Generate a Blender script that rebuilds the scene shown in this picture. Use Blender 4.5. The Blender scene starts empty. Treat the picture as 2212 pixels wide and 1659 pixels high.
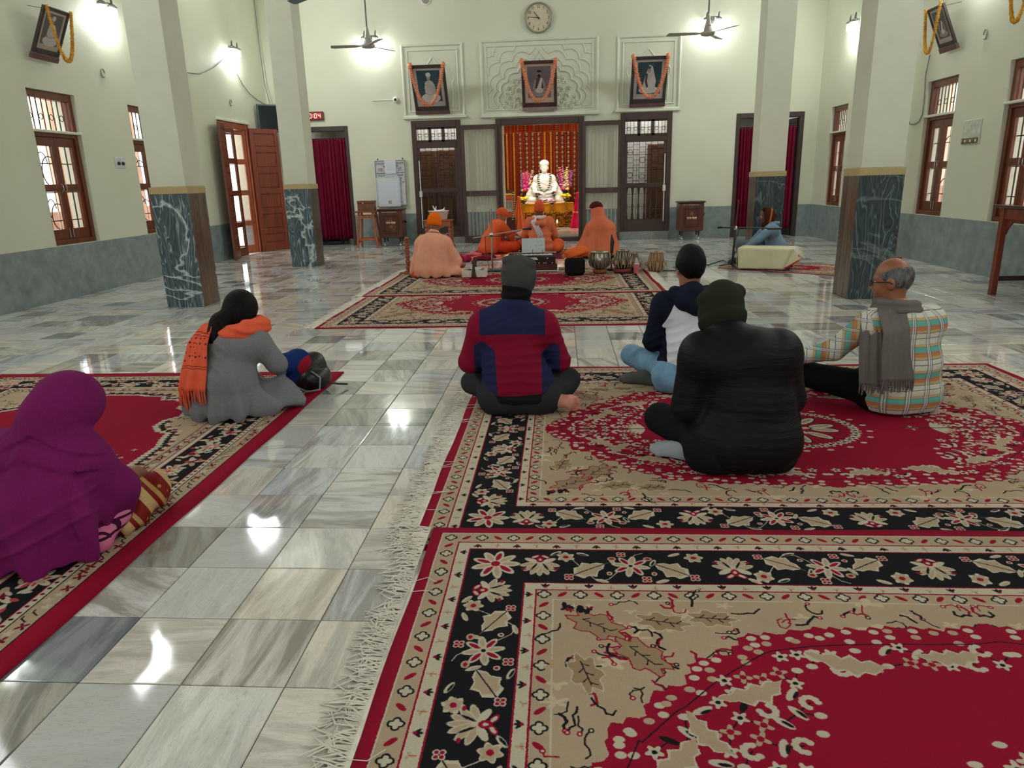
import bpy, math, random
import numpy as np
from mathutils import Vector, Matrix
random.seed(7)
np.random.seed(7)
PI = math.pi
SC = bpy.context.scene
COL = SC.collection

# ---------------------------------------------------------------- camera
CAM_H = 1.30
CR = Vector((0.99758061, 0.06444292, -0.02607769))
CU = Vector((0.00733252, 0.27548571, 0.9612772))
CF = Vector((-0.06913153, 0.95914271, -0.27434667))
FPX = 1543.267
cd = bpy.data.cameras.new('camera')
cam = bpy.data.objects.new('camera', cd)
COL.objects.link(cam)
cam.matrix_world = Matrix(((CR.x, CU.x, -CF.x, 0), (CR.y, CU.y, -CF.y, 0), (CR.z, CU.z, -CF.z, CAM_H), (0, 0, 0, 1)))
cd.sensor_width = 36
cd.lens = FPX / 2212 * 36
cd.clip_start = 0.05
cd.clip_end = 200
SC.camera = cam

# ---------------------------------------------------------------- light and exposure
vs = SC.view_settings
SC.display_settings.display_device = 'sRGB'
vs.view_transform = 'Standard'
vs.look = 'None'
vs.exposure = 0.22
vs.gamma = 1
vs.use_curve_mapping = False
WORLD_STR = 4.5
w = bpy.data.worlds.new('overcast_sky')
SC.world = w
w.use_nodes = True
bg = w.node_tree.nodes['Background']
bg.inputs[0].default_value = (0.93, 0.97, 1.0, 1)
bg.inputs[1].default_value = WORLD_STR


def area(name, loc, rot, sx, sy, power, col=(1, 1, 1)):
    l = bpy.data.lights.new(name, 'AREA')
    l.shape = 'RECTANGLE'
    l.size = sx
    l.size_y = sy
    l.energy = power
    l.color = col
    o = bpy.data.objects.new(name, l)
    o.location = loc
    o.rotation_euler = rot
    COL.objects.link(o)
    return o


def point(name, loc, power, col=(1, 1, 1), rad=0.05):
    l = bpy.data.lights.new(name, 'POINT')
    l.energy = power
    l.color = col
    l.shadow_soft_size = rad
    o = bpy.data.objects.new(name, l)
    o.location = loc
    COL.objects.link(o)
    return o


DAY = (0.95, 0.98, 1.0)
XL, XR, YB, YF, ZC = -6.2, 5.25, 15.85, -5.0, 6.0
# added fill lights at the closed front wall and high on the side walls
area('entrance_daylight', (-0.5, YF + 0.25, 2.2), (PI / 2, 0, 0), 7.0, 3.4, 95, DAY)
for yy in (-2.5, 1.2, 4.9):  # added soft lights; the side walls have no openings at this height
    area('window_daylight', (XL + 0.12, yy, 4.6), (0, -PI / 2 + 0.25, 0), 1.3, 2.2, 55, DAY)
    area('window_daylight', (XR - 0.12, yy, 4.6), (0, PI / 2 - 0.25, 0), 1.3, 2.2, 55, DAY)
for yy, pw in ((8.6, 34), (12.9, 92)):  # smaller added lights near the ceiling, without any window behind them
    area('high_window_daylight', (XL + 0.12, yy, 5.3), (0, -PI / 2 + 0.3, 0), 0.45, 0.9, pw, DAY)
    area('high_window_daylight', (XR - 0.12, yy, 5.3), (0, PI / 2 - 0.3, 0), 0.45, 0.9, pw, DAY)
# area lights overhead in the shrine room, passages and side rooms behind the back wall
area('shrine_ceiling_lamp', (-0.42, 18.1, 3.0), (0, 0, 0), 1.6, 0.8, 44, (1.0, 0.93, 0.82))
area('passage_lamp', (-2.9, 17.6, 2.95), (0, 0, 0), 1.0, 1.2, 20, DAY)
area('passage_lamp', (2.05, 17.6, 2.95), (0, 0, 0), 1.0, 1.2, 20, DAY)
area('side_room_lamp', (-5.2, 17.8, 2.9), (0, 0, 0), 1.0, 1.0, 15, DAY)
area('side_room_lamp', (4.3, 17.8, 2.9), (0, 0, 0), 1.0, 1.0, 15, DAY)


# ---------------------------------------------------------------- measuring helpers (photo pixel -> point of the room)
def ray(px, py):
    return CR * ((px - 1106) / FPX) + CU * (-(py - 829.5) / FPX) + CF


def onz(px, py, z=0.0):
    d = ray(px, py)
    return Vector((0, 0, CAM_H)) + d * ((z - CAM_H) / d.z)


def ony(px, py, Y):
    d = ray(px, py)
    return Vector((0, 0, CAM_H)) + d * (Y / d.y)


def onx(px, py, X):
    d = ray(px, py)
    return Vector((0, 0, CAM_H)) + d * (X / d.x)


def proj(p):
    q = Vector(p) - Vector((0, 0, CAM_H))
    c = q.dot(CF)
    return (1106 + FPX * q.dot(CR) / c, 829.5 - FPX * q.dot(CU) / c) if c > .05 else None


# ---------------------------------------------------------------- materials
def lin(c):
    return tuple(((x / 255) / 12.92 if x / 255 <= .04045 else ((x / 255 + .055) / 1.055) ** 2.4) for x in c) + (1,)


class NT:
    def __init__(s, name, rough=.6, spec=.5, metal=0.0):
        s.m = bpy.data.materials.new(name)
        s.m.use_nodes = True
        s.t = s.m.node_tree
        s.b = s.t.nodes['Principled BSDF']
        s.b.inputs['Roughness'].default_value = rough
        s.b.inputs['Metallic'].default_value = metal
        s.b.inputs['Specular IOR Level'].default_value = spec
        s._c = None

    def n(s, typ, **kw):
        x = s.t.nodes.new(typ)
        for k, v in kw.items():
            if isinstance(k, str) and hasattr(x, k):
                setattr(x, k, v)
            else:
                x.inputs[k.replace('_', ' ')].default_value = v
        return x

    def L(s, a, b):
        s.t.links.new(a, b)

    def obj(s):
        if s._c is None:
            s._c = s.t.nodes.new('ShaderNodeTexCoord')
        return s._c.outputs['Object']

    def pos(s):
        return s.t.nodes.new('ShaderNodeNewGeometry').outputs['Position']

    def mapd(s, sc, src=None, rot=(0, 0, 0)):
        mp = s.t.nodes.new('ShaderNodeMapping')
        mp.inputs['Scale'].default_value = sc
        mp.inputs['Rotation'].default_value = rot
        s.L(src if src is not None else s.obj(), mp.inputs[0])
        return mp.outputs[0]

    def noise(s, scale, detail=3, vec=None, rough=.55, dist=0.0):
        x = s.t.nodes.new('ShaderNodeTexNoise')
        x.inputs['Scale'].default_value = scale
        x.inputs['Detail'].default_value = detail
        x.inputs['Roughness'].default_value = rough
        x.inputs['Distortion'].default_value = dist
        s.L(vec if vec is not None else s.obj(), x.inputs['Vector'])
        return x.outputs['Fac']

    def ramp(s, fac, stops, interp='LINEAR'):
        r = s.t.nodes.new('ShaderNodeValToRGB')
        r.color_ramp.interpolation = interp
        e = r.color_ramp.elements
        while len(e) < len(stops):
            e.new(.5)
        for i, (p, c) in enumerate(stops):
            e[i].position = p
            e[i].color = c if len(c) == 4 else tuple(c) + (1,)
        s.L(fac, r.inputs[0])
        return r.outputs[0]

    def math(s, op, a, b=None, c=None):
        x = s.t.nodes.new('ShaderNodeMath')
        x.operation = op
        for i, v in enumerate((a, b, c)):
            if v is None:
                continue
            if isinstance(v, (int, float)):
                x.inputs[i].default_value = v
            else:
                s.L(v, x.inputs[i])
        return x.outputs[0]

    def mix(s, fac, a, b, typ='MIX'):
        x = s.t.nodes.new('ShaderNodeMix')
        x.data_type = 'RGBA'
        x.blend_type = typ
        for i, v in ((0, fac), (6, a), (7, b)):
            if isinstance(v, (int, float)):
                x.inputs[i].default_value = v
            elif isinstance(v, tuple):
                x.inputs[i].default_value = v if len(v) == 4 else v + (1,)
            else:
                s.L(v, x.inputs[i])
        return x.outputs[2]

    def sep(s, vec):
        x = s.t.nodes.new('ShaderNodeSeparateXYZ')
        s.L(vec, x.inputs[0])
        return x.outputs

    def col(s, c):
        if isinstance(c, tuple):
            s.b.inputs['Base Color'].default_value = c if len(c) == 4 else c + (1,)
        else:
            s.L(c, s.b.inputs['Base Color'])

    def bump(s, h, strength=.3, dist=.01):
        x = s.t.nodes.new('ShaderNodeBump')
        x.inputs['Strength'].default_value = strength
        x.inputs['Distance'].default_value = dist
        s.L(h, x.inputs['Height'])
        s.L(x.outputs[0], s.b.inputs['Normal'])


_mc = {}


def M(name, rgb=None, rough=.6, metal=0., spec=.5, var=.12, scale=18, bump=.0, emit=0, stretch=None, bscale=None):
    """plain procedural material: a colour broken up by noise"""
    if name in _mc:
        return _mc[name]
    t = NT(name, rough, spec, metal)
    c = lin(rgb)
    vec = t.mapd(stretch) if stretch else None
    f = t.noise(scale, 4, vec)
    a = tuple(max(0, x * (1 - var * 1.6)) for x in c[:3]) + (1,)
    b = tuple(min(1, x * (1 + var * 1.6)) for x in c[:3]) + (1,)
    t.col(t.ramp(f, [(.3, a), (.7, b)]))
    if bump:
        t.bump(t.noise(bscale or scale * 3, 3, vec), bump, .01)
    if emit:
        t.b.inputs['Emission Color'].default_value = c
        t.b.inputs['Emission Strength'].default_value = emit
    _mc[name] = t.m
    return t.m


def wood(name, rgb, rough=.35, axis=(1, 1, .12), var=.25, scale=14):
    if name in _mc:
        return _mc[name]
    t = NT(name, rough)
    c = lin(rgb)
    v = t.mapd(axis)
    f = t.noise(scale, 6, v, .6, 1.2)
    a = tuple(x * (1 - var * 1.7) for x in c[:3]) + (1,)
    b = tuple(min(1, x * (1 + var * 1.5)) for x in c[:3]) + (1,)
    t.col(t.ramp(f, [(.28, a), (.5, c), (.75, b)]))
    t.bump(f, .12, .004)
    _mc[name] = t.m
    return t.m


def cloth(name, rgb, rough=.9, var=.12, weave=260, bump=.25, fold=4.):
    if name in _mc:
        return _mc[name]
    t = NT(name, rough, .12)
    c = lin(rgb)
    f = t.noise(fold, 4)
    g = t.noise(weave, 2)
    a = tuple(x * (1 - var) for x in c[:3]) + (1,)
    b = tuple(min(1, x * (1 + var)) for x in c[:3]) + (1,)
    cc = t.ramp(f, [(.3, a), (.7, b)])
    t.col(t.mix(.25, cc, t.ramp(g, [(.35, tuple(x * .6 for x in c[:3])), (.65, tuple(min(1, x * 1.3) for x in c[:3]))])))
    t.b.inputs['Sheen Weight'].default_value = .0
    t.bump(g, bump, .002)
    _mc[name] = t.m
    return t.m


# ---------------------------------------------------------------- mesh building
def rotm(rx=0, ry=0, rz=0):
    return Matrix.Rotation(rz, 4, 'Z') @ Matrix.Rotation(ry, 4, 'Y') @ Matrix.Rotation(rx, 4, 'X')


class MB:
    def __init__(s, xf=None):
        s.v = []
        s.f = []
        s.mi = []
        s.cur = 0
        s.xf = xf
        s.smooth = []

    def add(s, vs, fs, sm=False):
        o = len(s.v)
        if s.xf is not None:
            vs = [s.xf @ Vector(p) for p in vs]
        s.v += [tuple(p) for p in vs]
        s.f += [tuple(i + o for i in f) for f in fs]
        s.mi += [s.cur] * len(fs)
        s.smooth += [sm] * len(fs)
        return s

    def box(s, c, d, rot=None, bev=0.0):
        hx, hy, hz = d[0] / 2, d[1] / 2, d[2] / 2
        b = min(bev, hx * .9, hy * .9, hz * .9)
        R = rot or Matrix.Identity(4)
        c = Vector(c)
        if b <= 0:
            vs = [c + (R @ Vector((x, y, z))) for x in (-hx, hx) for y in (-hy, hy) for z in (-hz, hz)]
            return s.add(vs, [(0, 1, 3, 2), (4, 6, 7, 5), (0, 4, 5, 1), (2, 3, 7, 6), (0, 2, 6, 4), (1, 5, 7, 3)])
        vs = []
        idx = {}
        for ax in range(3):
            for sx in (-1, 1):
                for sy in (-1, 1):
                    for sz in (-1, 1):
                        e = [hx - b, hy - b, hz - b]
                        e[ax] = (hx, hy, hz)[ax]
                        idx[(ax, sx, sy, sz)] = len(vs)
                        vs.append(c + (R @ Vector((sx * e[0], sy * e[1], sz * e[2]))))
        fs = []
        I = idx
        for sg in (-1, 1):
            q = [(-1, -1), (1, -1), (1, 1), (-1, 1)]
            fs.append([I[(0, sg, a, bb)] for a, bb in (q if sg > 0 else q[::-1])])
            fs.append([I[(1, a, sg, bb)] for a, bb in (q[::-1] if sg > 0 else q)])
            fs.append([I[(2, a, bb, sg)] for a, bb in (q if sg > 0 else q[::-1])])
        for a in (-1, 1):
            for bb in (-1, 1):
                fs.append([I[(0, a, bb, -1)], I[(0, a, bb, 1)], I[(1, a, bb, 1)], I[(1, a, bb, -1)]])
                fs.append([I[(0, a, -1, bb)], I[(0, a, 1, bb)], I[(2, a, 1, bb)], I[(2, a, -1, bb)]])
                fs.append([I[(1, -1, a, bb)], I[(1, 1, a, bb)], I[(2, 1, a, bb)], I[(2, -1, a, bb)]])
                for cc in (-1, 1):
                    fs.append([I[(0, a, bb, cc)], I[(1, a, bb, cc)], I[(2, a, bb, cc)]])
        return s.add(vs, fs)

    def box2(s, p0, p1, bev=0.0):
        return s.box([(a + b) / 2 for a, b in zip(p0, p1)], [abs(b - a) for a, b in zip(p0, p1)], None, bev)

    def ring(s, pts, rads, n=12, closed=False, cap=True, flat=1.0, up=None):
        pts = [Vector(p) for p in pts]
        if not isinstance(rads, (list, tuple)):
            rads = [rads] * len(pts)
        vs = []
        m = len(pts)
        pu = Vector(up) if up else None
        for i, p in enumerate(pts):
            if closed:
                t = pts[(i + 1) % m] - pts[i - 1]
            else:
                t = pts[min(i + 1, m - 1)] - pts[max(i - 1, 0)]
            t = t.normalized() if t.length > 1e-9 else Vector((0, 0, 1))
            if pu is None:
                pu = Vector((0, 0, 1)) if abs(t.z) < .9 else Vector((1, 0, 0))
            a = t.cross(pu)
            a = a.normalized() if a.length > 1e-6 else t.orthogonal().normalized()
            b = a.cross(t).normalized()
            pu = b
            for k in range(n):
                g = 2 * PI * k / n
                vs.append(p + (a * math.cos(g) + b * math.sin(g) * flat) * rads[i])
        fs = []
        for i in range(m if closed else m - 1):
            j = (i + 1) % m
            for k in range(n):
                l = (k + 1) % n
                fs.append((i * n + k, i * n + l, j * n + l, j * n + k))
        s.add(vs, fs, True)
        if cap and not closed:
            s.add(vs[:n], [tuple(range(n))[::-1]])
            s.add(vs[-n:], [tuple(range(n))])
        return s

    def cyl(s, p0, p1, r0, r1=None, n=16):
        return s.ring([p0, p1], [r0, r0 if r1 is None else r1], n)

    def lathe(s, prof, c=(0, 0, 0), n=24, rot=None, cap=True):
        c = Vector(c)
        R = rot or Matrix.Identity(4)
        vs = []
        for r, z in prof:
            for k in range(n):
                g = 2 * PI * k / n
                vs.append(c + (R @ Vector((r * math.cos(g), r * math.sin(g), z))))
        fs = []
        for i in range(len(prof) - 1):
            for k in range(n):
                l = (k + 1) % n
                fs.append((i * n + k, i * n + l, (i + 1) * n + l, (i + 1) * n + k))
        s.add(vs, fs, True)
        if cap:
            s.add(vs[:n], [tuple(range(n))[::-1]])
            s.add(vs[-n:], [tuple(range(n))])
        return s

    def ball(s, c, r, nu=12, nv=8, rot=None):
        if not isinstance(r, (list, tuple)):
            r = (r, r, r)
        c = Vector(c)
        R = rot or Matrix.Identity(4)
        vs = [c + (R @ Vector((0, 0, -r[2])))]
        for j in range(1, nv):
            a = -PI / 2 + PI * j / nv
            for i in range(nu):
                g = 2 * PI * i / nu
                vs.append(c + (R @ Vector((r[0] * math.cos(a) * math.cos(g), r[1] * math.cos(a) * math.sin(g), r[2] * math.sin(a)))))
        vs.append(c + (R @ Vector((0, 0, r[2]))))
        fs = [(0, 1 + (i + 1) % nu, 1 + i) for i in range(nu)]
        for j in range(nv - 2):
            for i in range(nu):
                a = 1 + j * nu + i
                b = 1 + j * nu + (i + 1) % nu
                fs.append((a, b, b + nu, a + nu))
        t = len(vs) - 1
        o = 1 + (nv - 2) * nu
        fs += [(o + i, o + (i + 1) % nu, t) for i in range(nu)]
        return s.add(vs, fs, True)

    def prism(s, poly, mapf, h0, h1):
        """poly: 2D outline; mapf(u, v, h) -> point"""
        n = len(poly)
        vs = [mapf(u, v, h0) for u, v in poly] + [mapf(u, v, h1) for u, v in poly]
        fs = [tuple(range(n))[::-1], tuple(range(n, 2 * n))]
        fs += [(i, (i + 1) % n, n + (i + 1) % n, n + i) for i in range(n)]
        return s.add(vs, fs)

    def grid(s, fn, nu, nv, thick=0.0, wrap=False):
        """fn(u, v) in 0..1 -> point; thick>0 closes it into a sheet"""
        P = [[Vector(fn(i / nu, j / nv)) for j in range(nv + 1)] for i in range(nu + 1)]
        vs = [p for r in P for p in r]
        fs = [(i * (nv + 1) + j, (i + 1) * (nv + 1) + j, (i + 1) * (nv + 1) + j + 1, i * (nv + 1) + j + 1) for i in range(nu) for j in range(nv)]
        if thick:
            N = []
            for i in range(nu + 1):
                for j in range(nv + 1):
                    a = P[min(i + 1, nu)][j] - P[max(i - 1, 0)][j]
                    b = P[i][min(j + 1, nv)] - P[i][max(j - 1, 0)]
                    q = a.cross(b)
                    N.append(q.normalized() if q.length > 1e-9 else Vector((0, 0, 1)))
            K = len(vs)
            vs = vs + [p - N[i] * thick for i, p in enumerate(vs)]
            fs = fs + [tuple(a + K for a in f[::-1]) for f in fs]
            w1 = nv + 1
            for i in range(nu):
                for j0 in (0, nv):
                    a, b = i * w1 + j0, (i + 1) * w1 + j0
                    fs.append((a, b, b + K, a + K) if j0 else (b, a, a + K, b + K))
            for j in range(nv):
                for i0 in (0, nu):
                    a, b = i0 * w1 + j, i0 * w1 + j + 1
                    fs.append((b, a, a + K, b + K) if i0 else (a, b, b + K, a + K))
        return s.add(vs, fs, True)

    def mesh(s, name, mats):
        me = bpy.data.meshes.new(name)
        me.from_pydata(s.v, [], s.f)
        for m in (mats if isinstance(mats, (list, tuple)) else [mats]):
            me.materials.append(m)
        me.polygons.foreach_set('material_index', s.mi)
        me.polygons.foreach_set('use_smooth', s.smooth)
        me.update()
        return me

    def build(s, name, mats, parent=None, **tags):
        return link(name, s.mesh(name, mats), parent, **tags)


def link(name, me, parent=None, label=None, cat=None, group=None, kind=None, loc=None, rz=None):
    o = bpy.data.objects.new(name, me)
    COL.objects.link(o)
    if parent is not None:
        o.parent = parent
    if loc is not None:
        o.location = loc
    if rz is not None:
        o.rotation_euler = (0, 0, rz)
    tag(o, label, cat, group, kind)
    return o


def tag(o, label=None, cat=None, group=None, kind=None):
    for k, v in (('label', label), ('category', cat), ('group', group), ('kind', kind)):
        if v:
            o[k] = v
    return o


def thing(name, label, cat, loc=(0, 0, 0), rz=0.0, group=None):
    return link(name, None, None, label, cat, group, None, loc, rz)


def copy_tree(o, parent=None, **kw):
    c = o.copy()
    COL.objects.link(c)
    c.parent = parent
    for ch in o.children:
        copy_tree(ch, c)
    for k, v in kw.items():
        if k == 'loc':
            c.location = v
        elif k == 'rz':
            c.rotation_euler[2] = v
        else:
            c[{'cat': 'category'}.get(k, k)] = v
    return c


def text(name, s, size, mat, parent, loc, rot, ext=.001, label=None, font_space=1.0, align='CENTER', xs=1.0):
    cu = bpy.data.curves.new(name, 'FONT')
    cu.body = s
    cu.size = size
    cu.extrude = ext
    cu.align_x = align
    cu.align_y = 'CENTER'
    cu.space_character = font_space
    cu.resolution_u = 2
    tmp = bpy.data.objects.new(name, cu)
    COL.objects.link(tmp)
    bpy.context.view_layer.update()
    me = bpy.data.meshes.new_from_object(tmp.evaluated_get(bpy.context.evaluated_depsgraph_get()))
    bpy.data.objects.remove(tmp)
    me.materials.clear()
    me.materials.append(mat)
    o = link(name, me, parent, label)
    o.location = loc
    o.rotation_euler = rot
    o.scale = (xs, 1, 1)
    return o


# ---------------------------------------------------------------- small painter for flat prints (rugs, pictures)
class Paint:
    def __init__(s, w, h, ppm, base):
        s.ppm = ppm
        s.W = int(round(w * ppm))
        s.H = int(round(h * ppm))
        s.a = np.empty((s.H, s.W, 3), np.float32)
        s.a[:] = np.array(base, np.float32) / 255

    def win(s, x0, x1, y0, y1):
        p = s.ppm
        i0, i1 = max(0, int(x0 * p) - 1), min(s.W, int(x1 * p) + 2)
        j0, j1 = max(0, int(y0 * p) - 1), min(s.H, int(y1 * p) + 2)
        if i0 >= i1 or j0 >= j1:
            return None
        X = ((np.arange(i0, i1) + .5) / p)[None, :]
        Y = ((np.arange(j0, j1) + .5) / p)[:, None]
        return s.a[j0:j1, i0:i1], X, Y

    def put(s, sub, cov, c):
        cov = np.clip(cov, 0, 1)[..., None]
        sub[:] = sub * (1 - cov) + (np.array(c, np.float32) / 255) * cov

    def rect(s, x0, y0, x1, y1, c):
        w = s.win(x0, x1, y0, y1)
        if w:
            s.put(w[0], ((w[1] >= x0) & (w[1] < x1) & (w[2] >= y0) & (w[2] < y1)).astype(np.float32), c)

    def ell(s, x, y, rx, ry, c, ang=0.0):
        R = max(rx, ry)
        w = s.win(x - R, x + R, y - R, y + R)
        if not w:
            return
        sub, X, Y = w
        ca, sa = math.cos(ang), math.sin(ang)
        U = (X - x) * ca + (Y - y) * sa
        V = -(X - x) * sa + (Y - y) * ca
        d = np.sqrt((U / rx) ** 2 + (V / ry) ** 2)
        s.put(sub, (1 - d) * min(rx, ry) * s.ppm + .5, c)

    def flower(s, x, y, r, n, c, dep=.3, ang=0.0, sq=1.0):
        w = s.win(x - r * 1.3, x + r * 1.3, y - r * 1.3, y + r * 1.3)
        if not w:
            return
        sub, X, Y = w
        U = X - x
        V = (Y - y) / sq
        th = np.arctan2(V, U)
        rr = r * (1 - dep + dep * np.cos(n * (th - ang)))
        s.put(sub, (rr - np.sqrt(U * U + V * V)) * s.ppm + .5, c)

    def poly(s, pts, c):
        xs = [p[0] for p in pts]
        ys = [p[1] for p in pts]
        w = s.win(min(xs), max(xs), min(ys), max(ys))
        if not w:
            return
        sub, X, Y = w
        ins = np.zeros(sub.shape[:2], bool)
        n = len(pts)
        for i in range(n):
            x0, y0 = pts[i]
            x1, y1 = pts[(i + 1) % n]
            if y0 == y1:
                continue
            cr = ((y0 > Y) != (y1 > Y)) & (X < (x1 - x0) * (Y - y0) / (y1 - y0) + x0)
            ins ^= cr
        s.put(sub, ins.astype(np.float32), c)

    def line(s, pts, wd, c):
        for (x0, y0), (x1, y1) in zip(pts[:-1], pts[1:]):
            w = s.win(min(x0, x1) - wd, max(x0, x1) + wd, min(y0, y1) - wd, max(y0, y1) + wd)
            if not w:
                continue
            sub, X, Y = w
            dx, dy = x1 - x0, y1 - y0
            t = np.clip(((X - x0) * dx + (Y - y0) * dy) / max(dx * dx + dy * dy, 1e-12), 0, 1)
            d = np.sqrt((X - x0 - t * dx) ** 2 + (Y - y0 - t * dy) ** 2)
            s.put(sub, (wd / 2 - d) * s.ppm + .5, c)

    def image(s, name):
        im = bpy.data.images.new(name, s.a.shape[1], s.a.shape[0])
        px = np.ones(s.a.shape[:2] + (4,), np.float32)
        px[..., :3] = s.a
        im.pixels.foreach_set(px.ravel())
        im.pack()
        return im


def print_mat(name, im, rough=.8, fuzz=0.0):
    t = NT(name, rough, .12 if fuzz else .3)
    tx = t.t.nodes.new('ShaderNodeTexImage')
    tx.image = im
    tx.extension = 'EXTEND'
    uv = t.t.nodes.new('ShaderNodeUVMap')
    if fuzz:
        nz = t.n('ShaderNodeTexNoise')
        nz.inputs['Scale'].default_value = 380
        t.L(uv.outputs[0], nz.inputs['Vector'])
        vm = t.t.nodes.new('ShaderNodeVectorMath')
        vm.operation = 'MULTIPLY_ADD'
        vm.inputs[1].default_value = (fuzz, fuzz, 0)
        t.L(nz.outputs['Color'], vm.inputs[0])
        t.L(uv.outputs[0], vm.inputs[2])
        t.L(vm.outputs[0], tx.inputs[0])
        f = t.noise(3.0, 3)
        g = t.noise(420, 2)
        c = t.mix(.55, tx.outputs[0], t.ramp(f, [(.3, (.82, .82, .82)), (.7, (1, 1, 1))]), 'MULTIPLY')
        c = t.mix(.5, c, t.ramp(g, [(.3, (.62, .62, .62)), (.7, (1.0, 1.0, 1.0))]), 'MULTIPLY')
        t.col(c)
        t.bump(g, .6, .004)
    else:
        t.L(uv.outputs[0], tx.inputs[0])
        f = t.noise(40, 2)
        t.col(t.mix(.1, tx.outputs[0], f, 'MULTIPLY'))
    return t.m


def set_uv(me, fn):
    uv = me.uv_layers.new(name='UVMap')
    for l in me.loops:
        uv.data[l.index].uv = fn(me.vertices[l.vertex_index].co)
# ---------------------------------------------------------------- shared materials
def wall_paint():
    t = NT('wall_paint', .55, .4)
    p = t.pos()
    z = t.sep(p)[2]
    f = t.noise(.9, 4, p)
    g = t.noise(7, 5, p)
    cream = t.ramp(f, [(.3, lin((200, 202, 181))), (.7, lin((209, 210, 190)))])
    up = t.noise(5, 6, p, .7)
    grey = t.ramp(g, [(.25, lin((112, 123, 124))), (.55, lin((133, 144, 144))), (.85, lin((150, 161, 160)))])
    edge = t.math('MULTIPLY_ADD', t.noise(9, 2, p), .006, .653)
    isd = t.math('LESS_THAN', z, edge)
    t.col(t.mix(isd, cream, grey))
    t.L(t.math('SUBTRACT', .6, t.math('MULTIPLY', isd, .25)), t.b.inputs['Roughness'])
    t.bump(up, .12, .01)
    return t.m


def tile_mat():
    """marble tiles: every tile carries its own colour, vein angle and offset in the attribute 'tv'"""
    t = NT('floor_marble', .09, .55)
    at = t.t.nodes.new('ShaderNodeAttribute')
    at.attribute_name = 'tv'
    s = t.sep(at.outputs['Vector'])
    tone, ang, off = s[0], s[1], s[2]
    p = t.pos()
    rot = t.t.nodes.new('ShaderNodeVectorRotate')
    rot.rotation_type = 'Z_AXIS'
    t.L(p, rot.inputs['Vector'])
    t.L(t.math('MULTIPLY', ang, 6.283), rot.inputs['Angle'])
    cb = t.t.nodes.new('ShaderNodeCombineXYZ')
    t.L(t.math('MULTIPLY', off, 40), cb.inputs[2])
    ad = t.t.nodes.new('ShaderNodeVectorMath')
    t.L(rot.outputs[0], ad.inputs[0])
    t.L(cb.outputs[0], ad.inputs[1])
    st = t.mapd((1.0, 5.5, 1), ad.outputs[0])
    big = t.noise(2.2, 6, st, .62, .8)
    fine = t.noise(7.5, 7, st, .68, 1.4)
    spots = t.noise(9, 5, ad.outputs[0], .7)
    base = t.ramp(tone, [(0, lin((186, 186, 184))), (.22, lin((214, 213, 209))), (.42, lin((216, 208, 192))), (.58, lin((188, 192, 197))), (.78, lin((220, 217, 210))), (.9, lin((176, 170, 158))), (1, lin((142, 148, 152)))], 'LINEAR')
    dark = t.mix(t.ramp(off, [(.3, (0, 0, 0)), (.8, (1, 1, 1))]), lin((96, 106, 112)), lin((118, 108, 90)))
    v1 = t.ramp(big, [(.42, (0, 0, 0)), (.60, (1, 1, 1))])
    c = t.mix(t.math('MULTIPLY', v1, t.math('MULTIPLY_ADD', tone, .75, .1)), base, dark)
    v2 = t.ramp(fine, [(.485, (0, 0, 0)), (.5, (1, 1, 1)), (.515, (0, 0, 0))])
    c = t.mix(t.math('MULTIPLY', v2, .38), c, lin((95, 103, 108)))
    c = t.mix(t.math('MULTIPLY', t.ramp(spots, [(.6, (0, 0, 0)), (.8, (1, 1, 1))]), .35), c, lin((128, 122, 108)))
    t.col(c)
    t.L(t.math('MULTIPLY_ADD', t.noise(3, 3, p), .10, .015), t.b.inputs['Roughness'])
    t.bump(t.noise(4.0, 2, p), .05, .02)
    return t.m


def marble(name, a, b, c, brown=False):
    t = NT(name, .22, .5)
    p = t.pos()
    if brown:
        v = t.mapd((9, 9, .5), p)
        f = t.noise(1.6, 6, v, .65, .6)
        g = t.noise(5, 5, v, .6, .3)
        h = t.noise(1.1, 2, p)
        cc = t.ramp(f, [(.3, lin(a)), (.5, lin(b)), (.7, lin(c))])
        cc = t.mix(t.math('MULTIPLY', t.ramp(h, [(.45, (0, 0, 0)), (.6, (1, 1, 1))]), .5), cc, lin((104, 66, 40)))
        t.col(t.mix(t.math('MULTIPLY', t.ramp(g, [(.55, (0, 0, 0)), (.62, (1, 1, 1))]), .4), cc, lin((120, 112, 104))))
    else:
        v = t.mapd((3.0, 3.0, .42), p)
        wv = t.t.nodes.new('ShaderNodeTexNoise')
        wv.inputs['Scale'].default_value = 1.7
        wv.inputs['Detail'].default_value = 3
        wv.inputs['Distortion'].default_value = .7
        t.L(v, wv.inputs['Vector'])
        band = t.math('FRACT', t.math('MULTIPLY', wv.outputs['Fac'], 15))
        cc = t.ramp(band, [(0, lin(a)), (.35, lin(b)), (.55, lin(a)), (.75, lin(c)), (.86, lin(b)), (1, lin(a))])
        big = t.noise(.75, 5, t.mapd((1, 1, 1.6), p, (.3, .75, .2)), .5, .5)
        vein = t.ramp(big, [(.490, (0, 0, 0)), (.5, (1, 1, 1)), (.510, (0, 0, 0))])
        t.col(t.mix(t.math('MULTIPLY', vein, .85 if c[0] > 120 else .15), cc, lin((206, 216, 214))))
    return t.m


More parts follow.
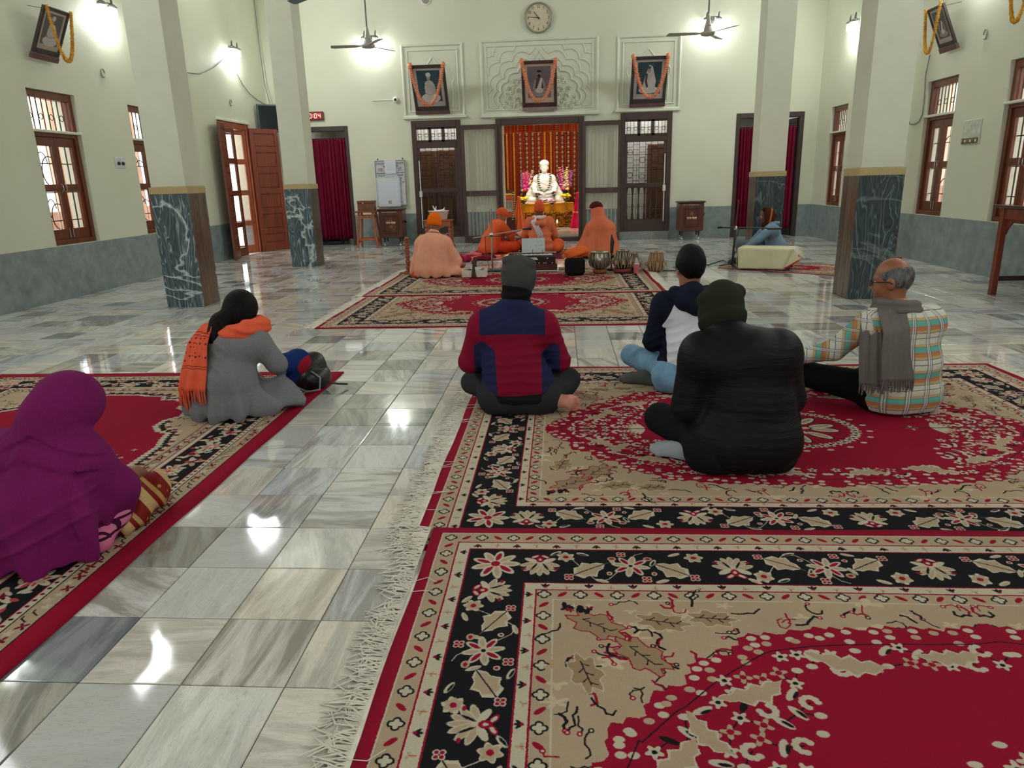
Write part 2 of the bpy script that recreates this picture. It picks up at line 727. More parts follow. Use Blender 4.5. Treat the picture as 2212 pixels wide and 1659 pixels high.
WALL = wall_paint()
TILE = tile_mat()
GROUT = M('grout', (74, 70, 60), .8)
MB_BLUE = marble('blue_grey_marble', (58, 72, 78), (80, 96, 102), (150, 164, 168))
MB_DARK = marble('dark_green_marble', (44, 54, 57), (60, 72, 75), (100, 112, 113))
MB_BROWN = marble('brown_marble', (52, 46, 42), (76, 66, 58), (96, 88, 80), True)
BAND = M('tan_stone_band', (176, 156, 112), .4, var=.08, scale=60)
CREAM = M('cream_plaster', (205, 205, 187), .55, var=.03, scale=3, bump=.08)
MOULD = M('moulding_plaster', (209, 211, 194), .5, var=.03, scale=5)
TEAK = wood('teak_wood', (104, 52, 32), .3)
TEAKL = wood('light_teak', (158, 82, 48), .32)
DARKW = wood('dark_brown_paint', (62, 40, 36), .38, var=.12)
DARKW2 = wood('worn_brown_paint', (70, 48, 44), .4, var=.3, scale=6)
BROWN = wood('brown_door_wood', (104, 62, 36), .4)
REDW = wood('reddish_wood', (122, 56, 34), .35)
STEEL = M('brushed_steel', (190, 192, 192), .25, 1.0, var=.05)
CHROME = M('chrome', (215, 215, 215), .12, 1.0, var=.02)
IRON = M('black_iron', (34, 32, 32), .45, .3)
BLACKP = M('black_plastic', (20, 20, 22), .4)
WHITEP = M('white_paint', (226, 224, 216), .4, var=.04)
PBAR = M('cream_painted_bar', (170, 162, 148), .4, var=.05)
BRASS = M('polished_brass', (190, 150, 80), .22, 1.0, var=.1)
COPPER = M('copper_ware', (190, 120, 80), .25, 1.0, var=.1)


def glass_mat():
    t = NT('window_glass', .03, .5)
    tr = t.t.nodes.new('ShaderNodeBsdfTransparent')
    tr.inputs[0].default_value = (.94, .96, .95, 1)
    gl = t.t.nodes.new('ShaderNodeBsdfGlossy')
    gl.inputs['Roughness'].default_value = .03
    lw = t.t.nodes.new('ShaderNodeLayerWeight')
    fr = t.math('MULTIPLY_ADD', t.math('POWER', lw.outputs['Facing'], 4), .5, .03).node
    mx = t.t.nodes.new('ShaderNodeMixShader')
    t.L(fr.outputs[0], mx.inputs[0])
    t.L(tr.outputs[0], mx.inputs[1])
    t.L(gl.outputs[0], mx.inputs[2])
    t.L(mx.outputs[0], t.t.nodes['Material Output'].inputs[0])
    return t.m


GLASS = glass_mat()


def glow(name, col, strength, base=(.8, .8, .8)):
    t = NT(name)
    t.col(base)
    t.b.inputs['Emission Color'].default_value = col + (1,)
    t.b.inputs['Emission Strength'].default_value = strength
    return t.m


LAMPGLOW = glow('lamp_glow', (.93, 1.0, .96), 14)
PINKWALL = M('pink_plaster', (226, 168, 148), .8, var=.1, scale=3)
# ================================================================ THE ROOM
def wall_holes(name, axis, a0, a1, u0, u1, z0, z1, holes, mat, parent=None):
    """wall between a0 and a1 (thickness) along 'axis' normal; holes = [(u0, u1, z0, z1)]"""
    us = sorted(set([u0, u1] + [h[0] for h in holes] + [h[1] for h in holes]))
    zs = sorted(set([z0, z1] + [h[2] for h in holes] + [h[3] for h in holes]))
    nu, nz = len(us), len(zs)

    def solid(i, j):
        if i < 0 or j < 0 or i >= nu - 1 or j >= nz - 1:
            return False
        uc, zc = (us[i] + us[i + 1]) / 2, (zs[j] + zs[j + 1]) / 2
        return not any(h[0] < uc < h[1] and h[2] < zc < h[3] for h in holes)
    P = (lambda u, z, a: (u, a, z)) if axis == 'y' else (lambda u, z, a: (a, u, z))
    mb = MB()
    for i in range(nu - 1):
        for j in range(nz - 1):
            if not solid(i, j):
                continue
            A, B, C, D = us[i], us[i + 1], zs[j], zs[j + 1]
            for a in (a0, a1):
                mb.add([P(A, C, a), P(B, C, a), P(B, D, a), P(A, D, a)], [(0, 1, 2, 3)])
            for di, dj, e in ((-1, 0, (A, C, A, D)), (1, 0, (B, C, B, D)), (0, -1, (A, C, B, C)), (0, 1, (A, D, B, D))):
                if not solid(i + di, j + dj):
                    mb.add([P(e[0], e[1], a0), P(e[2], e[3], a0), P(e[2], e[3], a1), P(e[0], e[1], a1)], [(0, 1, 2, 3)])
    return mb.build(name, mat, parent, kind='structure')


WT = 0.32
LWIN = [(8.56, 9.43), (10.60, 11.45)]
RWIN = [(8.58, 9.39), (10.52, 11.34), (14.28, 15.09)]
LH = [(a, b, .66, 2.49) for a, b in LWIN] + [(13.40, 14.74, 0, 2.49)] + [(4.6, 5.45, .66, 2.49), (1.0, 1.85, .66, 2.49)]
RH = [(a, b, .66, 2.49) for a, b in RWIN] + [(4.6, 5.45, .66, 2.49), (1.0, 1.85, .66, 2.49)]
wall_holes('wall_left', 'x', XL - WT, XL, YF - WT, YB + WT, -.02, ZC, LH, WALL)
wall_holes('wall_right', 'x', XR, XR + WT, YF - WT, YB + WT, -.02, ZC, RH, WALL)
DL = (-5.86, -4.50)      # curtained doors
DR = (3.62, 4.98)
GL = (-3.13, -2.08)      # grilled side doors
GR = (1.26, 2.32)
DC = (-1.34, .51)        # doorway of the shrine
wall_holes('wall_back', 'y', YB, YB + .25, XL, XR, -.02, ZC,
           [DL + (0, 2.50), DR + (0, 2.49), GL + (.14, 2.55), GR + (.17, 2.57), DC + (.0, 2.54)], WALL)
wall_holes('wall_front', 'y', YF - WT, YF, XL, XR, -.02, ZC, [], WALL)
MB().box2((XL - WT, YF - WT, ZC), (XR + WT, YB + .25, ZC + .2)).build('ceiling', CREAM, kind='structure')
# two beams under the ceiling
for x in (-4.26, 3.2):
    MB().box2((x - .2, YF, ZC - .45), (x + .2, YB, ZC)).build('trim_beam', CREAM, kind='structure')

# ---- floor with its marble tiles
fl = MB().box2((XL - WT, YF - WT, -.12), (XR + WT, YB + .25, -.006)).build('floor', GROUT, kind='structure')
TX0, TDX, TY0, TDY = -1.335 - .291 * 17, .291, 1.586 - .305 * 22, .305
covered = [(-4.1, -1.6, 1.3, 4.8), (-.45, 2.85, -.1, 4.85), (-2.25, 1.15, 6.6, 10.5)]
cells = []
ix = 0
x = TX0
while x < XR:
    y = TY0
    while y < YB:
        cells.append((x, y))
        y += TDY
    x += TDX


def tile_geo(mb, x0, y0, x1, y1, rnd, tv):
    x0, x1 = max(x0, XL), min(x1, XR)
    y0, y1 = max(y0, YF), min(y1, YB)
    if x1 - x0 < .02 or y1 - y0 < .02:
        return
    g, b = .0018, .0022
    ta, tb = rnd.uniform(-.0006, .0006), rnd.uniform(-.0006, .0006)
    vs = []
    for (u, v, q, z) in ((0, 0, 0, 0), (1, 0, 0, 0), (1, 1, 0, 0), (0, 1, 0, 0), (0, 0, 1, 0), (1, 0, 1, 0), (1, 1, 1, 0), (0, 1, 1, 0)):
        ins = g if q == 0 else g + b
        px = x0 + ins if u == 0 else x1 - ins
        py = y0 + ins if v == 0 else y1 - ins
        vs.append((px, py, (-.002 if q == 0 else 0) + (u - .5) * ta + (v - .5) * tb))
    n0 = len(mb.v)
    mb.add(vs, [(4, 5, 6, 7), (0, 1, 5, 4), (1, 2, 6, 5), (2, 3, 7, 6), (3, 0, 4, 7)])
    lo = [(p[0], p[1], -.006) for p in vs[:4]]
    mb.add(vs[:4] + lo, [(4, 5, 1, 0), (5, 6, 2, 1), (6, 7, 3, 2), (7, 4, 0, 3)])
    tv += [(rnd.random(), rnd.choice([0, 0, .25, .25, .25, .06, .19, .5]) + rnd.uniform(-.015, .015), rnd.random())] * (len(mb.v) - n0)


def tv_attr(me, tv):
    at = me.attributes.new('tv', 'FLOAT_VECTOR', 'POINT')
    at.data.foreach_set('vector', np.array(tv, np.float32).ravel())


rt = random.Random(3)
near = []
for c in cells:
    cx, cy = c[0] + TDX / 2, c[1] + TDY / 2
    p = proj((cx, cy, 0))
    vis = p is not None and cy > 1.0 and -60 < p[0] < 2272 and p[1] < 1720
    hid = any(a < cx < b and d < cy < e for a, b, d, e in covered)
    near.append((0 if vis and not hid else 1, cx * cx + cy * cy, c))
near.sort()
rest, rtv = MB(), []
for k, (h, d, c) in enumerate(near):
    if h == 0 and k < 300:
        mb, tv = MB(), []
        tile_geo(mb, c[0], c[1], c[0] + TDX, c[1] + TDY, rt, tv)
        if not mb.v:
            continue
        me = mb.mesh('tile', TILE)
        tv_attr(me, tv)
        link('tile', me, fl)
    else:
        tile_geo(rest, c[0], c[1], c[0] + TDX, c[1] + TDY, rt, rtv)
me = rest.mesh('distant_tile', TILE)
tv_attr(me, rtv)
link('distant_tile', me, fl, kind='stuff')


# ---- window units
def window(name, X, y0, y1, side, zb=.66, zt=2.49):
    """teak casement with a barred transom; side = +1 when the room lies towards +x of the wall"""
    s = side
    d = 0.16
    xf = X - s * .10          # plane of the frame inside the opening
    W = y1 - y0
    zt1, zr0, zr1 = zt, 2.03, 2.07
    t = link(name, None, kind='structure')
    fr = MB()
    for a, b, c_, e in ((y0, y0 + .06, zb, zt), (y1 - .06, y1, zb, zt), (y0 + .06, y1 - .06, zt - .09, zt), (y0 + .06, y1 - .06, 1.96, 2.03), (y0 + .06, y1 - .06, zb, zb + .06)):
        fr.box2((xf - .05, a, c_), (xf + .05, b, e), .006)
    fr.build('window_frame', TEAK, t)
    # transom bars and rings
    nb = 8
    for i in range(nb):
        yy = y0 + .06 + (W - .12) * (i + .5) / nb
        MB().cyl((xf - s * .02, yy, 2.03), (xf - s * .02, yy, zt - .09), .008, n=6).build('bar', REDW if i % 2 else IRON, t)
    rg = MB()
    for i in range(4):
        yy = y0 + .06 + (W - .12) * (i + .5) / 4
        rg.ring([(xf - s * .02, yy + .035 * math.cos(a * PI / 6), 2.2 + .035 * math.sin(a * PI / 6)) for a in range(12)], .005, 5, True)
    rg.build('ring', IRON, t, kind='stuff')
    MB().box2((xf - .006, y0 + .06, 2.03), (xf - .002, y1 - .06, zt - .09)).build('pane', GLASS, t)
    # stone strip between transom and casement
    MB().box2((X - s * .30, y0 - .02, 2.005), (X + s * .012, y1 + .02, 2.035), .005).build('window_ledge', MOULD, t)
    # two leaves
    ym = (y0 + y1) / 2
    for k, (a, b) in enumerate(((y0 + .06, ym - .003), (ym + .003, y1 - .06))):
        z0, z1 = zb + .06, 1.96
        lf = MB()
        st = .062
        lf.box2((xf + s * .0 - .02, a, z0), (xf + .02, a + st, z1), .004)
        lf.box2((xf - .02, b - st, z0), (xf + .02, b, z1), .004)
        zm = z0 + (z1 - z0) * .51
        for q0, q1 in ((z0, z0 + .13), (zm - .045, zm + .045), (z1 - .11, z1)):
            lf.box2((xf - .02, a + st, q0), (xf + .02, b - st, q1), .004)
        lo = lf.build('window_leaf', TEAK, t)
        for q0, q1 in ((z0 + .13, zm - .045), (zm + .045, z1 - .11)):
            MB().box2((xf - .003, a + st, q0), (xf + .003, b - st, q1)).build('pane', GLASS, lo)
        hb = b - .03 if k == 0 else a + .03
        MB().ring([(xf + s * .022, hb, zm - .05), (xf + s * .05, hb, zm - .03), (xf + s * .05, hb, zm + .03), (xf + s * .022, hb, zm + .05)], .006, 6).build('handle', STEEL, lo)
        MB().cyl((xf + s * .028, hb, z0 + .02), (xf + s * .028, hb, z0 + .14), .006, n=6).build('tower_bolt', STEEL, lo)
    # grille outside the glass
    gx = xf - s * .10
    for i in range(5):
        yy = y0 + W * (i + .5) / 5
        MB().box((gx, yy, (zb + 1.96) / 2), (.012, .012, 1.3)).build('grille_bar', IRON if i != 2 else WHITEP, t)
    g = MB()
    for zz in (.95, 1.3, 1.65):
        g.box((gx, ym, zz), (.012, W, .012))
    for zz, r in ((1.0, .13), (1.55, .15)):
        g.ring([(gx, ym + r * math.cos(a * PI / 10), zz + r * 1.25 * math.sin(a * PI / 10)) for a in range(16)], .007, 5)
        g.ring([(gx, ym - r * .8 + r * .6 * math.cos(a * PI / 10), zz + .1 + r * .9 * math.sin(a * PI / 10)) for a in range(15)], .006, 5)
    g.build('grille_scroll', IRON, t)
    return t


n = 1
for a, b in LWIN:
    window('window_%d' % n, XL, a, b, 1)
    n += 1
for a, b in RWIN:
    window('window_%d' % n, XR, a, b, -1)
    n += 1
for xx, sd in ((XL, 1), (XR, -1)):
    for a, b in ((4.6, 5.45), (1.0, 1.85)):
        window('window_%d' % n, xx, a, b, sd)
        n += 1

# veranda outside: ground, parapet and pink outer wall piers seen through the panes
for sd, X in ((-1, XL - WT), (1, XR + WT)):
    x0, x1 = sorted((X, X + sd * 7))
    MB().box2((x0, YF, -.14), (x1, YB + .5, -.03)).build('floor_veranda', M('veranda_paving', (196, 190, 178), .8), kind='structure')
    w = MB()
    xa, xb = sorted((X + sd * 1.5, X + sd * 1.65))
    w.box2((xa, YF, -.03), (xb, YB + .5, 1.0))
    y = YF
    while y < YB:
        w.box2((xa, y, 1.0), (xb, y + .8, 3.0))
        y += 1.5
    w.build('wall_veranda', PINKWALL, kind='structure')


# ---- panelled door leaves
def leaf(name, mat, w, h, t=.04, rows=6, parent=None, glazed=False):
    """leaf in its own x (0..w), z (0..h); thickness along y, centred"""
    st = .085
    zs = [0, ]
    o = link(name, None, parent)
    fr = MB()
    fr.box2((0, -t / 2, 0), (st, t / 2, h), .004)
    fr.box2((w - st, -t / 2, 0), (w, t / 2, h), .004)
    ph = h / rows
    for i in range(rows + 1):
        z0 = max(0, i * ph - .05) if i < rows else h - .09
        z1 = min(h, i * ph + .05) if i else .16
        fr.box2((st, -t / 2, z0), (w - st, t / 2, z1), .003)
    fr.build('frame', mat, o)
    for i in range(rows):
        z0 = .16 if i == 0 else i * ph + .05
        z1 = (i + 1) * ph - .05 if i < rows - 1 else h - .09
        if glazed:
            MB().box2((st, -.003, z0), (w - st, .003, z1)).build('pane', GLASS, o)
        else:
            MB().box2((st + .015, -t * .36, z0 + .015), (w - st - .015, t * .36, z1 - .015), .012).box2((st - .002, -.006, z0 - .002), (w - st + .002, .006, z1 + .002)).build('panel', mat, o)
    return o


# left door: frame, glazed inner leaf closed, one inner leaf open, two wooden leaves folded into the room
dl = link('door_1', None, kind='structure')
f = MB()
y0, y1 = 13.40, 14.74
for a, b, c_, e in ((y0, y0 + .08, 0, 2.49), (y1 - .08, y1, 0, 2.49), (y0 + .08, y1 - .08, 2.39, 2.49)):
    f.box2((XL - .14, a, c_), (XL - .005, b, e), .006)
f.build('door_frame', TEAKL, dl)
MB().box2((XL - .02, y0 - .04, 2.49), (XL + .04, y1 + .04, 2.53), .006).build('lintel_ledge', MOULD, dl)
q = leaf('glazed_leaf', TEAK, .56, 2.38, .035, 4, dl, True)
q.location = (XL - .03, y0 + .12, .005)
q.rotation_euler[2] = PI / 2
q = leaf('glazed_leaf', TEAKL, .56, 2.38, .035, 4, dl, True)
q.location = (XL - .05, y1 - .09, .005)
q.rotation_euler[2] = PI * 1.5 - .5
q = leaf('door_leaf', TEAK, .60, 2.42, .045, 6, dl)
q.location = (XL + .03, y0 + .17, .008)
q.rotation_euler[2] = math.radians(-74)
MB(q.matrix_basis).box((.35, -.027, .30), (.2, .006, .07), None, .002).build('sticker', M('white_sticker', (225, 222, 214), .5), dl)
q = leaf('door_leaf', REDW, .66, 2.42, .045, 6, dl)
q.location = (XL + .03, y1 - .06, .008)
q.rotation_euler[2] = math.radians(58)
MB().box2((XL - WT, y0, -.02), (XL, y1, .002)).build('door_sill', MOULD, dl)
MB().cyl((XL - .16, y0 + .62, 1.05), (XL - .16, y0 + .62, 1.2), .012, n=8).build('handle', STEEL, dl)

# curtained doors in the back wall
DBRN = wood('door_frame_brown', (58, 44, 40), .4, var=.15)
for nm, (a, b), zt in (('door_2', DL, 2.5), ('door_3', DR, 2.49)):
    d = link(nm, None, kind='structure')
    f = MB()
    f.box2((a, YB - .015, 0), (a + .075, YB + .13, zt), .005)
    f.box2((b - .075, YB - .015, 0), (b, YB + .13, zt), .005)
    f.box2((a + .075, YB - .015, zt - .10), (b - .075, YB + .13, zt), .005)
    f.build('door_frame', DBRN, d)
    MB().box2((a, YB, -.02), (b, YB + .25, .004)).build('door_sill', M('grey_sill', (120, 128, 124), .3), d)
    q = leaf('door_leaf', DARKW, .6, zt - .11, .04, 5, d)
    q.location = (b - .08, YB + .14, .006)
    q.rotation_euler[2] = math.radians(97)


# ---- grilled side doors
def side_grille(nm, a, b, z0, z1, mirror):
    d = link(nm, None, kind='structure')
    f = MB()
    y = YB + .02
    f.box2((a, y - .045, z0), (a + .10, y + .06, z1), .006)
    f.box2((b - .10, y - .045, z0), (b, y + .06, z1), .006)
    f.box2((a + .10, y - .045, z1 - .14), (b - .10, y + .06, z1), .006)
    f.box2((a + .10, y - .045, 2.0), (b - .10, y + .06, 2.12), .006)
    f.box2((a + .10, y - .045, z0), (b - .10, y + .06, z0 + .1), .006)
    f.build('door_frame', DARKW, d)
    A, B = a + .10, b - .10
    tr = MB()
    for i in (1, 2):
        xx = A + (B - A) * i / 3
        tr.box2((xx - .025, y - .02, 2.12), (xx + .025, y + .03, z1 - .14))
    tr.box2((A, y - .02, 2.12), (B, y + .03, 2.16)).box2((A, y - .02, z1 - .17), (B, y + .03, z1 - .14))
    tr.build('transom_sash', DARKW, d)
    for i in range(3):
        x0, x1 = A + (B - A) * i / 3 + .025, A + (B - A) * (i + 1) / 3 - .025
        MB().box2((x0, y + .01, 2.16), (x1, y + .016, z1 - .17)).build('pane', GLASS, d)
    for i in range(12):
        xx = A + (B - A) * (i + .5) / 12
        MB().cyl((xx, y - .025, 2.13), (xx, y - .025, z1 - .15), .005, n=6).build('bar', IRON, d)
    r = MB()
    for i in range(6):
        xx = A + (B - A) * (i + .5) / 6
        r.ring([(xx + .035 * math.cos(k * PI / 6), y - .03, 2.26 + .035 * math.sin(k * PI / 6)) for k in range(12)], .005, 5, True)
    r.build('ring', IRON, d, kind='stuff')
    # gate below: a lattice over a row of flat balusters
    gt = link('gate', None, d)
    g = MB()
    zr = 1.13
    g.box2((A, y - .03, z0 + .1), (A + .05, y + .01, 2.0)).box2((B - .05, y - .03, z0 + .1), (B, y + .01, 2.0))
    g.box2((A + .05, y - .035, zr - .04), (B - .05, y + .012, zr + .04))
    g.box2((A + .05, y - .035, z0 + .1), (B - .05, y + .012, z0 + .24))
    g.build('gate_frame', DARKW, gt)
    nb = 6
    for i in range(nb + 1):
        xx = A + .05 + (B - A - .1) * i / nb
        MB().lathe([(.018, z0 + .24), (.028, z0 + .3), (.014, z0 + .42), (.022, z0 + .55), (.013, z0 + .6), (.013, zr - .2), (.026, zr - .1), (.032, zr - .04)], (xx, y - .012, 0), 8).build('baluster', DARKW, gt)
    arch = MB()
    for i in range(nb):
        xc = A + .05 + (B - A - .1) * (i + .5) / nb
        hw = (B - A - .1) / nb / 2
        for zz, sg in ((zr - .04, 1), (z0 + .24, -1)):
            pts = [(xc - hw, zz), (xc + hw, zz)] + [(xc + hw * .85 * math.cos(k * PI / 8), zz - sg * (.07 - .055 * math.sin(k * PI / 8))) for k in range(9)]
            arch.prism(pts, lambda u, v, h: (u, y - .02 + h, v), 0, .014)
    arch.build('arched_rail', DARKW, gt)
    g = MB()
    nx, nz = 6, 8
    for i in range(nx + 1):
        xx = A + .05 + (B - A - .1) * i / nx
        g.cyl((xx, y - .01, zr + .04), (xx, y - .01, 2.0), .005, n=5)
    for j in range(nz):
        for i in range(nx):
            zz = zr + .04 + (2.0 - zr - .04) * (j + (.5 if i % 2 else 0)) / nz
            x0 = A + .05 + (B - A - .1) * i / nx
            g.cyl((x0, y - .01, zz), (x0 + (B - A - .1) / nx, y - .01, zz), .004, n=5)
    for i, j in ((.5, 1.6), (2.5, 4.5), (.5, 6), (4.5, 2.6), (5.5, 4.8), (4.5, 6.4), (2.5, 1.2)):
        xx = A + .05 + (B - A - .1) * i / nx
        zz = zr + .04 + (2.0 - zr - .04) * j / nz
        g.ring([(xx + .055 * math.cos(k * PI / 7), y - .012, zz + .055 * math.sin(k * PI / 7)) for k in range(14)], .005, 5, True)
    g.build('lattice', IRON, gt)
    # padlock and white bolt
    xx = A + .03 if mirror else B - .03
    MB().box2((xx - .01, y - .055, z0 + .2), (xx + .01, y - .04, 1.75)).box2((xx - .03, y - .07, 1.0), (xx + .03, y - .04, 1.12)).build('bolt', M('white_bolt', (206, 204, 198), .4), gt)
    MB().box2((a - .0, YB - .02, 0.0), (b, YB + .001, z0), .004).build('door_step', M('grey_plinth', (128, 132, 130), .5), d)


side_grille('door_4', GL[0], GL[1], .14, 2.55, True)
side_grille('door_5', GR[0], GR[1], .17, 2.57, False)

# ---- central doorway with its open collapsible grilles
d = link('door_6', None, kind='structure')
f = MB()
f.box2((DC[0], YB - .05, 0), (DC[0] + .115, YB + .2, 2.54), .008)
f.box2((DC[1] - .115, YB - .05, 0), (DC[1], YB + .2, 2.54), .008)
f.box2((DC[0] + .115, YB - .05, 2.41), (DC[1] - .115, YB + .2, 2.54), .008)
f.box2((DC[0] + .115, YB - .04, 0), (DC[1] - .115, YB + .2, .08), .006)
f.build('door_frame', DARKW, d)


def bar_gate(x0, x1):
    g = link('barred_gate', None, d)
    y = YB - .115
    z0, z1 = .02, 2.43
    f = MB()
    f.box2((x0, y - .025, z0), (x0 + .07, y + .025, z1), .004).box2((x1 - .05, y - .025, z0), (x1, y + .025, z1), .004)
    for a, b in ((z0, z0 + .14), (z1 - .09, z1), (.99, 1.10)):
        f.box2((x0 + .07, y - .025, a), (x1 - .05, y + .025, b), .004)
    f.build('gate_frame', DARKW2, g)
    nb = 8
    for i in range(nb):
        xx = x0 + .07 + (x1 - x0 - .12) * (i + .5) / nb
        MB().cyl((xx, y, z0 + .1), (xx, y, z1 - .05), .0085, n=8).build('bar', PBAR, g)


bar_gate(-2.07, -1.30)
bar_gate(.47, 1.26)

# ---- rooms behind the back wall
Y0 = YB + .25
ZB = 3.1
WHT = M('tiled_white', (224, 214, 204), .4, var=.03)
wall_holes('wall_behind', 'y', 20.6, 20.8, XL, XR, -.02, ZB, [], CREAM)
for i, xx in enumerate((-3.95, -1.62, .80, 3.15)):
    MB().box2((xx - .08, Y0, -.02), (xx + .08, 20.6, ZB)).build('wall_partition', CREAM, kind='structure')
MB().box2((XL, Y0, ZB), (XR, 20.8, ZB + .1)).build('ceiling_behind', CREAM, kind='structure')
MB().box2((XL, Y0, -.12), (XR, 20.8, -.004)).build('floor_behind', M('dark_green_floor', (88, 104, 98), .15, var=.25, scale=3), kind='structure')
MB().box2((-1.54, Y0 + .05, -.004), (.72, 20.6, .12)).build('floor_shrine', M('shrine_marble', (212, 200, 184), .12, var=.06, scale=4), kind='structure')
for a, b in ((XL - WT, XL), (XR, XR + WT)):
    MB().box2((a, YB + WT, -.1), (b, 20.8, ZB)).build('wall_outer', CREAM, kind='structure')
# white tiled wall with grid lines and brown doors behind the side grilles
for x0, x1, dx in ((-3.87, -1.70, -3.16), (.88, 3.07, 2.36)):
    t = MB().box2((x0, 17.9, 0), (x1, 18.0, ZB)).build('wall_tiled', M('tile_joint', (140, 120, 110), .6), kind='structure')
    nx = 7
    for i in range(nx):
        for j in range(9):
            w_ = (x1 - x0) / nx
            MB().box2((x0 + i * w_ + .004, 17.885, j * .3 + .004), (x0 + (i + 1) * w_ - .004, 17.9, j * .3 + .296), .003).build('tile', WHT, t)
    dd = link('door_inner', None, kind='structure')
    for k in range(2):
        q = leaf('door_leaf', BROWN, .48, 2.02, .04, 4, dd)
        q.location = (dx - .30 + k * .5, 17.84 - k * .1, .0)
        q.rotation_euler[2] = (.12 if k else -.05)
# side rooms
MB().box2((-6.15, 17.3, 0), (-5.2, 17.75, .74), .01).build('wall_counter', DARKW, kind='structure')

# ---- pillars
def pillar(label, x0, y0, front, w=.42, dp=.42):
    t = thing('pillar', label, 'pillar', (x0 + w / 2, y0 + dp / 2, 0))
    X, Y = w / 2, dp / 2
    MB().box2((-X + .012, -Y + .012, 1.325), (X - .012, Y - .012, ZC - .45), .004).build('shaft', CREAM, t)
    MB().box2((-X - .006, -Y - .006, 1.25), (X + .006, Y + .006, 1.325), .004).build('band', BAND, t)
    MB().box2((-X, -Y, 0), (X, -Y + .02, 1.25)).build('marble_slab', front, t)
    MB().box2((-X, Y - .02, 0), (X, Y, 1.25)).build('marble_slab', front, t)
    MB().box2((-X, -Y + .02, 0), (-X + .02, Y - .02, 1.25)).build('marble_slab', MB_BROWN, t)
    MB().box2((X - .02, -Y + .02, 0), (X, Y - .02, 1.25)).build('marble_slab', MB_BROWN, t)
    return t


pillar('cream pillar with blue-grey veined marble foot, nearest on the left, by the shuttered windows', -4.485, 7.83, MB_BLUE)
pillar('cream pillar with blue-grey marble foot beside the open wooden door, farther left one', -4.47, 11.75, MB_BLUE)
pillar('cream pillar with dark green marble foot behind the man in the plaid sweater', 3.005, 7.69, MB_DARK, .44)
pillar('cream pillar with marble foot behind the man in the blue shirt', 2.97, 11.5, MB_DARK, .44)

# ---- mouldings and carving on the back wall
def wall_frame(mb, x0, x1, z0, z1, w=.055, dpt=.035, y=YB):
    prof = [(0, 0), (.0, dpt * .6), (w * .3, dpt), (w * .7, dpt * .8), (w, 0)]
    cs = [(x0, z0, 1, 1), (x1, z0, -1, 1), (x1, z1, -1, -1), (x0, z1, 1, -1)]
    vs = []
    for (x, z, sx, sz) in cs:
        for o, h in prof:
            vs.append((x + sx * o, y - h, z + sz * o))
    n = len(prof)
    fs = []
    for i in range(4):
        j = (i + 1) % 4
        for k in range(n - 1):
            fs.append((i * n + k, j * n + k, j * n + k + 1, i * n + k + 1))
    mb.add(vs, fs)


def foil(cx, cz, rx, rz, lobes, a0=0.0, a1=PI, peak=True, n=14):
    """multifoil arch outline from the right foot to the left foot with a pointed top lobe"""
    pts = []
    for i in range(lobes):
        b0 = a0 + (a1 - a0) * i / lobes
        b1 = a0 + (a1 - a0) * (i + 1) / lobes
        p0 = (cx + rx * math.cos(b0), cz + rz * math.sin(b0))
        p1 = (cx + rx * math.cos(b1), cz + rz * math.sin(b1))
        mx, mz = (p0[0] + p1[0]) / 2, (p0[1] + p1[1]) / 2
        L = math.hypot(p1[0] - p0[0], p1[1] - p0[1])
        nx, nz = mx - cx, mz - cz
        q = math.hypot(nx / rx, nz / rz)
        nl = math.hypot(nx, nz)
        nx, nz = nx / nl, nz / nl
        top = peak and i == lobes // 2
        for k in range(n + (1 if i == lobes - 1 else 0)):
            s = k / n
            if top:
                bulge = L * (.42 * (1 - abs(2 * s - 1)) ** 1.6 + .18 * math.sin(PI * s))
            else:
                bulge = L * .30 * math.sin(PI * s) ** .7
            pts.append((p0[0] + (p1[0] - p0[0]) * s + nx * bulge, p0[1] + (p1[1] - p0[1]) * s + nz * bulge))
    return pts


def clip_pts(pts, x0, x1, z0, z1):
    runs, cur = [], []
    for p in pts:
        if x0 <= p[0] <= x1 and z0 <= p[1] <= z1:
            cur.append(p)
        else:
            if len(cur) > 2:
                runs.append(cur)
            cur = []
    if len(cur) > 2:
        runs.append(cur)
    return runs


def bead(mb, pts, r=.015, y=YB, n=6):
    mb.ring([(u, y - .002, v) for u, v in pts], r, n)


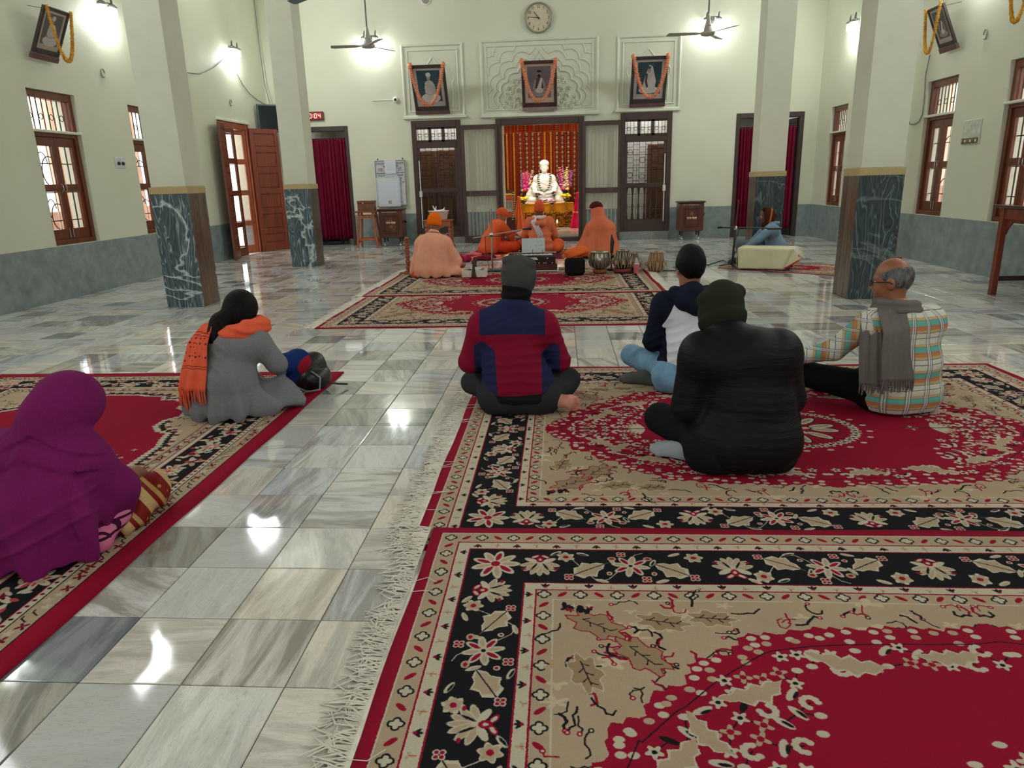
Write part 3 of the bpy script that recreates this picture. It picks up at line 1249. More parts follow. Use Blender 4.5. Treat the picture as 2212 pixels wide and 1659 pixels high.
for k, (x0, x1, z0, z1) in enumerate(((-3.25, -1.97, 2.62, 4.03), (-1.62, .80, 2.60, 4.05), (1.17, 2.45, 2.62, 4.03))):
    t = link('trim_%d' % (k + 1), None, kind='structure')
    mb = MB()
    wall_frame(mb, x0, x1, z0, z1)
    wall_frame(mb, x0 + .11, x1 - .11, z0 + .10, z1 - .11, .03, .02)
    mb.build('moulding', MOULD, t)
    MB().box2((x0 - .03, YB - .055, z0 - .035), (x1 + .03, YB - .001, z0 + .02), .008).build('ledge', MOULD, t)
    if k != 1:
        cx = (x0 + x1) / 2
        mb = MB()
        pts = foil(cx, 3.30, .40, .34, 5, -.1, PI + .1)
        bead(mb, [(pts[0][0] - .02, 2.80)] + [(pts[0][0], 3.05)] + pts + [(pts[-1][0], 3.05), (pts[-1][0] + .02, 2.80)])
        pts = foil(cx, 3.30, .26, .24, 5, -.1, PI + .1)
        bead(mb, pts, .009)
        mb.build('arch_relief', MOULD, t)
    else:
        cx = (x0 + x1) / 2
        lim = (x0 + .14, x1 - .14, z0 + .10, z1 - .13)
        mb = MB()
        for i, (r, rz) in enumerate(((.80, .62), (.90, .74), (1.02, .88), (1.17, 1.03), (1.33, 1.2), (1.5, 1.38))):
            for run in clip_pts(foil(cx, 2.90, r, rz, 9 if i < 3 else 11, -.15, PI + .15), *lim):
                bead(mb, run, .024 if i == 0 else .019)
        for s in (-1, 1):
            mb.ring([(cx + s * (.86 + .08 * (1 - math.cos(a * .26))), YB - .004, 2.80 - .06 * math.sin(a * .26)) for a in range(13)], .013, 6)
        mb.build('arch_relief', MOULD, t)
        # floral carving inside the arch
        rc = random.Random(5)
        mb = MB()
        placed = []
        tries = 0
        while len(placed) < 62 and tries < 4000:
            tries += 1
            u, v = rc.uniform(-.84, .84), rc.uniform(0, .80)
            if (u / .82) ** 2 + (v / .74) ** 2 > .9 or abs(u) < .33:
                continue
            if any((u - a) ** 2 + (v - b) ** 2 < .0068 for a, b in placed):
                continue
            placed.append((u, v))
            px, pz = cx + u, 2.74 + v
            kind = rc.random()
            if kind < .4:
                npt = rc.choice((5, 6, 8))
                r = rc.uniform(.035, .055)
                a0 = rc.uniform(0, 6)
                for q in range(npt):
                    a = a0 + q * 2 * PI / npt
                    mb.ball((px + r * .6 * math.cos(a), YB - .008, pz + r * .6 * math.sin(a)), (r * .5, .030, r * .26), 8, 4, Matrix.Rotation(-a, 4, 'Y'))
                mb.ball((px, YB - .015, pz), (r * .3, .034, r * .3), 8, 4)
            elif kind < .75:
                a0 = rc.uniform(0, 6)
                sg = rc.choice((-1, 1))
                mb.ring([(px + (.045 - .004 * q) * math.cos(a0 + sg * q * .75), YB - .006, pz + (.045 - .004 * q) * math.sin(a0 + sg * q * .75)) for q in range(11)], [.015] * 8 + [.017, .019, .022], 6)
            else:
                a0 = rc.uniform(0, 6)
                for q in range(5):
                    a = a0 + (q - 2) * .5
                    mb.ball((px + .035 * math.cos(a), YB - .006, pz + .035 * math.sin(a)), (.040, .024, .011), 8, 4, Matrix.Rotation(-a, 4, 'Y'))
        mb.build('floral_carving', MOULD, t)
# ================================================================ CARPETS
C_RED, C_BLK, C_CRM, C_BEI, C_BE2, C_DRD = (150, 14, 46), (24, 24, 27), (196, 186, 164), (168, 144, 120), (180, 158, 132), (112, 14, 34)


def medallion_quarter():
    """a quarter of the floral carpet; u from the fringed end, v from the long side"""
    W, H = 1.735, 1.32
    P = Paint(W, H, 560, C_RED)
    r = random.Random(11)
    b = [0, .045, .118, .165, .37, .41, .468]
    FR = b[-1]

    def frame(d, c):
        P.rect(d, d, W, H, c)
    frame(.043, C_CRM)
    frame(.048, C_BE2)
    frame(.113, C_RED)
    frame(.118, C_CRM)
    frame(.160, C_RED)
    frame(.166, C_BLK)
    frame(.368, C_RED)
    frame(.374, C_CRM)
    frame(.409, C_RED)
    frame(.414, C_BE2)
    frame(.464, C_CRM)
    frame(.470, C_BE2)

    def quatre(x, y, s=1.):
        for k in range(4):
            a = k * PI / 2
            P.ell(x + .012 * s * math.cos(a), y + .012 * s * math.sin(a), .0115 * s, .0115 * s, C_BLK)
        for k in range(4):
            a = k * PI / 2
            P.ell(x + .0105 * s * math.cos(a), y + .0105 * s * math.sin(a), .0075 * s, .0075 * s, C_CRM)
        P.ell(x, y, .010 * s, .010 * s, C_CRM)

    def tulip(x, y, a):
        for da in (-.75, 0, .75):
            P.ell(x + .009 * math.cos(a + da), y + .009 * math.sin(a + da), .011, .0042, C_BLK, a + da)
        P.ell(x, y, .006, .005, C_RED)

    # guards along both axes
    for (ax, L) in ((0, W), (1, H)):
        put = (lambda s_, t_: (s_, t_)) if ax == 0 else (lambda s_, t_: (t_, s_))
        for mid, st, st0 in ((.081, .118, .081), (.438, .118, .438)):
            k = 0
            s_ = st0
            while s_ < L + .05:
                x, y = put(s_, mid)
                quatre(x, y)
                x, y = put(s_ + st / 2, mid)
                P.ell(x, y, .019, .008, C_RED, (.75 if k % 2 else -.75))
                k += 1
                s_ += st
        for mid, d0 in ((.139, 1), (.391, -1)):
            s_ = mid + .05
            k = 0
            while s_ < L + .05:
                x, y = put(s_, mid - .004 * d0)
                if k % 2 == 0:
                    tulip(x, y, (PI / 2 if ax == 0 else 0) * 1 + (0 if d0 > 0 else PI))
                else:
                    P.flower(x, y, .013, 3, C_BE2, .4, r.random() * 6)
                    P.line([(x, y), put(s_, mid + .012)], .003, (190, 90, 70))
                k += 1
                s_ += .072

    # black band: leaves, palmettes and small blossoms
    def band(L, ax, s0, per):
        def T(s_, t_):
            return (s_, .17 + t_) if ax == 0 else (.17 + t_, s_)

        def A(a):
            return a if ax == 0 else PI / 2 - a

        def E(s_, t_, a_, b_, c, ang=0):
            x, y = T(s_, t_)
            P.ell(x, y, a_, b_, c, A(ang))

        def F(s_, t_, rad, n, c, dep=.25):
            x, y = T(s_, t_)
            P.flower(x, y, rad, n, c, dep, r.random())

        def leafp(s_, t_, ang, ln, wd):
            n = 7
            up, dn = [], []
            for k in range(n + 1):
                q = k / n
                wv = wd * math.sin(PI * min(1, q * 1.15) ** .8) * (1.18 if k % 2 else .78)
                up.append((q * ln, wv))
                dn.append((q * ln, -wv))
            for sc, c in ((1.0, C_CRM), (.82, C_BE2)):
                pts = []
                for (x_, y_) in up + dn[::-1]:
                    x_, y_ = ln / 2 + (x_ - ln / 2) * sc, y_ * sc
                    ss = s_ + x_ * math.cos(ang) - y_ * math.sin(ang)
                    tt = t_ + x_ * math.sin(ang) + y_ * math.cos(ang)
                    pts.append(T(ss, tt))
                P.poly(pts, c)
            P.line([T(s_, t_), T(s_ + ln * .85 * math.cos(ang), t_ + ln * .85 * math.sin(ang))], .0035, C_BLK)

        s_ = s0
        k = 0
        while s_ < L + .4:
            up = 1 if k % 2 == 0 else -1
            c = .1

            def V(t):
                return c + up * t
            # palmette
            for q in range(7):
                a = up * (PI / 2) + (q - 3) * .42
                E(s_ + .035 * math.cos(a), V(-.02) + .045 * math.sin(a), .038, .013, C_CRM, a)
                E(s_ + .035 * math.cos(a), V(-.02) + .045 * math.sin(a), .031, .009, C_BE2, a)
            for q in (-1, 1):
                E(s_ + q * .03, V(-.03), .028, .012, C_CRM, -q * up * .5)
                E(s_ + q * .055, V(.025), .009, .006, C_RED)
                E(s_ + q * .02, V(.01), .022, .004, C_BLK, up * q * 1.1)
                E(s_ + q * .018, V(-.055), .020, .010, C_RED, q * .6)
                E(s_ + q * .018, V(-.055), .014, .006, C_CRM, q * .6)
            E(s_, V(-.035), .014, .018, C_RED)
            E(s_, V(-.035), .006, .008, C_CRM)
            # stems, leaves
            pts = [(s_ + .06 + .30 * q / 12, c - up * .085 * math.cos(PI * q / 6)) for q in range(13)]
            P.line([T(a_, b_) for a_, b_ in pts], .0035, C_CRM)
            leafp(s_ + .115, V(.055), -up * .55, .15, .042)
            leafp(s_ + .505, V(.055), PI + up * .55, .15, .042)
            for q, (ds, dt) in enumerate(((.09, -.055), (.535, -.055))):
                F(s_ + ds, V(dt), .034, 6, C_CRM, .15)
                F(s_ + ds, V(dt), .028, 6, C_BE2, .15)
                E(s_ + ds, V(dt), .010, .009, C_RED)
            for ds, dt in ((.10, .065), (.52, .065), (.285, -.075), (.36, .075)):
                for q in range(4):
                    a = q * PI / 2 + .78
                    E(s_ + ds + .011 * math.cos(a), V(dt) + .011 * math.sin(a), .009, .009, C_CRM)
                for q in range(4):
                    a = q * PI / 2 + .78
                    E(s_ + ds + .010 * math.cos(a), V(dt) + .010 * math.sin(a), .0055, .0055, C_RED)
            for ds, dt, a in ((.15, -.075, .4), (.055, -.08, 2.5), (.47, -.075, 2.7), (.21, .085, .3), (.41, .085, 2.8), (.25, -.03, 1.2), (.39, -.02, 2)):
                E(s_ + ds, V(dt), .024, .009, C_CRM, a * up)
                E(s_ + ds, V(dt) + .003, .016, .004, C_BE2 if r.random() < .5 else C_BLK, a * up)
            # big open blossom between two palmettes
            s2 = s_ + .3125
            for q in range(8):
                a = q * PI / 4 + .2
                E(s2 + .035 * math.cos(a), V(0) + .032 * math.sin(a), .032, .013, C_CRM, a)
                E(s2 + .036 * math.cos(a), V(0) + .033 * math.sin(a), .020, .007, C_RED if q % 2 else C_BE2, a)
            E(s2, V(0), .013, .012, C_CRM)
            E(s2, V(0), .007, .007, C_BLK)
            for q in (-1, 1):
                E(s2 + q * .062, V(-.045), .016, .013, C_BE2)
                E(s2 + q * .062, V(-.045), .009, .006, C_RED)
                E(s2 + q * .075, V(.045), .010, .010, C_CRM)
                E(s2 + q * .075, V(.045), .005, .005, C_RED)
            s_ += per
            k += 1
    band(W, 0, .42, .6575)
    band(H, 1, .42, .60)
    # corner blossom
    for q in range(9):
        a = q * 2 * PI / 9
        P.ell(.265 + .045 * math.cos(a), .265 + .045 * math.sin(a), .042, .017, C_CRM, a)
        P.ell(.265 + .045 * math.cos(a), .265 + .045 * math.sin(a), .026, .009, C_RED if q % 2 else C_BE2, a)
    P.ell(.265, .265, .016, .016, C_RED)
    P.rect(.368, .368, .374, H, C_RED)
    P.rect(.368, .368, W, .374, C_RED)

    # field: beige spandrel and red lobed centre
    bd = [(.475, H + .05), (.475, 1.28), (.52, 1.20), (.60, 1.10), (.60, 1.02), (.70, .97), (.72, .90), (.82, .85), (.86, .76), (.97, .72), (1.02, .64), (1.14, .625), (1.22, .60), (1.38, .60), (1.50, .585), (1.60, .60), (1.70, .575), (W + .05, .56)]
    dense = []
    for (x0, y0), (x1, y1) in zip(bd[:-1], bd[1:]):
        L = math.hypot(x1 - x0, y1 - y0)
        n = max(2, int(L / .022))
        for k in range(n):
            q = k / n
            j = .007 if k % 2 else -.007
            dense.append((x0 + (x1 - x0) * q - j * .7, y0 + (y1 - y0) * q - j))
    # darker blotches in the spandrel
    for k in range(150):
        x, y = r.uniform(FR, W), r.uniform(FR, H)
        P.flower(x, y, r.uniform(.02, .055), r.choice((3, 4, 5)), (184, 158, 128) if r.random() < .6 else (200, 182, 154), .35, r.random() * 6, .6)
    for k in range(190):      # scribbled stems
        x, y = r.uniform(FR + .01, W), r.uniform(FR + .01, H)
        a = r.random() * 6
        pts = [(x, y)]
        for q in range(r.choice((3, 4, 6))):
            a += r.uniform(-1.3, 1.3)
            x += .017 * math.cos(a)
            y += .017 * math.sin(a)
            pts.append((x, y))
        P.line(pts, r.choice((.004, .0055, .0075)), C_BLK if r.random() < .68 else C_RED)
        if r.random() < .6:
            P.ell(x, y, .008, .008, C_RED if r.random() < .6 else C_BLK)
            P.ell(x, y, .004, .004, C_CRM)
    for (x, y, s_, a) in ((.60, .60, 1.2, .6), (.80, .58, 1, .2), (.56, .82, 1, 1.3), (.72, .74, 1.2, .9), (.95, .56, .9, .1)):
        lf = []
        for q in range(29):
            th = q * PI / 14
            lb = 1 + .22 * math.cos(7 * th + x * 40)
            u, v = s_ * .075 * math.cos(th) * lb, s_ * .042 * math.sin(th) * lb
            lf.append((x + u * math.cos(a) - v * math.sin(a), y + u * math.sin(a) + v * math.cos(a)))
        P.poly(lf, (158, 132, 104))
        P.line(lf, .0035, C_RED if s_ > 1 else C_CRM)
        for q in range(5):
            ux, uy = x + (q - 2) * .02 * s_ * math.cos(a), y + (q - 2) * .02 * s_ * math.sin(a)
            P.line([(ux, uy), (ux + .022 * math.cos(a + (.9 if q % 2 else -.9)), uy + .022 * math.sin(a + (.9 if q % 2 else -.9)))], .0035, C_BLK)
        P.line([(x - .05 * math.cos(a), y - .05 * math.sin(a)), (x + .05 * math.cos(a), y + .05 * math.sin(a))], .003, C_BLK)
    for q in range(16):     # black knot in the field corner
        P.ell(.495 + r.uniform(0, .09), .49 + r.uniform(0, .045), r.uniform(.008, .018), .008, C_BLK, r.random() * 3)
    for q in range(5):
        P.flower(.50 + r.uniform(0, .09), .495 + r.uniform(0, .04), .012, 4, C_CRM if q % 2 else C_RED)
    P.poly(dense + [(W + .05, H + .05)], C_RED)

    def inside(x, y):
        for (x0, y0), (x1, y1) in zip(bd[:-1], bd[1:]):
            if min(x0, x1) <= x <= max(x0, x1) and x0 != x1:
                return y > y0 + (y1 - y0) * (x - x0) / (x1 - x0)
        return x > .5

    def dist(x, y):
        return min(math.hypot(x - a, y - b_) for a, b_ in dense[::2])
    # rows of dots that follow the edge, outlined by a dark line
    for off, st in ((.026, .046), (.056, .052)):
        acc = 0
        for (x0, y0), (x1, y1) in zip(dense[:-2], dense[2:]):
            acc += math.hypot(x1 - x0, y1 - y0) / 2
            if acc > st:
                acc = 0
                tx, ty = x1 - x0, y1 - y0
                L = math.hypot(tx, ty)
                P.ell(x0 - ty / L * off, y0 + tx / L * off, .0145, .0115, C_CRM if r.random() < .6 else C_BE2)
    off = .078
    ln = []
    for (x0, y0), (x1, y1) in zip(bd[:-1], bd[1:]):
        tx, ty = x1 - x0, y1 - y0
        L = math.hypot(tx, ty)
        ln.append(((x0 + x1) / 2 - ty / L * off, (y0 + y1) / 2 + tx / L * off))
    P.line(ln, .0035, C_BLK)

    def spray(x, y, s_=1.0):
        k = r.random()
        if k < .32:
            P.flower(x, y, .024 * s_, 5, C_CRM, .22, r.random() * 6)
            P.ell(x, y, .007, .006, C_BLK)
        elif k < .5:
            P.flower(x, y, .026 * s_, 4, C_BE2, .3, r.random() * 6)
            P.ell(x, y, .009, .009, C_RED)
        elif k < .66:
            P.ell(x, y, .016, .012, C_CRM)
        elif k < .8:
            a = r.random() * 6
            P.ell(x, y, .03 * s_, .012, C_CRM, a)
            P.ell(x + .008, y + .004, .016, .005, C_BLK, a)
        elif k < .9:
            a = r.random() * 6
            for q in range(8):
                P.ell(x + .02 * math.cos(a + q * .6), y + .02 * math.sin(a + q * .6), .010, .009, C_CRM)
        else:
            P.ell(x, y, .026, .009, C_BLK, r.random() * 6)
    pl = []
    tries = 0
    while tries < 9000 and len(pl) < 330:
        tries += 1
        x, y = r.uniform(.5, W), r.uniform(.5, H)
        if not inside(x, y):
            continue
        dd = dist(x, y)
        zone = .095 < dd < (.36 if x < 1.15 else .19)
        if x > 1.32 and y < .98 and dd > .17:
            zone = False
        if not zone or any((x - a) ** 2 + (y - c) ** 2 < .0021 for a, c in pl):
            continue
        pl.append((x, y))
    for i, (x, y) in enumerate(pl):
        for (a, c) in pl[max(0, i - 60):i]:
            if .0021 < (x - a) ** 2 + (y - c) ** 2 < .0048:
                P.line([(x, y), (a, c)], .004, C_BLK)
                break
    for x, y in pl:
        spray(x, y)
    # long acanthus leaves
    for (x, y, a, s_) in ((.98, .86, -.5, 1.2), (1.28, .73, .15, 1.3), (.74, 1.1, -.9, 1.1), (1.56, .70, -.2, 1.1), (.86, 1.02, .9, 1.)):
        for sc, c in ((1, C_CRM), (.75, C_BE2)):
            n = 9
            up, dn = [], []
            for k in range(n + 1):
                q = k / n
                wv = .03 * s_ * sc * math.sin(PI * q) * (1.3 if k % 2 else .7)
                ux, uy = (q - .5) * .17 * s_, .03 * s_ * math.sin(2.5 * q)
                up.append((ux, uy + wv))
                dn.append((ux, uy - wv))
            P.poly([(x + u * math.cos(a) - v * math.sin(a), y + u * math.sin(a) + v * math.cos(a)) for u, v in up + dn[::-1]], c)
    # long palmette on the centre line of the field
    for k in range(9):
        a = PI + (k - 4) * .3
        P.ell(1.0 + .05 * math.cos(a), H + .045 * math.sin(a), .05, .011, C_CRM, a)
    for x, s_ in ((.86, 1.), (.78, .8), (1.1, 1.2), (.70, .6)):
        P.flower(x, H, .03 * s_, 4, C_BE2, .4)
        P.ell(x, H, .01, .008, C_BLK)
    P.line([(.68, H - .004), (1.16, H - .004)], .004, C_BLK)
    # medallion
    cx, cy = W, H
    for k in range(16):
        a = PI + (k + .5) * (PI / 2) / 8 * 1.0 - .1
    for q in range(12):
        a = PI + q * PI / 22
        P.flower(cx + .34 * math.cos(a), cy + .27 * math.sin(a), .030, 5, C_CRM, .25, q)
        P.ell(cx + .34 * math.cos(a), cy + .27 * math.sin(a), .009, .008, C_BLK)
        P.line([(cx + .22 * math.cos(a), cy + .18 * math.sin(a)), (cx + .33 * math.cos(a), cy + .26 * math.sin(a))], .004, C_BLK)
        if q % 2:
            P.ell(cx + .41 * math.cos(a), cy + .33 * math.sin(a), .017, .011, C_CRM)
    for q in (1, 4, 7):
        a = PI + q * PI / 16
        x, y = cx + .19 * math.cos(a), cy + .155 * math.sin(a)
        P.ell(x, y, .075, .034, C_BLK, a)
        P.ell(x, y, .068, .028, C_CRM, a)
        P.ell(x, y, .052, .016, C_BE2, a)
        P.line([(cx + .12 * math.cos(a), cy + .1 * math.sin(a)), (cx + .23 * math.cos(a), cy + .19 * math.sin(a))], .003, C_BLK)
    P.flower(cx, cy, .12, 8, C_CRM, .3)
    P.flower(cx, cy, .10, 8, C_BE2, .3)
    P.flower(cx, cy, .055, 6, C_BLK, .25)
    P.flower(cx, cy, .035, 6, C_RED, .25)
    P.ell(cx, cy, .025, .022, C_BLK)
    # worn cream and red edge
    return P


def plain_quarter():
    """a quarter of the plainer carpet: open red field, scalloped corners, black leafy band"""
    W, H = 1.30, 1.83
    P = Paint(W, H, 420, C_RED)
    r = random.Random(4)

    def fr(d, c):
        P.rect(d, d, W, H, c)
    fr(.085, C_BLK)
    fr(.090, C_BE2)
    fr(.158, C_BLK)
    fr(.163, C_CRM)
    fr(.190, C_RED)
    fr(.195, C_BLK)
    fr(.370, C_RED)
    fr(.375, C_CRM)
    fr(.400, C_BLK)
    fr(.405, C_BE2)
    fr(.460, C_BLK)
    fr(.464, C_BE2)
    for ax, L in ((0, W), (1, H)):
        T = (lambda s_, t_: (s_, t_)) if ax == 0 else (lambda s_, t_: (t_, s_))
        s_ = .1
        while s_ < L + .02:
            for mid in (.124, .432):
                x, y = T(s_, mid + r.uniform(-.012, .012))
                k = r.random()
                if k < .4:
                    P.flower(x, y, .022, 4, C_DRD, .4, r.random() * 6)
                elif k < .8:
                    P.line([(x - .012, y - .012), (x + .012, y + .004), (x + .014, y + .018)], .005, C_BLK)
                else:
                    P.flower(x, y, .018, 5, C_CRM, .3)
            x, y = T(s_, .178)
            P.ell(x, y, .008, .006, C_DRD if r.random() < .5 else C_BLK)
            s_ += .036
        s_ = .24
        k = 0
        while s_ < L + .05:
            t0 = .2825 + (.025 if k % 2 else -.025)
            x, y = T(s_, t0)
            if k % 3 == 0:
                for q in range(7):
                    a = q * 2 * PI / 7
                    P.ell(x + .038 * math.cos(a), y + .038 * math.sin(a), .032, .014, C_CRM, a)
                P.flower(x, y, .042, 7, (186, 70, 70), .3)
                P.ell(x, y, .016, .016, C_CRM)
            else:
                for q in range(5):
                    a = r.random() * 6
                    P.ell(x + .03 * math.cos(a), y + .03 * math.sin(a), .036, .014, C_CRM if q % 2 else C_BE2, a)
                P.flower(x, y, .026, 5, C_DRD, .3)
            for q in range(5):
                xx, yy = T(s_ + r.uniform(-.05, .05), .2825 + r.uniform(-.07, .07))
                P.ell(xx, yy, .020, .009, r.choice((C_CRM, C_BE2, C_CRM, (186, 70, 70))), r.random() * 6)
            s_ += .105
            k += 1
    bd = [(.545, H + .05), (.545, 1.50), (.58, 1.40), (.60, 1.30), (.68, 1.26), (.74, 1.18), (.74, 1.08), (.68, 1.00), (.70, .90), (.78, .84), (.80, .72), (.90, .66), (.98, .66), (1.02, .58), (1.14, .575), (1.2, .55), (W + .05, .55)]
    for k in range(150):
        x, y = r.uniform(.47, W), r.uniform(.47, H)
        a = r.random() * 6
        c = r.choice((C_BLK, C_DRD, C_CRM, C_BLK, C_CRM))
        P.line([(x, y), (x + .02 * math.cos(a), y + .02 * math.sin(a)), (x + .03 * math.cos(a + 1), y + .03 * math.sin(a + 1))], .006, c)
    P.poly(bd + [(W + .05, H + .05)], C_RED)
    for (x0, y0), (x1, y1) in zip(bd[:-1], bd[1:]):
        L = math.hypot(x1 - x0, y1 - y0)
        n = max(1, int(L / .03))
        for k in range(n):
            q = k / n
            x, y = x0 + (x1 - x0) * q, y0 + (y1 - y0) * q
            P.ell(x, y, .022, .018, C_CRM)
            P.ell(x - .02, y - .02, .020, .014, C_BLK, r.random() * 3)
            P.ell(x - .045, y - .04, .016, .012, C_DRD if k % 2 else C_CRM)
    for y in (1.6,):
        for q in range(14):
            P.flower(.64 + r.uniform(0, .16), y - r.uniform(-.08, .08), .018, 4, r.choice((C_CRM, C_CRM, C_BLK)), .4, r.random() * 6)
    # medallion
    for q in range(0):
        a = PI + r.uniform(0, PI / 2)
        d = r.uniform(.05, .3)
        P.flower(W + d * math.cos(a), H + d * 1.3 * math.sin(a), r.uniform(.015, .04), 5, r.choice((C_CRM, C_BE2, C_BLK)), .35, r.random() * 6)
    return P


def mirror4(P):
    a = P.a
    a = np.concatenate([a, a[:, ::-1]], 1)
    P.a = np.concatenate([a, a[::-1]], 0)
    return P


RUG_A = print_mat('floral_carpet_pile', mirror4(medallion_quarter()).image('floral_carpet'), .95, .0016)
RUG_B = print_mat('plain_carpet_pile', mirror4(plain_quarter()).image('plain_carpet'), .95, .0016)
FRINGE = M('fringe_cotton', (206, 200, 186), .9, var=.1)
_rugs = {}


def rug(label, cx, cy, w, h, mat, z=0.0, rz=0.0, fringe=True, seed=0, waves=(), swap=False, step=None):
    """w along x, h along y; step = (y, dz): the part beyond y lies dz higher (on another carpet)"""
    r = random.Random(seed)
    t = thing('carpet', label, 'carpet', (cx, cy, z), rz)
    nx, ny = int(w / .05), int(h / .05)
    th = .007

    def zz(x, y):
        q = .0012 * math.sin(x * 5 + seed) * math.sin(y * 4 + seed)
        for (wx, wy, amp, sg) in waves:
            q += amp * math.exp(-((x - wx) ** 2 + (y - wy) ** 2) / sg ** 2)
        if step:
            s_ = min(1, max(0, (y - step[0]) / .10 + .5)) if step[2] > 0 else min(1, max(0, (step[0] - y) / .10 + .5))
            q += step[1] * s_ * s_ * (3 - 2 * s_)
        return q + th + .0013
    mb = MB()
    vs = []
    for i in range(nx + 1):
        for j in range(ny + 1):
            x, y = -w / 2 + w * i / nx, -h / 2 + h * j / ny
            ex = .004 * math.sin(y * 7 + seed) if i in (0, nx) else 0
            ey = .004 * math.sin(x * 6 + seed) if j in (0, ny) else 0
            vs.append((x + ex, y + ey, zz(x, y)))
    n = len(vs)
    fs = [(i * (ny + 1) + j, (i + 1) * (ny + 1) + j, (i + 1) * (ny + 1) + j + 1, i * (ny + 1) + j + 1) for i in range(nx) for j in range(ny)]
    rim = [i * (ny + 1) for i in range(nx + 1)] + [nx * (ny + 1) + j for j in range(1, ny + 1)] + [i * (ny + 1) + ny for i in range(nx - 1, -1, -1)] + [j for j in range(ny - 1, 0, -1)]
    low = [(vs[k][0], vs[k][1], vs[k][2] - th) for k in rim]
    mb.add(vs + low, fs + [(rim[k], n + k, n + (k + 1) % len(rim), rim[(k + 1) % len(rim)]) for k in range(len(rim))], True)
    me = mb.mesh('pile', mat)
    if swap:
        set_uv(me, lambda c: (c.y / h + .5, c.x / w + .5))
    else:
        set_uv(me, lambda c: (c.x / w + .5, c.y / h + .5))
    link('pile', me, t)
    if fringe:
        for sx in (-1, 1):
            f = MB()
            f.box((sx * (w / 2 + .006), 0, zz(sx * w / 2, 0) - .004), (.014, h, .005))
            y = -h / 2
            while y < h / 2:
                L = r.uniform(.07, .13)
                a = r.gauss(0, .35)
                x0 = sx * (w / 2 + .012)
                z0 = zz(sx * w / 2, y) - .003
                p1 = (x0 + sx * L * .5 * math.cos(a), y + L * .5 * math.sin(a), z0 + r.uniform(-.002, .006))
                a2 = a + r.gauss(0, .8)
                p2 = (p1[0] + sx * L * .5 * math.cos(a2), p1[1] + L * .5 * math.sin(a2), .003 + r.random() * .003)
                f.ring([(x0, y, z0), p1, p2], [.0030, .0034, .0018], 4)
                if r.random() < .02 and sx < 0:
                    f.ring([(x0, y, z0 + .003), (x0 + .05, y + r.uniform(-.02, .02), z0 + .009), (x0 + .085, y + r.uniform(-.03, .03), z0 + .008)], .0014, 4)
                y += r.uniform(.0028, .0062)
            f.build('fringe', FRINGE, t, kind='stuff')
    return t


rug('red and beige floral carpet with black border in the foreground, nearest of all', 1.235, 1.16, 3.46, 2.64, RUG_A, seed=1, step=(1.0, .0085, 1))
rug('floral carpet with long fringe that the men in jackets sit on', 1.18, 3.635, 3.48, 2.63, RUG_A, seed=2)
rug('plain-centred red carpet on the left under the two women', -2.86, 3.05, 2.60, 3.66, RUG_B, seed=3, fringe=False)
rug('floral carpet in the middle of the hall, lying half under another one', -.55, 7.80, 3.54, 2.66, RUG_A, seed=4)
rug('floral carpet in front of the shrine that carries the harmonium and drums', -.575, 9.65, 3.58, 2.64, RUG_A, seed=5, step=(-.55, .0085, -1))
rug('small red carpet under the cloth-covered low table', 3.3, 10.45, 1.75, 1.15, RUG_A, rz=math.radians(-38), fringe=False, seed=6)
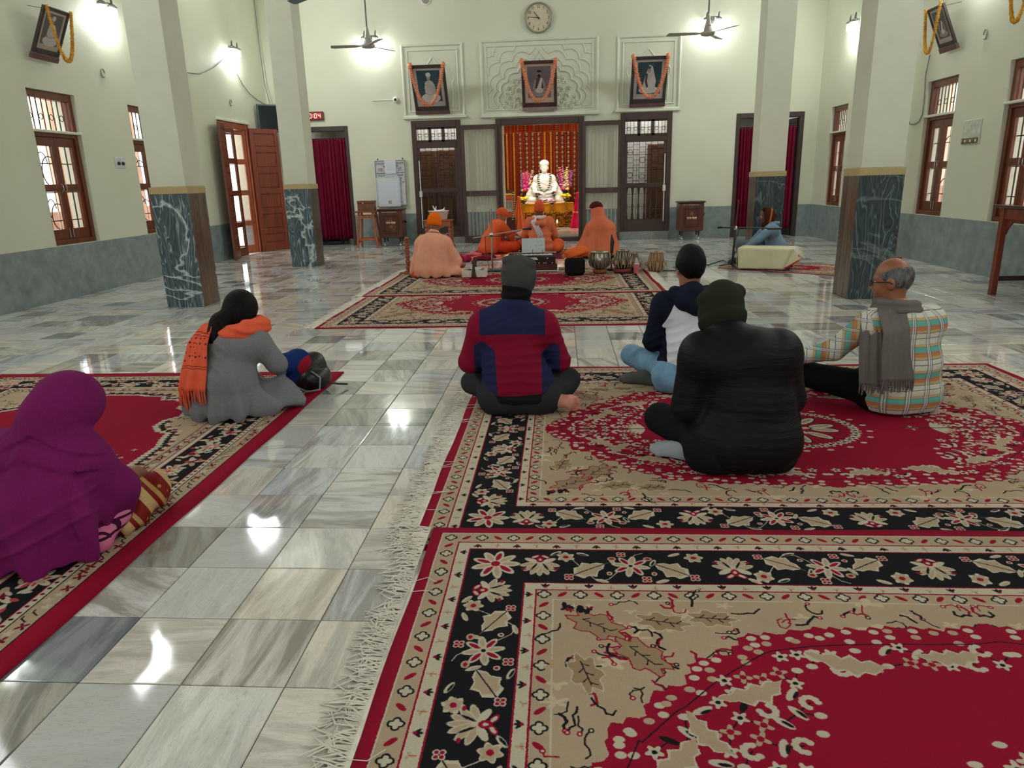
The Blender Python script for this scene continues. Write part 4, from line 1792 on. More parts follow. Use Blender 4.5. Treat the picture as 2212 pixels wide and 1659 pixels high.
# ================================================================ SOFT BODIES (implicit surfaces turned into one continuous mesh)
class SDF:
    def __init__(s, lo, hi, res):
        s.res = res
        s.lo = np.array(lo, np.float32)
        n = np.ceil((np.array(hi) - np.array(lo)) / res).astype(int) + 1
        s.n = n
        s.ax = [s.lo[i] + res * np.arange(n[i], dtype=np.float32) for i in range(3)]
        s.D = np.full(tuple(n), 1.0, np.float32)
        s.k = .03

    def _sub(s, lo, hi):
        sl = []
        for i in range(3):
            a = int(max(0, math.floor((lo[i] - s.lo[i]) / s.res)))
            b = int(min(s.n[i], math.ceil((hi[i] - s.lo[i]) / s.res) + 1))
            if a >= b:
                return None
            sl.append(slice(a, b))
        sl = tuple(sl)
        return sl, s.ax[0][sl[0]][:, None, None], s.ax[1][sl[1]][None, :, None], s.ax[2][sl[2]][None, None, :]

    def _merge(s, sl, d, k, cut=False):
        k = s.k if k is None else k
        A = s.D[sl]
        if cut:
            s.D[sl] = np.maximum(A, -d)
            return
        if k <= 1e-5:
            s.D[sl] = np.minimum(A, d)
            return
        h = np.clip(.5 + .5 * (A - d) / k, 0, 1)
        s.D[sl] = A * (1 - h) + d * h - k * h * (1 - h)

    def cap(s, a, b, ra, rb=None, k=None, sc=(1, 1, 1), cut=False):
        """tapered capsule; sc flattens it about its middle"""
        rb = ra if rb is None else rb
        a = np.array(a, float)
        b = np.array(b, float)
        m = max(ra, rb) * max(sc) + .05 + s.res * 2
        r_ = s._sub(np.minimum(a, b) - m, np.maximum(a, b) + m)
        if r_ is None:
            return s
        sl, X, Y, Z = r_
        c = (a + b) / 2
        sc = np.array(sc, float)
        A = (a - c) / sc
        B = (b - c) / sc - A
        px, py, pz = (X - c[0]) / sc[0] - A[0], (Y - c[1]) / sc[1] - A[1], (Z - c[2]) / sc[2] - A[2]
        L = max(float(B @ B), 1e-9)
        t = np.clip((px * B[0] + py * B[1] + pz * B[2]) / L, 0, 1)
        d = np.sqrt((px - t * B[0]) ** 2 + (py - t * B[1]) ** 2 + (pz - t * B[2]) ** 2) - (ra + (rb - ra) * t)
        s._merge(sl, (d * min(sc)).astype(np.float32), k, cut)
        return s

    def path(s, pts, rs, k=None, sc=(1, 1, 1)):
        if not isinstance(rs, (list, tuple)):
            rs = [rs] * len(pts)
        for i in range(len(pts) - 1):
            s.cap(pts[i], pts[i + 1], rs[i], rs[i + 1], k, sc)
        return s

    def ell(s, c, r, k=None, R=None, cut=False):
        m = max(r) + .05 + s.res * 2
        c = np.array(c, float)
        r_ = s._sub(c - m, c + m)
        if r_ is None:
            return s
        sl, X, Y, Z = r_
        x, y, z = X - c[0], Y - c[1], Z - c[2]
        if R is not None:
            R = np.array(R.to_3x3() if hasattr(R, 'to_3x3') else R)
            x, y, z = (x * R[0, 0] + y * R[1, 0] + z * R[2, 0], x * R[0, 1] + y * R[1, 1] + z * R[2, 1], x * R[0, 2] + y * R[1, 2] + z * R[2, 2])
        k0 = np.sqrt((x / r[0]) ** 2 + (y / r[1]) ** 2 + (z / r[2]) ** 2)
        k1 = np.sqrt((x / r[0] ** 2) ** 2 + (y / r[1] ** 2) ** 2 + (z / r[2] ** 2) ** 2) + 1e-6
        s._merge(sl, (k0 * (k0 - 1) / k1).astype(np.float32), k, cut)
        return s

    def floor(s, z=.004):
        s.D = np.maximum(s.D, (z - s.ax[2])[None, None, :])
        return s

    def clip(s, fn):
        """fn(X, Y, Z) > 0 is removed"""
        X, Y, Z = s.ax[0][:, None, None], s.ax[1][None, :, None], s.ax[2][None, None, :]
        s.D = np.maximum(s.D, fn(X, Y, Z).astype(np.float32))
        return s

    def disp(s, fn, band=.06):
        X, Y, Z = s.ax[0][:, None, None], s.ax[1][None, :, None], s.ax[2][None, None, :]
        s.D = s.D + fn(X, Y, Z).astype(np.float32)
        return s

    def verts(s):
        D = s.D
        D[0], D[-1], D[:, 0], D[:, -1], D[:, :, 0], D[:, :, -1] = 1, 1, 1, 1, 1, 1
        inside = D < 0
        nx, ny, nz = D.shape
        acc = np.zeros((nx - 1, ny - 1, nz - 1, 3), np.float32)
        cnt = np.zeros((nx - 1, ny - 1, nz - 1), np.float32)
        quads = []
        vid_req = []
        for ax in range(3):
            a = [slice(None)] * 3
            b = [slice(None)] * 3
            a[ax] = slice(0, -1)
            b[ax] = slice(1, None)
            A, B = D[tuple(a)], D[tuple(b)]
            cr = np.argwhere(inside[tuple(a)] != inside[tuple(b)])
            da, db = A[tuple(cr.T)], B[tuple(cr.T)]
            t = da / (da - db)
            P = cr.astype(np.float32)
            P[:, ax] += t
            o1, o2 = [(1, 2), (2, 0), (0, 1)][ax]
            for u in (0, -1):
                for v in (0, -1):
                    c = cr.copy()
                    c[:, o1] += u
                    c[:, o2] += v
                    np.add.at(acc, tuple(c.T), P)
                    np.add.at(cnt, tuple(c.T), 1)
            vid_req.append((ax, cr, inside[tuple(a)][tuple(cr.T)], o1, o2))
        cells = np.argwhere(cnt > 0)
        ids = np.full(cnt.shape, -1, np.int64)
        ids[tuple(cells.T)] = np.arange(len(cells))
        V = acc[tuple(cells.T)] / cnt[tuple(cells.T)][:, None] * s.res + s.lo
        for ax, cr, ins, o1, o2 in vid_req:
            q = []
            for u, v in ((0, 0), (-1, 0), (-1, -1), (0, -1)):
                c = cr.copy()
                c[:, o1] += u
                c[:, o2] += v
                q.append(ids[tuple(c.T)])
            q = np.stack(q, 1)
            q[~ins] = q[~ins][:, ::-1]
            quads.append(q)
        return V, np.concatenate(quads)

    def build(s, name, mat, parent=None, fields=None, relax=1, **tags):
        V, Q = s.verts()
        if relax:
            for _ in range(relax):
                S = np.zeros_like(V)
                c = np.zeros(len(V), np.float32)
                for i, j in ((0, 1), (1, 2), (2, 3), (3, 0)):
                    np.add.at(S, Q[:, i], V[Q[:, j]])
                    np.add.at(c, Q[:, i], 1)
                V = V * .5 + S / np.maximum(c, 1)[:, None] * .5
        me = bpy.data.meshes.new(name)
        me.vertices.add(len(V))
        me.vertices.foreach_set('co', V.astype(np.float32).ravel())
        me.loops.add(len(Q) * 4)
        me.loops.foreach_set('vertex_index', Q.astype(np.int32).ravel())
        me.polygons.add(len(Q))
        me.polygons.foreach_set('loop_start', np.arange(0, len(Q) * 4, 4, dtype=np.int32))
        me.polygons.foreach_set('use_smooth', np.ones(len(Q), bool))
        for m in (mat if isinstance(mat, (list, tuple)) else [mat]):
            me.materials.append(m)
        if fields:
            at = me.attributes.new('fld', 'FLOAT_VECTOR', 'POINT')
            at.data.foreach_set('vector', fields(V[:, 0], V[:, 1], V[:, 2]).astype(np.float32).ravel())
        me.update(calc_edges=True)
        me.validate()
        return link(name, me, parent, **tags)


def wav(X, Y, Z, sc, seed=0, n=4):
    """smooth wandering field in -1..1"""
    r = random.Random(seed)
    o = 0
    for i in range(n):
        a, b, c = r.gauss(0, 1), r.gauss(0, 1), r.gauss(0, 1)
        L = math.sqrt(a * a + b * b + c * c) / (sc * r.uniform(.7, 1.5))
        o = o + np.sin(X * (a / L) + Y * (b / L) + Z * (c / L) + r.uniform(0, 6.28))
    return o / n


def folds(X, Y, Z, n, amp, seed=0, zlo=0., zhi=.5, cx=0., cy=0.):
    """hanging folds around the vertical axis that grow towards the hem"""
    th = np.arctan2(Y - cy, X - cx)
    g = np.clip((zhi - Z) / (zhi - zlo), 0, 1)
    ph = wav(X, Y, Z, 4.0, seed) * 1.2
    return -amp * g * (np.sin(n * th + ph * 1.5 + seed) * .65 + .35 * np.sin(n * 1.7 * th + 2 * ph))


def wrinkles(X, Y, Z, amp, f=42., seed=0, tilt=.25):
    """short crosswise creases of a slack sleeve or jacket back"""
    m = np.clip(wav(X, Y, Z, 9, seed + 5) * 1.6, 0, 1)
    ph = (Z + tilt * X * np.sign(X + 1e-6)) * f + 2.0 * wav(X, Y, Z, 8, seed)
    return amp * m * (np.abs(np.sin(ph)) ** .6 - .5)


SKIN = M('brown_skin', (132, 86, 62), .5, var=.08, scale=12, bump=.1)
SKIN2 = M('dark_skin', (92, 58, 42), .5, var=.08, scale=12, bump=.1)
SKINF = M('light_sole_skin', (196, 132, 118), .55, var=.12, scale=10, bump=.15)
SKIN3 = M('warm_skin', (150, 96, 70), .5, var=.08, scale=12, bump=.1)
EYEW = M('eye_white', (226, 220, 210), .25, var=.02)
EYEB = M('eye_iris', (36, 22, 16), .15, var=.02)


def V3(*a):
    return np.array(a, float)


class Sitter:
    """cross-legged person; local frame faces +y, floor at z = 0. J holds the joints and can be overridden."""
    def __init__(s, rootname_label, loc, rz, sc=1.0, res=.008, **j):
        s.root = thing('person', rootname_label, 'person', loc, rz)
        s.root.scale = (sc, sc, sc)
        s.res = res
        J = dict(pel=V3(0, 0, .11), waist=V3(0, -.01, .26), chest=V3(0, .03, .43), neck=V3(0, .06, .585), head=V3(0, .095, .735),
                 shl=V3(-.165, .045, .535), shr=V3(.165, .045, .535), ell=V3(-.255, .10, .30), elr=V3(.255, .10, .30),
                 wrl=V3(-.17, .33, .20), wrr=V3(.17, .33, .20), hipl=V3(-.10, .02, .11), hipr=V3(.10, .02, .11),
                 knl=V3(-.33, .33, .12), knr=V3(.33, .33, .12), anl=V3(.06, .38, .07), anr=V3(-.06, .42, .06), yaw=0., nod=.15)
        for k, v in j.items():
            J[k] = V3(*v) if isinstance(v, (tuple, list)) else v
        s.J = J

    def grid(s, pad=.0, res=None, lo=None, hi=None):
        return SDF(lo or (-.62, -.34, -.012), hi or (.62, .74, .98), res or s.res)

    def headM(s):
        J = s.J
        return Matrix.Translation(Vector(J['head'])) @ Matrix.Rotation(J['yaw'], 4, 'Z') @ Matrix.Rotation(-J['nod'], 4, 'X')

    def hp(s, x, y, z):
        return np.array(s.headM() @ Vector((x, y, z)))

    def torso(s, g, inf=0., wide=1.):
        J = s.J
        g.cap(J['hipl'] + V3(.02, -.02, .01), J['hipr'] + V3(-.02, -.02, .01), .115 + inf, k=.05)
        g.cap(J['pel'], J['waist'], .115 + inf, .11 + inf, k=.06, sc=(1.25 * wide, 1, 1))
        g.cap(J['waist'], J['chest'], .11 + inf, .118 + inf, k=.06, sc=(1.28 * wide, .92, 1))
        g.cap(J['shl'] + V3(.02, -.01, -.03), J['shr'] + V3(-.02, -.01, -.03), .078 + inf, k=.06)
        g.cap(J['chest'] + V3(0, 0, .05), J['neck'] + V3(0, -.015, -.02), .09 + inf, .05 + inf, k=.05)

    def arms(s, g, inf=0., k=.03, cuff=1.0, sides='lr'):
        J = s.J
        for c in sides:
            sh, el, wr = J['sh' + c], J['el' + c], J['wr' + c]
            g.cap(sh, el, .056 + inf, .045 + inf, k=k)
            g.cap(el, el + (wr - el) * cuff, .044 + inf, .032 + inf * .8, k=.02)

    def legs(s, g, inf=0., shin=1.0, k=.03):
        J = s.J
        for c in 'lr':
            h, kn, an = J['hip' + c], J['kn' + c], J['an' + c]
            g.cap(h, kn, .088 + inf, .062 + inf, k=k)
            g.cap(kn, kn + (an - kn) * shin, .058 + inf, .038 + inf, k=.025)

    def hand(s, g, c, spread=.35, curl=.6, down=None):
        """palm, four unequal bent fingers and a thumb from the side of the palm"""
        J = s.J
        el, wr = J['el' + c], J['wr' + c]
        f = wr - el
        f = f / np.linalg.norm(f)
        f = f * .8 + (V3(0, 0, -.35) if down is None else V3(*down))
        f /= np.linalg.norm(f)
        side = np.cross(f, V3(0, 0, 1))
        side /= np.linalg.norm(side)
        if c == 'l':
            th = side
        else:
            th = -side
        nrm = np.cross(side, f)
        nrm = nrm if nrm[2] > 0 else -nrm
        p0 = wr + f * .015
        g.cap(wr - f * .02, p0 + f * .03, .026, .027, k=.015)
        for q in (-.022, 0, .022):
            g.cap(p0 + side * q * .7, p0 + f * .06 + side * q, .016, .014, k=.014)
        for i, (q, L) in enumerate(((-.030, .058), (-.010, .070), (.011, .066), (.031, .050))):
            if c == 'l':
                q = -q
            b = p0 + f * .065 + side * q
            d = f + side * q * spread * 9
            d /= np.linalg.norm(d)
            m = b + d * L * .55
            dd = d * math.cos(curl) - nrm * math.sin(curl)
            e = m + dd * L * .55
            g.cap(b, m, .0098, .0088, k=.006)
            g.cap(m, e, .0088, .0068, k=.004)
        b = p0 + th * .022 + f * .01
        m = b + th * .030 + f * .028 - nrm * .008
        g.cap(b, m, .014, .0105, k=.012)
        g.cap(m, m + f * .03 + th * .004 - nrm * .010, .0105, .008, k=.004)

    def foot(s, g, an, direc, up=(0, 0, 1), inf=0.0, toes=True, L=.23):
        d = V3(*direc)
        d /= np.linalg.norm(d)
        u = V3(*up)
        u -= d * (u @ d)
        u /= np.linalg.norm(u)
        sd = np.cross(d, u)
        an = V3(*an)
        heel = an - d * .045 - u * .03
        g.cap(an, heel, .034 + inf, .033 + inf, k=.03)
        g.cap(heel, an + d * (L * .55) - u * .035, .033 + inf, .030 + inf, k=.03)
        g.cap(an + d * .02, an + d * (L * .5) - u * .02, .034 + inf, .028 + inf, k=.03)
        ball = an + d * (L * .58) - u * .038
        g.cap(ball - sd * .026, ball + sd * .026, .024 + inf, k=.02)
        if toes:
            for i in range(5):
                q = (i - 2) * .0175
                ln = (.040, .042, .038, .032, .026)[i]
                b = ball + sd * q + d * .008
                g.cap(b, b + d * ln, .0095, .0100 if i else .0125, k=.004)
        else:
            g.cap(ball, ball + d * .04, .028 + inf, .024 + inf, k=.03, sc=(1, 1, 1))

    def body(s, skin=SKIN, feet=True, hands=True, beard=None, toes=True, footdir=None, res=None):
        """one continuous skin surface from head to foot"""
        J = s.J
        g = s.grid(res=res or s.res)
        s.torso(g, -.022)
        s.arms(g, -.004)
        s.legs(g, -.022)
        g.cap(J['neck'] + V3(0, 0, -.04), J['head'] + V3(0, -.01, -.06), .055, .052, k=.03)
        h = s.hp
        R = s.headM().to_3x3().to_4x4()
        g.ell(h(0, -.008, .035), (.076, .094, .098), k=.02, R=R)
        g.ell(h(0, .012, -.035), (.060, .072, .078), k=.04, R=R)
        g.cap(h(0, .045, -.095), h(0, .055, -.09), .026, k=.04)
        g.cap(h(0, .088, .02), h(0, .104, -.022), .009, .013, k=.012)
        for q in (-1, 1):
            g.cap(h(q * .013, .092, -.026), h(q * .013, .09, -.026), .009, k=.008)
            g.cap(h(q * .014, .084, .036), h(q * .045, .068, .034), .009, k=.012)
            g.ell(h(q * .031, .086, .012), (.016, .012, .010), k=.004, R=R, cut=True)
            g.cap(h(q * .034, .066, -.022), h(q * .036, .062, -.03), .02, k=.03)
            # ear: rim, lobe and hollow
            g.ell(h(q * .080, -.008, .0), (.010, .022, .034), k=.008, R=R)
            g.ell(h(q * .091, -.002, .004), (.006, .012, .020), k=.004, R=R, cut=True)
        g.cap(h(-.02, .087, -.055), h(.02, .087, -.055), .008, k=.008)
        g.cap(h(-.016, .083, -.067), h(.016, .083, -.067), .009, k=.008)
        if hands:
            for c in 'lr':
                s.hand(g, c, down=J.get('hd' + c), curl=J.get('curl', .6))
        if feet:
            for c in 'lr':
                an = J['an' + c]
                fd = (footdir or {}).get(c)
                if fd is None:
                    d = an - J['kn' + c]
                    fd = ((d[0], d[1], 0), (0, 0, 1))
                s.foot(g, an, fd[0], fd[1], toes=toes)
        g.floor(.003)
        o = g.build('body', skin, s.root)
        Rm = s.headM()
        for q in (-1, 1):
            e = MB(Rm)
            e.ball((q * .031, .071, .012), .0125, 10, 8)
            eo = e.build('eye', EYEW, o)
            e = MB(Rm)
            e.ball((q * .031, .0800, .012), (.0055, .004, .0055), 8, 6)
            e.build('iris', EYEB, eo)
        return o

    def cap_hat(s, name, mat, hi=.075, inf=.012, low=-.0, tip=0., tilt=0., fold=True, slouch=0., seed=0, res=None, rim=.006, crease=0., lumps=()):
        """knitted cap over the skull; low = height of the rim on the head"""
        g = s.grid(res=res or s.res)
        h = s.hp
        R = s.headM().to_3x3().to_4x4()
        g.ell(h(0, -.006, .035), (.078 + inf, .096 + inf, .092 + inf), k=.02, R=R)
        g.ell(h(0, -.02 - slouch, .035 + hi * .55), (.066 + inf, .075 + inf, .05 + hi * .45), k=.03, R=R)
        for a in lumps:
            g.ell(h(*a[:3]), a[3:6], k=.005, R=R)
        if tip:
            g.cap(h(0, -.02, .10), h(0, -.03, .12 + tip), .04, .018, k=.03)
        g.cap(h(0, -.01, low + .02), h(0, -.01, low - .0), .001, .001, k=.001)
        Mi = np.array(s.headM().inverted())

        def cut(X, Y, Z):
            z = Mi[2, 0] * X + Mi[2, 1] * Y + Mi[2, 2] * Z + Mi[2, 3]
            y = Mi[1, 0] * X + Mi[1, 1] * Y + Mi[1, 2] * Z + Mi[1, 3]
            return (low + tilt * y) - z
        g.clip(cut)
        if crease:
            g.disp(lambda X, Y, Z: crease * (np.abs(np.sin((X - Z * .6) * 26 + 2.5 * wav(X, Y, Z, 12, seed))) ** .5 - .6) * np.clip(wav(X, Y, Z, 12, seed + 3) + .4, 0, 1))
        if fold:
            def band(X, Y, Z):
                z = Mi[2, 0] * X + Mi[2, 1] * Y + Mi[2, 2] * Z + Mi[2, 3]
                y = Mi[1, 0] * X + Mi[1, 1] * Y + Mi[1, 2] * Z + Mi[1, 3]
                q = z - (low + tilt * y)
                b = np.exp(-((q - .033) / .034) ** 8) * -rim
                return b + .004 * wav(X, Y, Z, 14, seed) * (q > .07)
            g.disp(band)
        return g.build(name, mat, s.root)


def glasses(s, parent=None):
    g = MB(s.headM())
    for q in (-1, 1):
        g.ring([(q * .034 + .024 * math.cos(a * PI / 8), .099, .010 + .018 * math.sin(a * PI / 8)) for a in range(16)], .0026, 6, True)
        g.ring([(q * .058, .098, .014), (q * .080, .080, .016), (q * .088, .0, .014), (q * .088, -.02, .002)], .0028, 6)
    g.ring([(-.010, .100, .014), (0, .104, .018), (.010, .100, .014)], .0025, 6)
    return g.build('glasses', BLACKP, s.root)
# ================================================================ PEOPLE IN THE FOREGROUND
def fld_mat(name, build, rough=.85, weave=240, bump=.25, sheen=.2):
    """cloth whose colour areas are cut along smooth fields stored on the mesh"""
    t = NT(name, rough, .12)
    at = t.t.nodes.new('ShaderNodeAttribute')
    at.attribute_name = 'fld'
    f = t.sep(at.outputs['Vector'])
    g = t.noise(weave, 2)
    c = build(t, f)
    t.col(t.mix(.22, c, t.ramp(g, [(.3, (.45, .45, .45)), (.7, (1, 1, 1))]), 'MULTIPLY'))
    pass
    t.bump(g, bump, .002)
    return t.m


# ---- man in the maroon and navy jacket
def jacket_rb(t, f):
    c = t.mix(t.math('GREATER_THAN', f[0], 0.), lin((126, 15, 44)), lin((36, 38, 74)))
    return t.mix(t.math('GREATER_THAN', f[1], 0.), c, lin((26, 26, 30)))


p = Sitter('person in a maroon and navy jacket with a dark grey cap, one bare sole showing', (-.245, 3.98, .009), math.radians(2), 1.0, .0075,
           pel=(.01, 0, .115), waist=(-.035, -.005, .28), chest=(-.055, .035, .45), neck=(-.015, .06, .605), head=(.008, .10, .72),
           shl=(-.205, .04, .50), shr=(.155, .05, .49), ell=(-.285, .05, .28), elr=(.235, .07, .27), wrl=(-.21, .30, .19), wrr=(.20, .28, .19),
           hipl=(-.10, 0, .11), hipr=(.10, 0, .11), knl=(-.29, .20, .11), knr=(.29, .16, .13), anl=(.10, .32, .07), anr=(.165, -.03, .075), nod=.3)
SOLE = NT('skin_with_pale_sole', .5, .3)
so_ = SOLE.sep(SOLE.obj())
SOLE.col(SOLE.mix(SOLE.math('MULTIPLY', SOLE.math('GREATER_THAN', so_[0], .12), SOLE.math('LESS_THAN', so_[2], .125)), lin((150, 96, 70)), SOLE.ramp(SOLE.noise(22, 3), [(.3, lin((198, 126, 112))), (.7, lin((222, 158, 144)))])))
p.body(SOLE.m, footdir={'r': ((1, -.10, -.03), (-.1, .96, .28))})
g = p.grid()
p.torso(g, .018, 1.0)
p.arms(g, .02, cuff=.95)
g.cap((-.17, .03, .53), (-.04, .04, .60), .05, k=.06).cap((.12, .03, .52), (.0, .04, .60), .05, k=.06)
g.cap((0, -.02, .17), (0, -.02, .12), .15, k=.05, sc=(1.25, 1, 1))
g.clip(lambda X, Y, Z: .075 - Z + .12 * X * 0)
g.disp(lambda X, Y, Z: wrinkles(X, Y, Z, .010, 60, 3, .1) + wrinkles(X + .3, Y, Z, .009, 70, 9, -.45) + .003 * wav(X, Y, Z, 18, 2))


def f1(x, y, z):
    yoke = np.minimum(z - .445 - .02 * np.cos(x * 7) + .05 * x, .185 - np.abs(x + .03))
    under = np.maximum(np.minimum(-.125 - x - .05 * (z - .3), .43 - z - np.abs(x + .2) * .8), np.minimum(x - .13 + (z - .40) * .0, .40 - z - np.abs(x - .2) * .8))
    outer = np.maximum(-(x + .262) - (y - .1) * .1, (x - .235))
    under = np.minimum(under, .42 - z)
    under = np.where(outer > 0, -outer, under)
    a = np.maximum(yoke, under)
    b = np.minimum(.132 - z + .06 * np.abs(x) * 0 + .04 * x, .26 - np.abs(x))
    return np.stack([a, b, 0 * x], 1)


g.build('jacket', fld_mat('maroon_navy_fleece', jacket_rb), p.root, fields=f1)
TRG = cloth('charcoal_trousers', (44, 46, 48))
g = p.grid()
p.legs(g, .006, shin=.80)
g.cap((-.12, -.03, .09), (.12, -.03, .09), .125, k=.05)
g.cap((.27, .12, .10), (.24, .03, .10), .062, .055, k=.03)
g.floor(.004).disp(lambda X, Y, Z: .004 * wav(X, Y, Z, 16, 8))
g.build('trousers', TRG, p.root)
g = p.grid(lo=(-.3, -.2, .4), hi=(.3, .4, .98))
g.cap(p.J['neck'] + V3(0, 0, -.01), p.J['neck'] + V3(.01, .015, .075), .083, .086, k=.02)
g.disp(lambda X, Y, Z: .004 * np.sin(Z * 130 + 2 * wav(X, Y, Z, 10, 1)))
g.build('neck_warmer', cloth('black_fleece', (18, 18, 20)), p.root)
p.cap_hat('cap', cloth('dark_grey_knit', (66, 66, 66), bump=.5, weave=180), .075, .024, low=-.06, tilt=-.2, fold=False, seed=4, crease=.012, lumps=((.045, -.055, .095, .060, .060, .045), (-.030, -.060, .120, .062, .055, .034), (.072, -.035, .040, .034, .060, .060), (-.02, -.085, .060, .07, .034, .030)))

# ---- man in the white and navy raglan hoodie
p = Sitter('person in a white and navy hooded sweatshirt and light blue jeans', (.805, 4.40, .009), math.radians(4), 1.0, .008,
           neck=(-.02, .06, .605), head=(-.005, .08, .735), shl=(-.165, .045, .535), ell=(-.225, .06, .30), wrl=(-.18, .30, .2), knl=(-.32, .30, .15),
           anl=(-.16, .08, .06), knr=(.32, .30, .12), yaw=.12, nod=.1)
p.body(SKIN3)


def raglan(t, f):
    c = t.mix(t.math('GREATER_THAN', f[0], 0.), lin((226, 229, 240)), lin((22, 26, 44)))
    s1 = t.math('LESS_THAN', t.math('ABSOLUTE', t.math('SUBTRACT', f[1], .012)), .006)
    s2 = t.math('LESS_THAN', t.math('ABSOLUTE', t.math('SUBTRACT', f[1], .030)), .005)
    c = t.mix(t.math('LESS_THAN', f[1], .040), c, lin((22, 26, 44)))
    return t.mix(t.math('MAXIMUM', s1, s2), c, lin((196, 202, 216)))


g = p.grid()
p.torso(g, .02)
p.arms(g, .018, cuff=.95)
g.clip(lambda X, Y, Z: .085 - Z)
g.disp(lambda X, Y, Z: .004 * wav(X, Y, Z, 17, 2) + wrinkles(X, Y, Z, .008, 60, 6, .5))


def f2(x, y, z):
    arm = np.maximum(np.abs(x + .0) - .165 + (z - .46) * .45 * (z > .40), z - .60)
    return np.stack([arm, z - .085, 0 * x], 1)


g.build('sweatshirt', fld_mat('raglan_fleece', raglan), p.root, fields=f2)
g = p.grid(lo=(-.3, -.25, .4), hi=(.3, .4, .75))
g.path([(-.10, .06, .60), (-.115, -.01, .585), (-.07, -.065, .555), (0, -.085, .525), (.07, -.065, .555), (.115, -.01, .585), (.10, .06, .60)], [.04, .045, .045, .045, .045, .045, .04], k=.03)
g.cap((0, -.03, .60), (0, .04, .605), .07, k=.03)
g.build('hood', cloth('navy_fleece', (22, 26, 44)), p.root)
JEANS = M('light_blue_denim', (112, 152, 184), .85, var=.25, scale=9, bump=.3, bscale=200)
g = p.grid()
p.legs(g, .006, shin=.9)
g.cap((-.12, -.04, .09), (.12, -.04, .09), .125, k=.05)
g.floor(.004).disp(lambda X, Y, Z: .005 * wav(X, Y, Z, 18, 3))
g.build('jeans', JEANS, p.root)
g = p.grid()
p.foot(g, (-.24, .10, .055), (-.8, .45, 0), inf=.004, toes=False)
g.floor(.004)
g.build('sock', cloth('grey_sock', (84, 86, 84)), p.root)
HAIRB = M('black_hair', (15, 13, 12), .6, spec=.12, var=.4, scale=90, bump=.8, stretch=(1, 1, .12), bscale=160)


def hair_cap(p, mat, inf=.010, low=-.02, tilt=-.5, front=.045, name='hair', bump=.003, top=0.):
    g = p.grid(lo=tuple(p.J['head'] + V3(-.15, -.16, -.15)), hi=tuple(p.J['head'] + V3(.15, .16, .2)), res=.006)
    R = p.headM().to_3x3().to_4x4()
    g.ell(p.hp(0, -.010, .036 + top * .4), (.078 + inf, .095 + inf, .098 + inf + top), k=.02, R=R)
    Mi = np.array(p.headM().inverted())

    def cut(X, Y, Z):
        z = Mi[2, 0] * X + Mi[2, 1] * Y + Mi[2, 2] * Z + Mi[2, 3]
        y = Mi[1, 0] * X + Mi[1, 1] * Y + Mi[1, 2] * Z + Mi[1, 3]
        lim = np.where(y < -.01, low - .045 * np.clip((-.01 - y) / .05, 0, 1), low + (y + .01) * 1.4)
        return np.maximum(lim - z, (y - front) * 1.0 - .4 * np.clip(z - .06, 0, 1))
    g.clip(cut)
    g.disp(lambda X, Y, Z: bump * wav(X, Y, Z, 70, 9, 6))
    return g.build(name, mat, p.root)


hair_cap(p, HAIRB, .012, -.01, front=.06, bump=.005, top=.008)
glasses(p)

# ---- man in the black jacket
def puff(rgb):
    t = NT('black_quilted_nylon', .55, .16)
    t.col(lin(rgb))
    v = t.mapd((5, 5, 26))
    t.bump(t.noise(1.6, 4, v, .55, .8), .28, .02)
    return t.m


p = Sitter('person in a black jacket with an olive green knitted cap', (.80, 3.13, .009), math.radians(3), 1.0, .0075,
           pel=(.03, 0, .12), waist=(.04, -.0, .28), chest=(.02, .03, .47), neck=(-.05, .10, .60), head=(-.06, .155, .645),
           shl=(-.175, .04, .535), shr=(.17, .03, .54), ell=(-.225, .03, .27), elr=(.24, .06, .30), wrl=(-.19, .22, .20), wrr=(.22, .32, .2),
           knl=(-.30, .28, .14), anl=(-.14, .08, .06), knr=(.32, .30, .12), yaw=.15, nod=.35)
p.body(SKIN3)
g = p.grid()
p.torso(g, .036, 1.02)
p.arms(g, .03, cuff=.97)
g.cap((-.04, -.03, .13), (.11, -.03, .13), .152, k=.05, sc=(1.1, 1, 1))
g.cap((-.04, .03, .575), (-.055, .085, .615), .085, .076, k=.04)
g.clip(lambda X, Y, Z: .03 - Z)
g.disp(lambda X, Y, Z: wrinkles(X, Y, Z, .004, 80, 3, .1) + .006 * wav(X, Y, Z, 12, 12) + wrinkles(X, Y, Z, .012, 75, 8, -.6) * (X < -.08) + wrinkles(X, Y, Z, .008, 60, 15, .12) * (Z < .3))
g.build('jacket', puff((13, 14, 17)), p.root)
g = p.grid()
p.legs(g, .012, shin=.75)
g.cap((-.12, -.03, .09), (.14, -.03, .09), .13, k=.05)
g.floor(.004).disp(lambda X, Y, Z: .004 * wav(X, Y, Z, 16, 8))
g.build('trousers', cloth('black_trousers', (22, 23, 26)), p.root)
g = p.grid()
p.foot(g, (-.20, .07, .055), (-.75, .55, 0), inf=.006, toes=False)
g.floor(.004)
so = g.build('sock', cloth('light_grey_sock', (150, 156, 164)), p.root)
p.cap_hat('cap', cloth('olive_knit', (38, 42, 30), bump=.6, weave=150), .10, .024, low=-.055, tilt=-.25, fold=True, seed=2, slouch=.01, rim=.010, lumps=((.05, -.03, .12, .06, .07, .045), (-.055, -.02, .10, .055, .07, .045)))

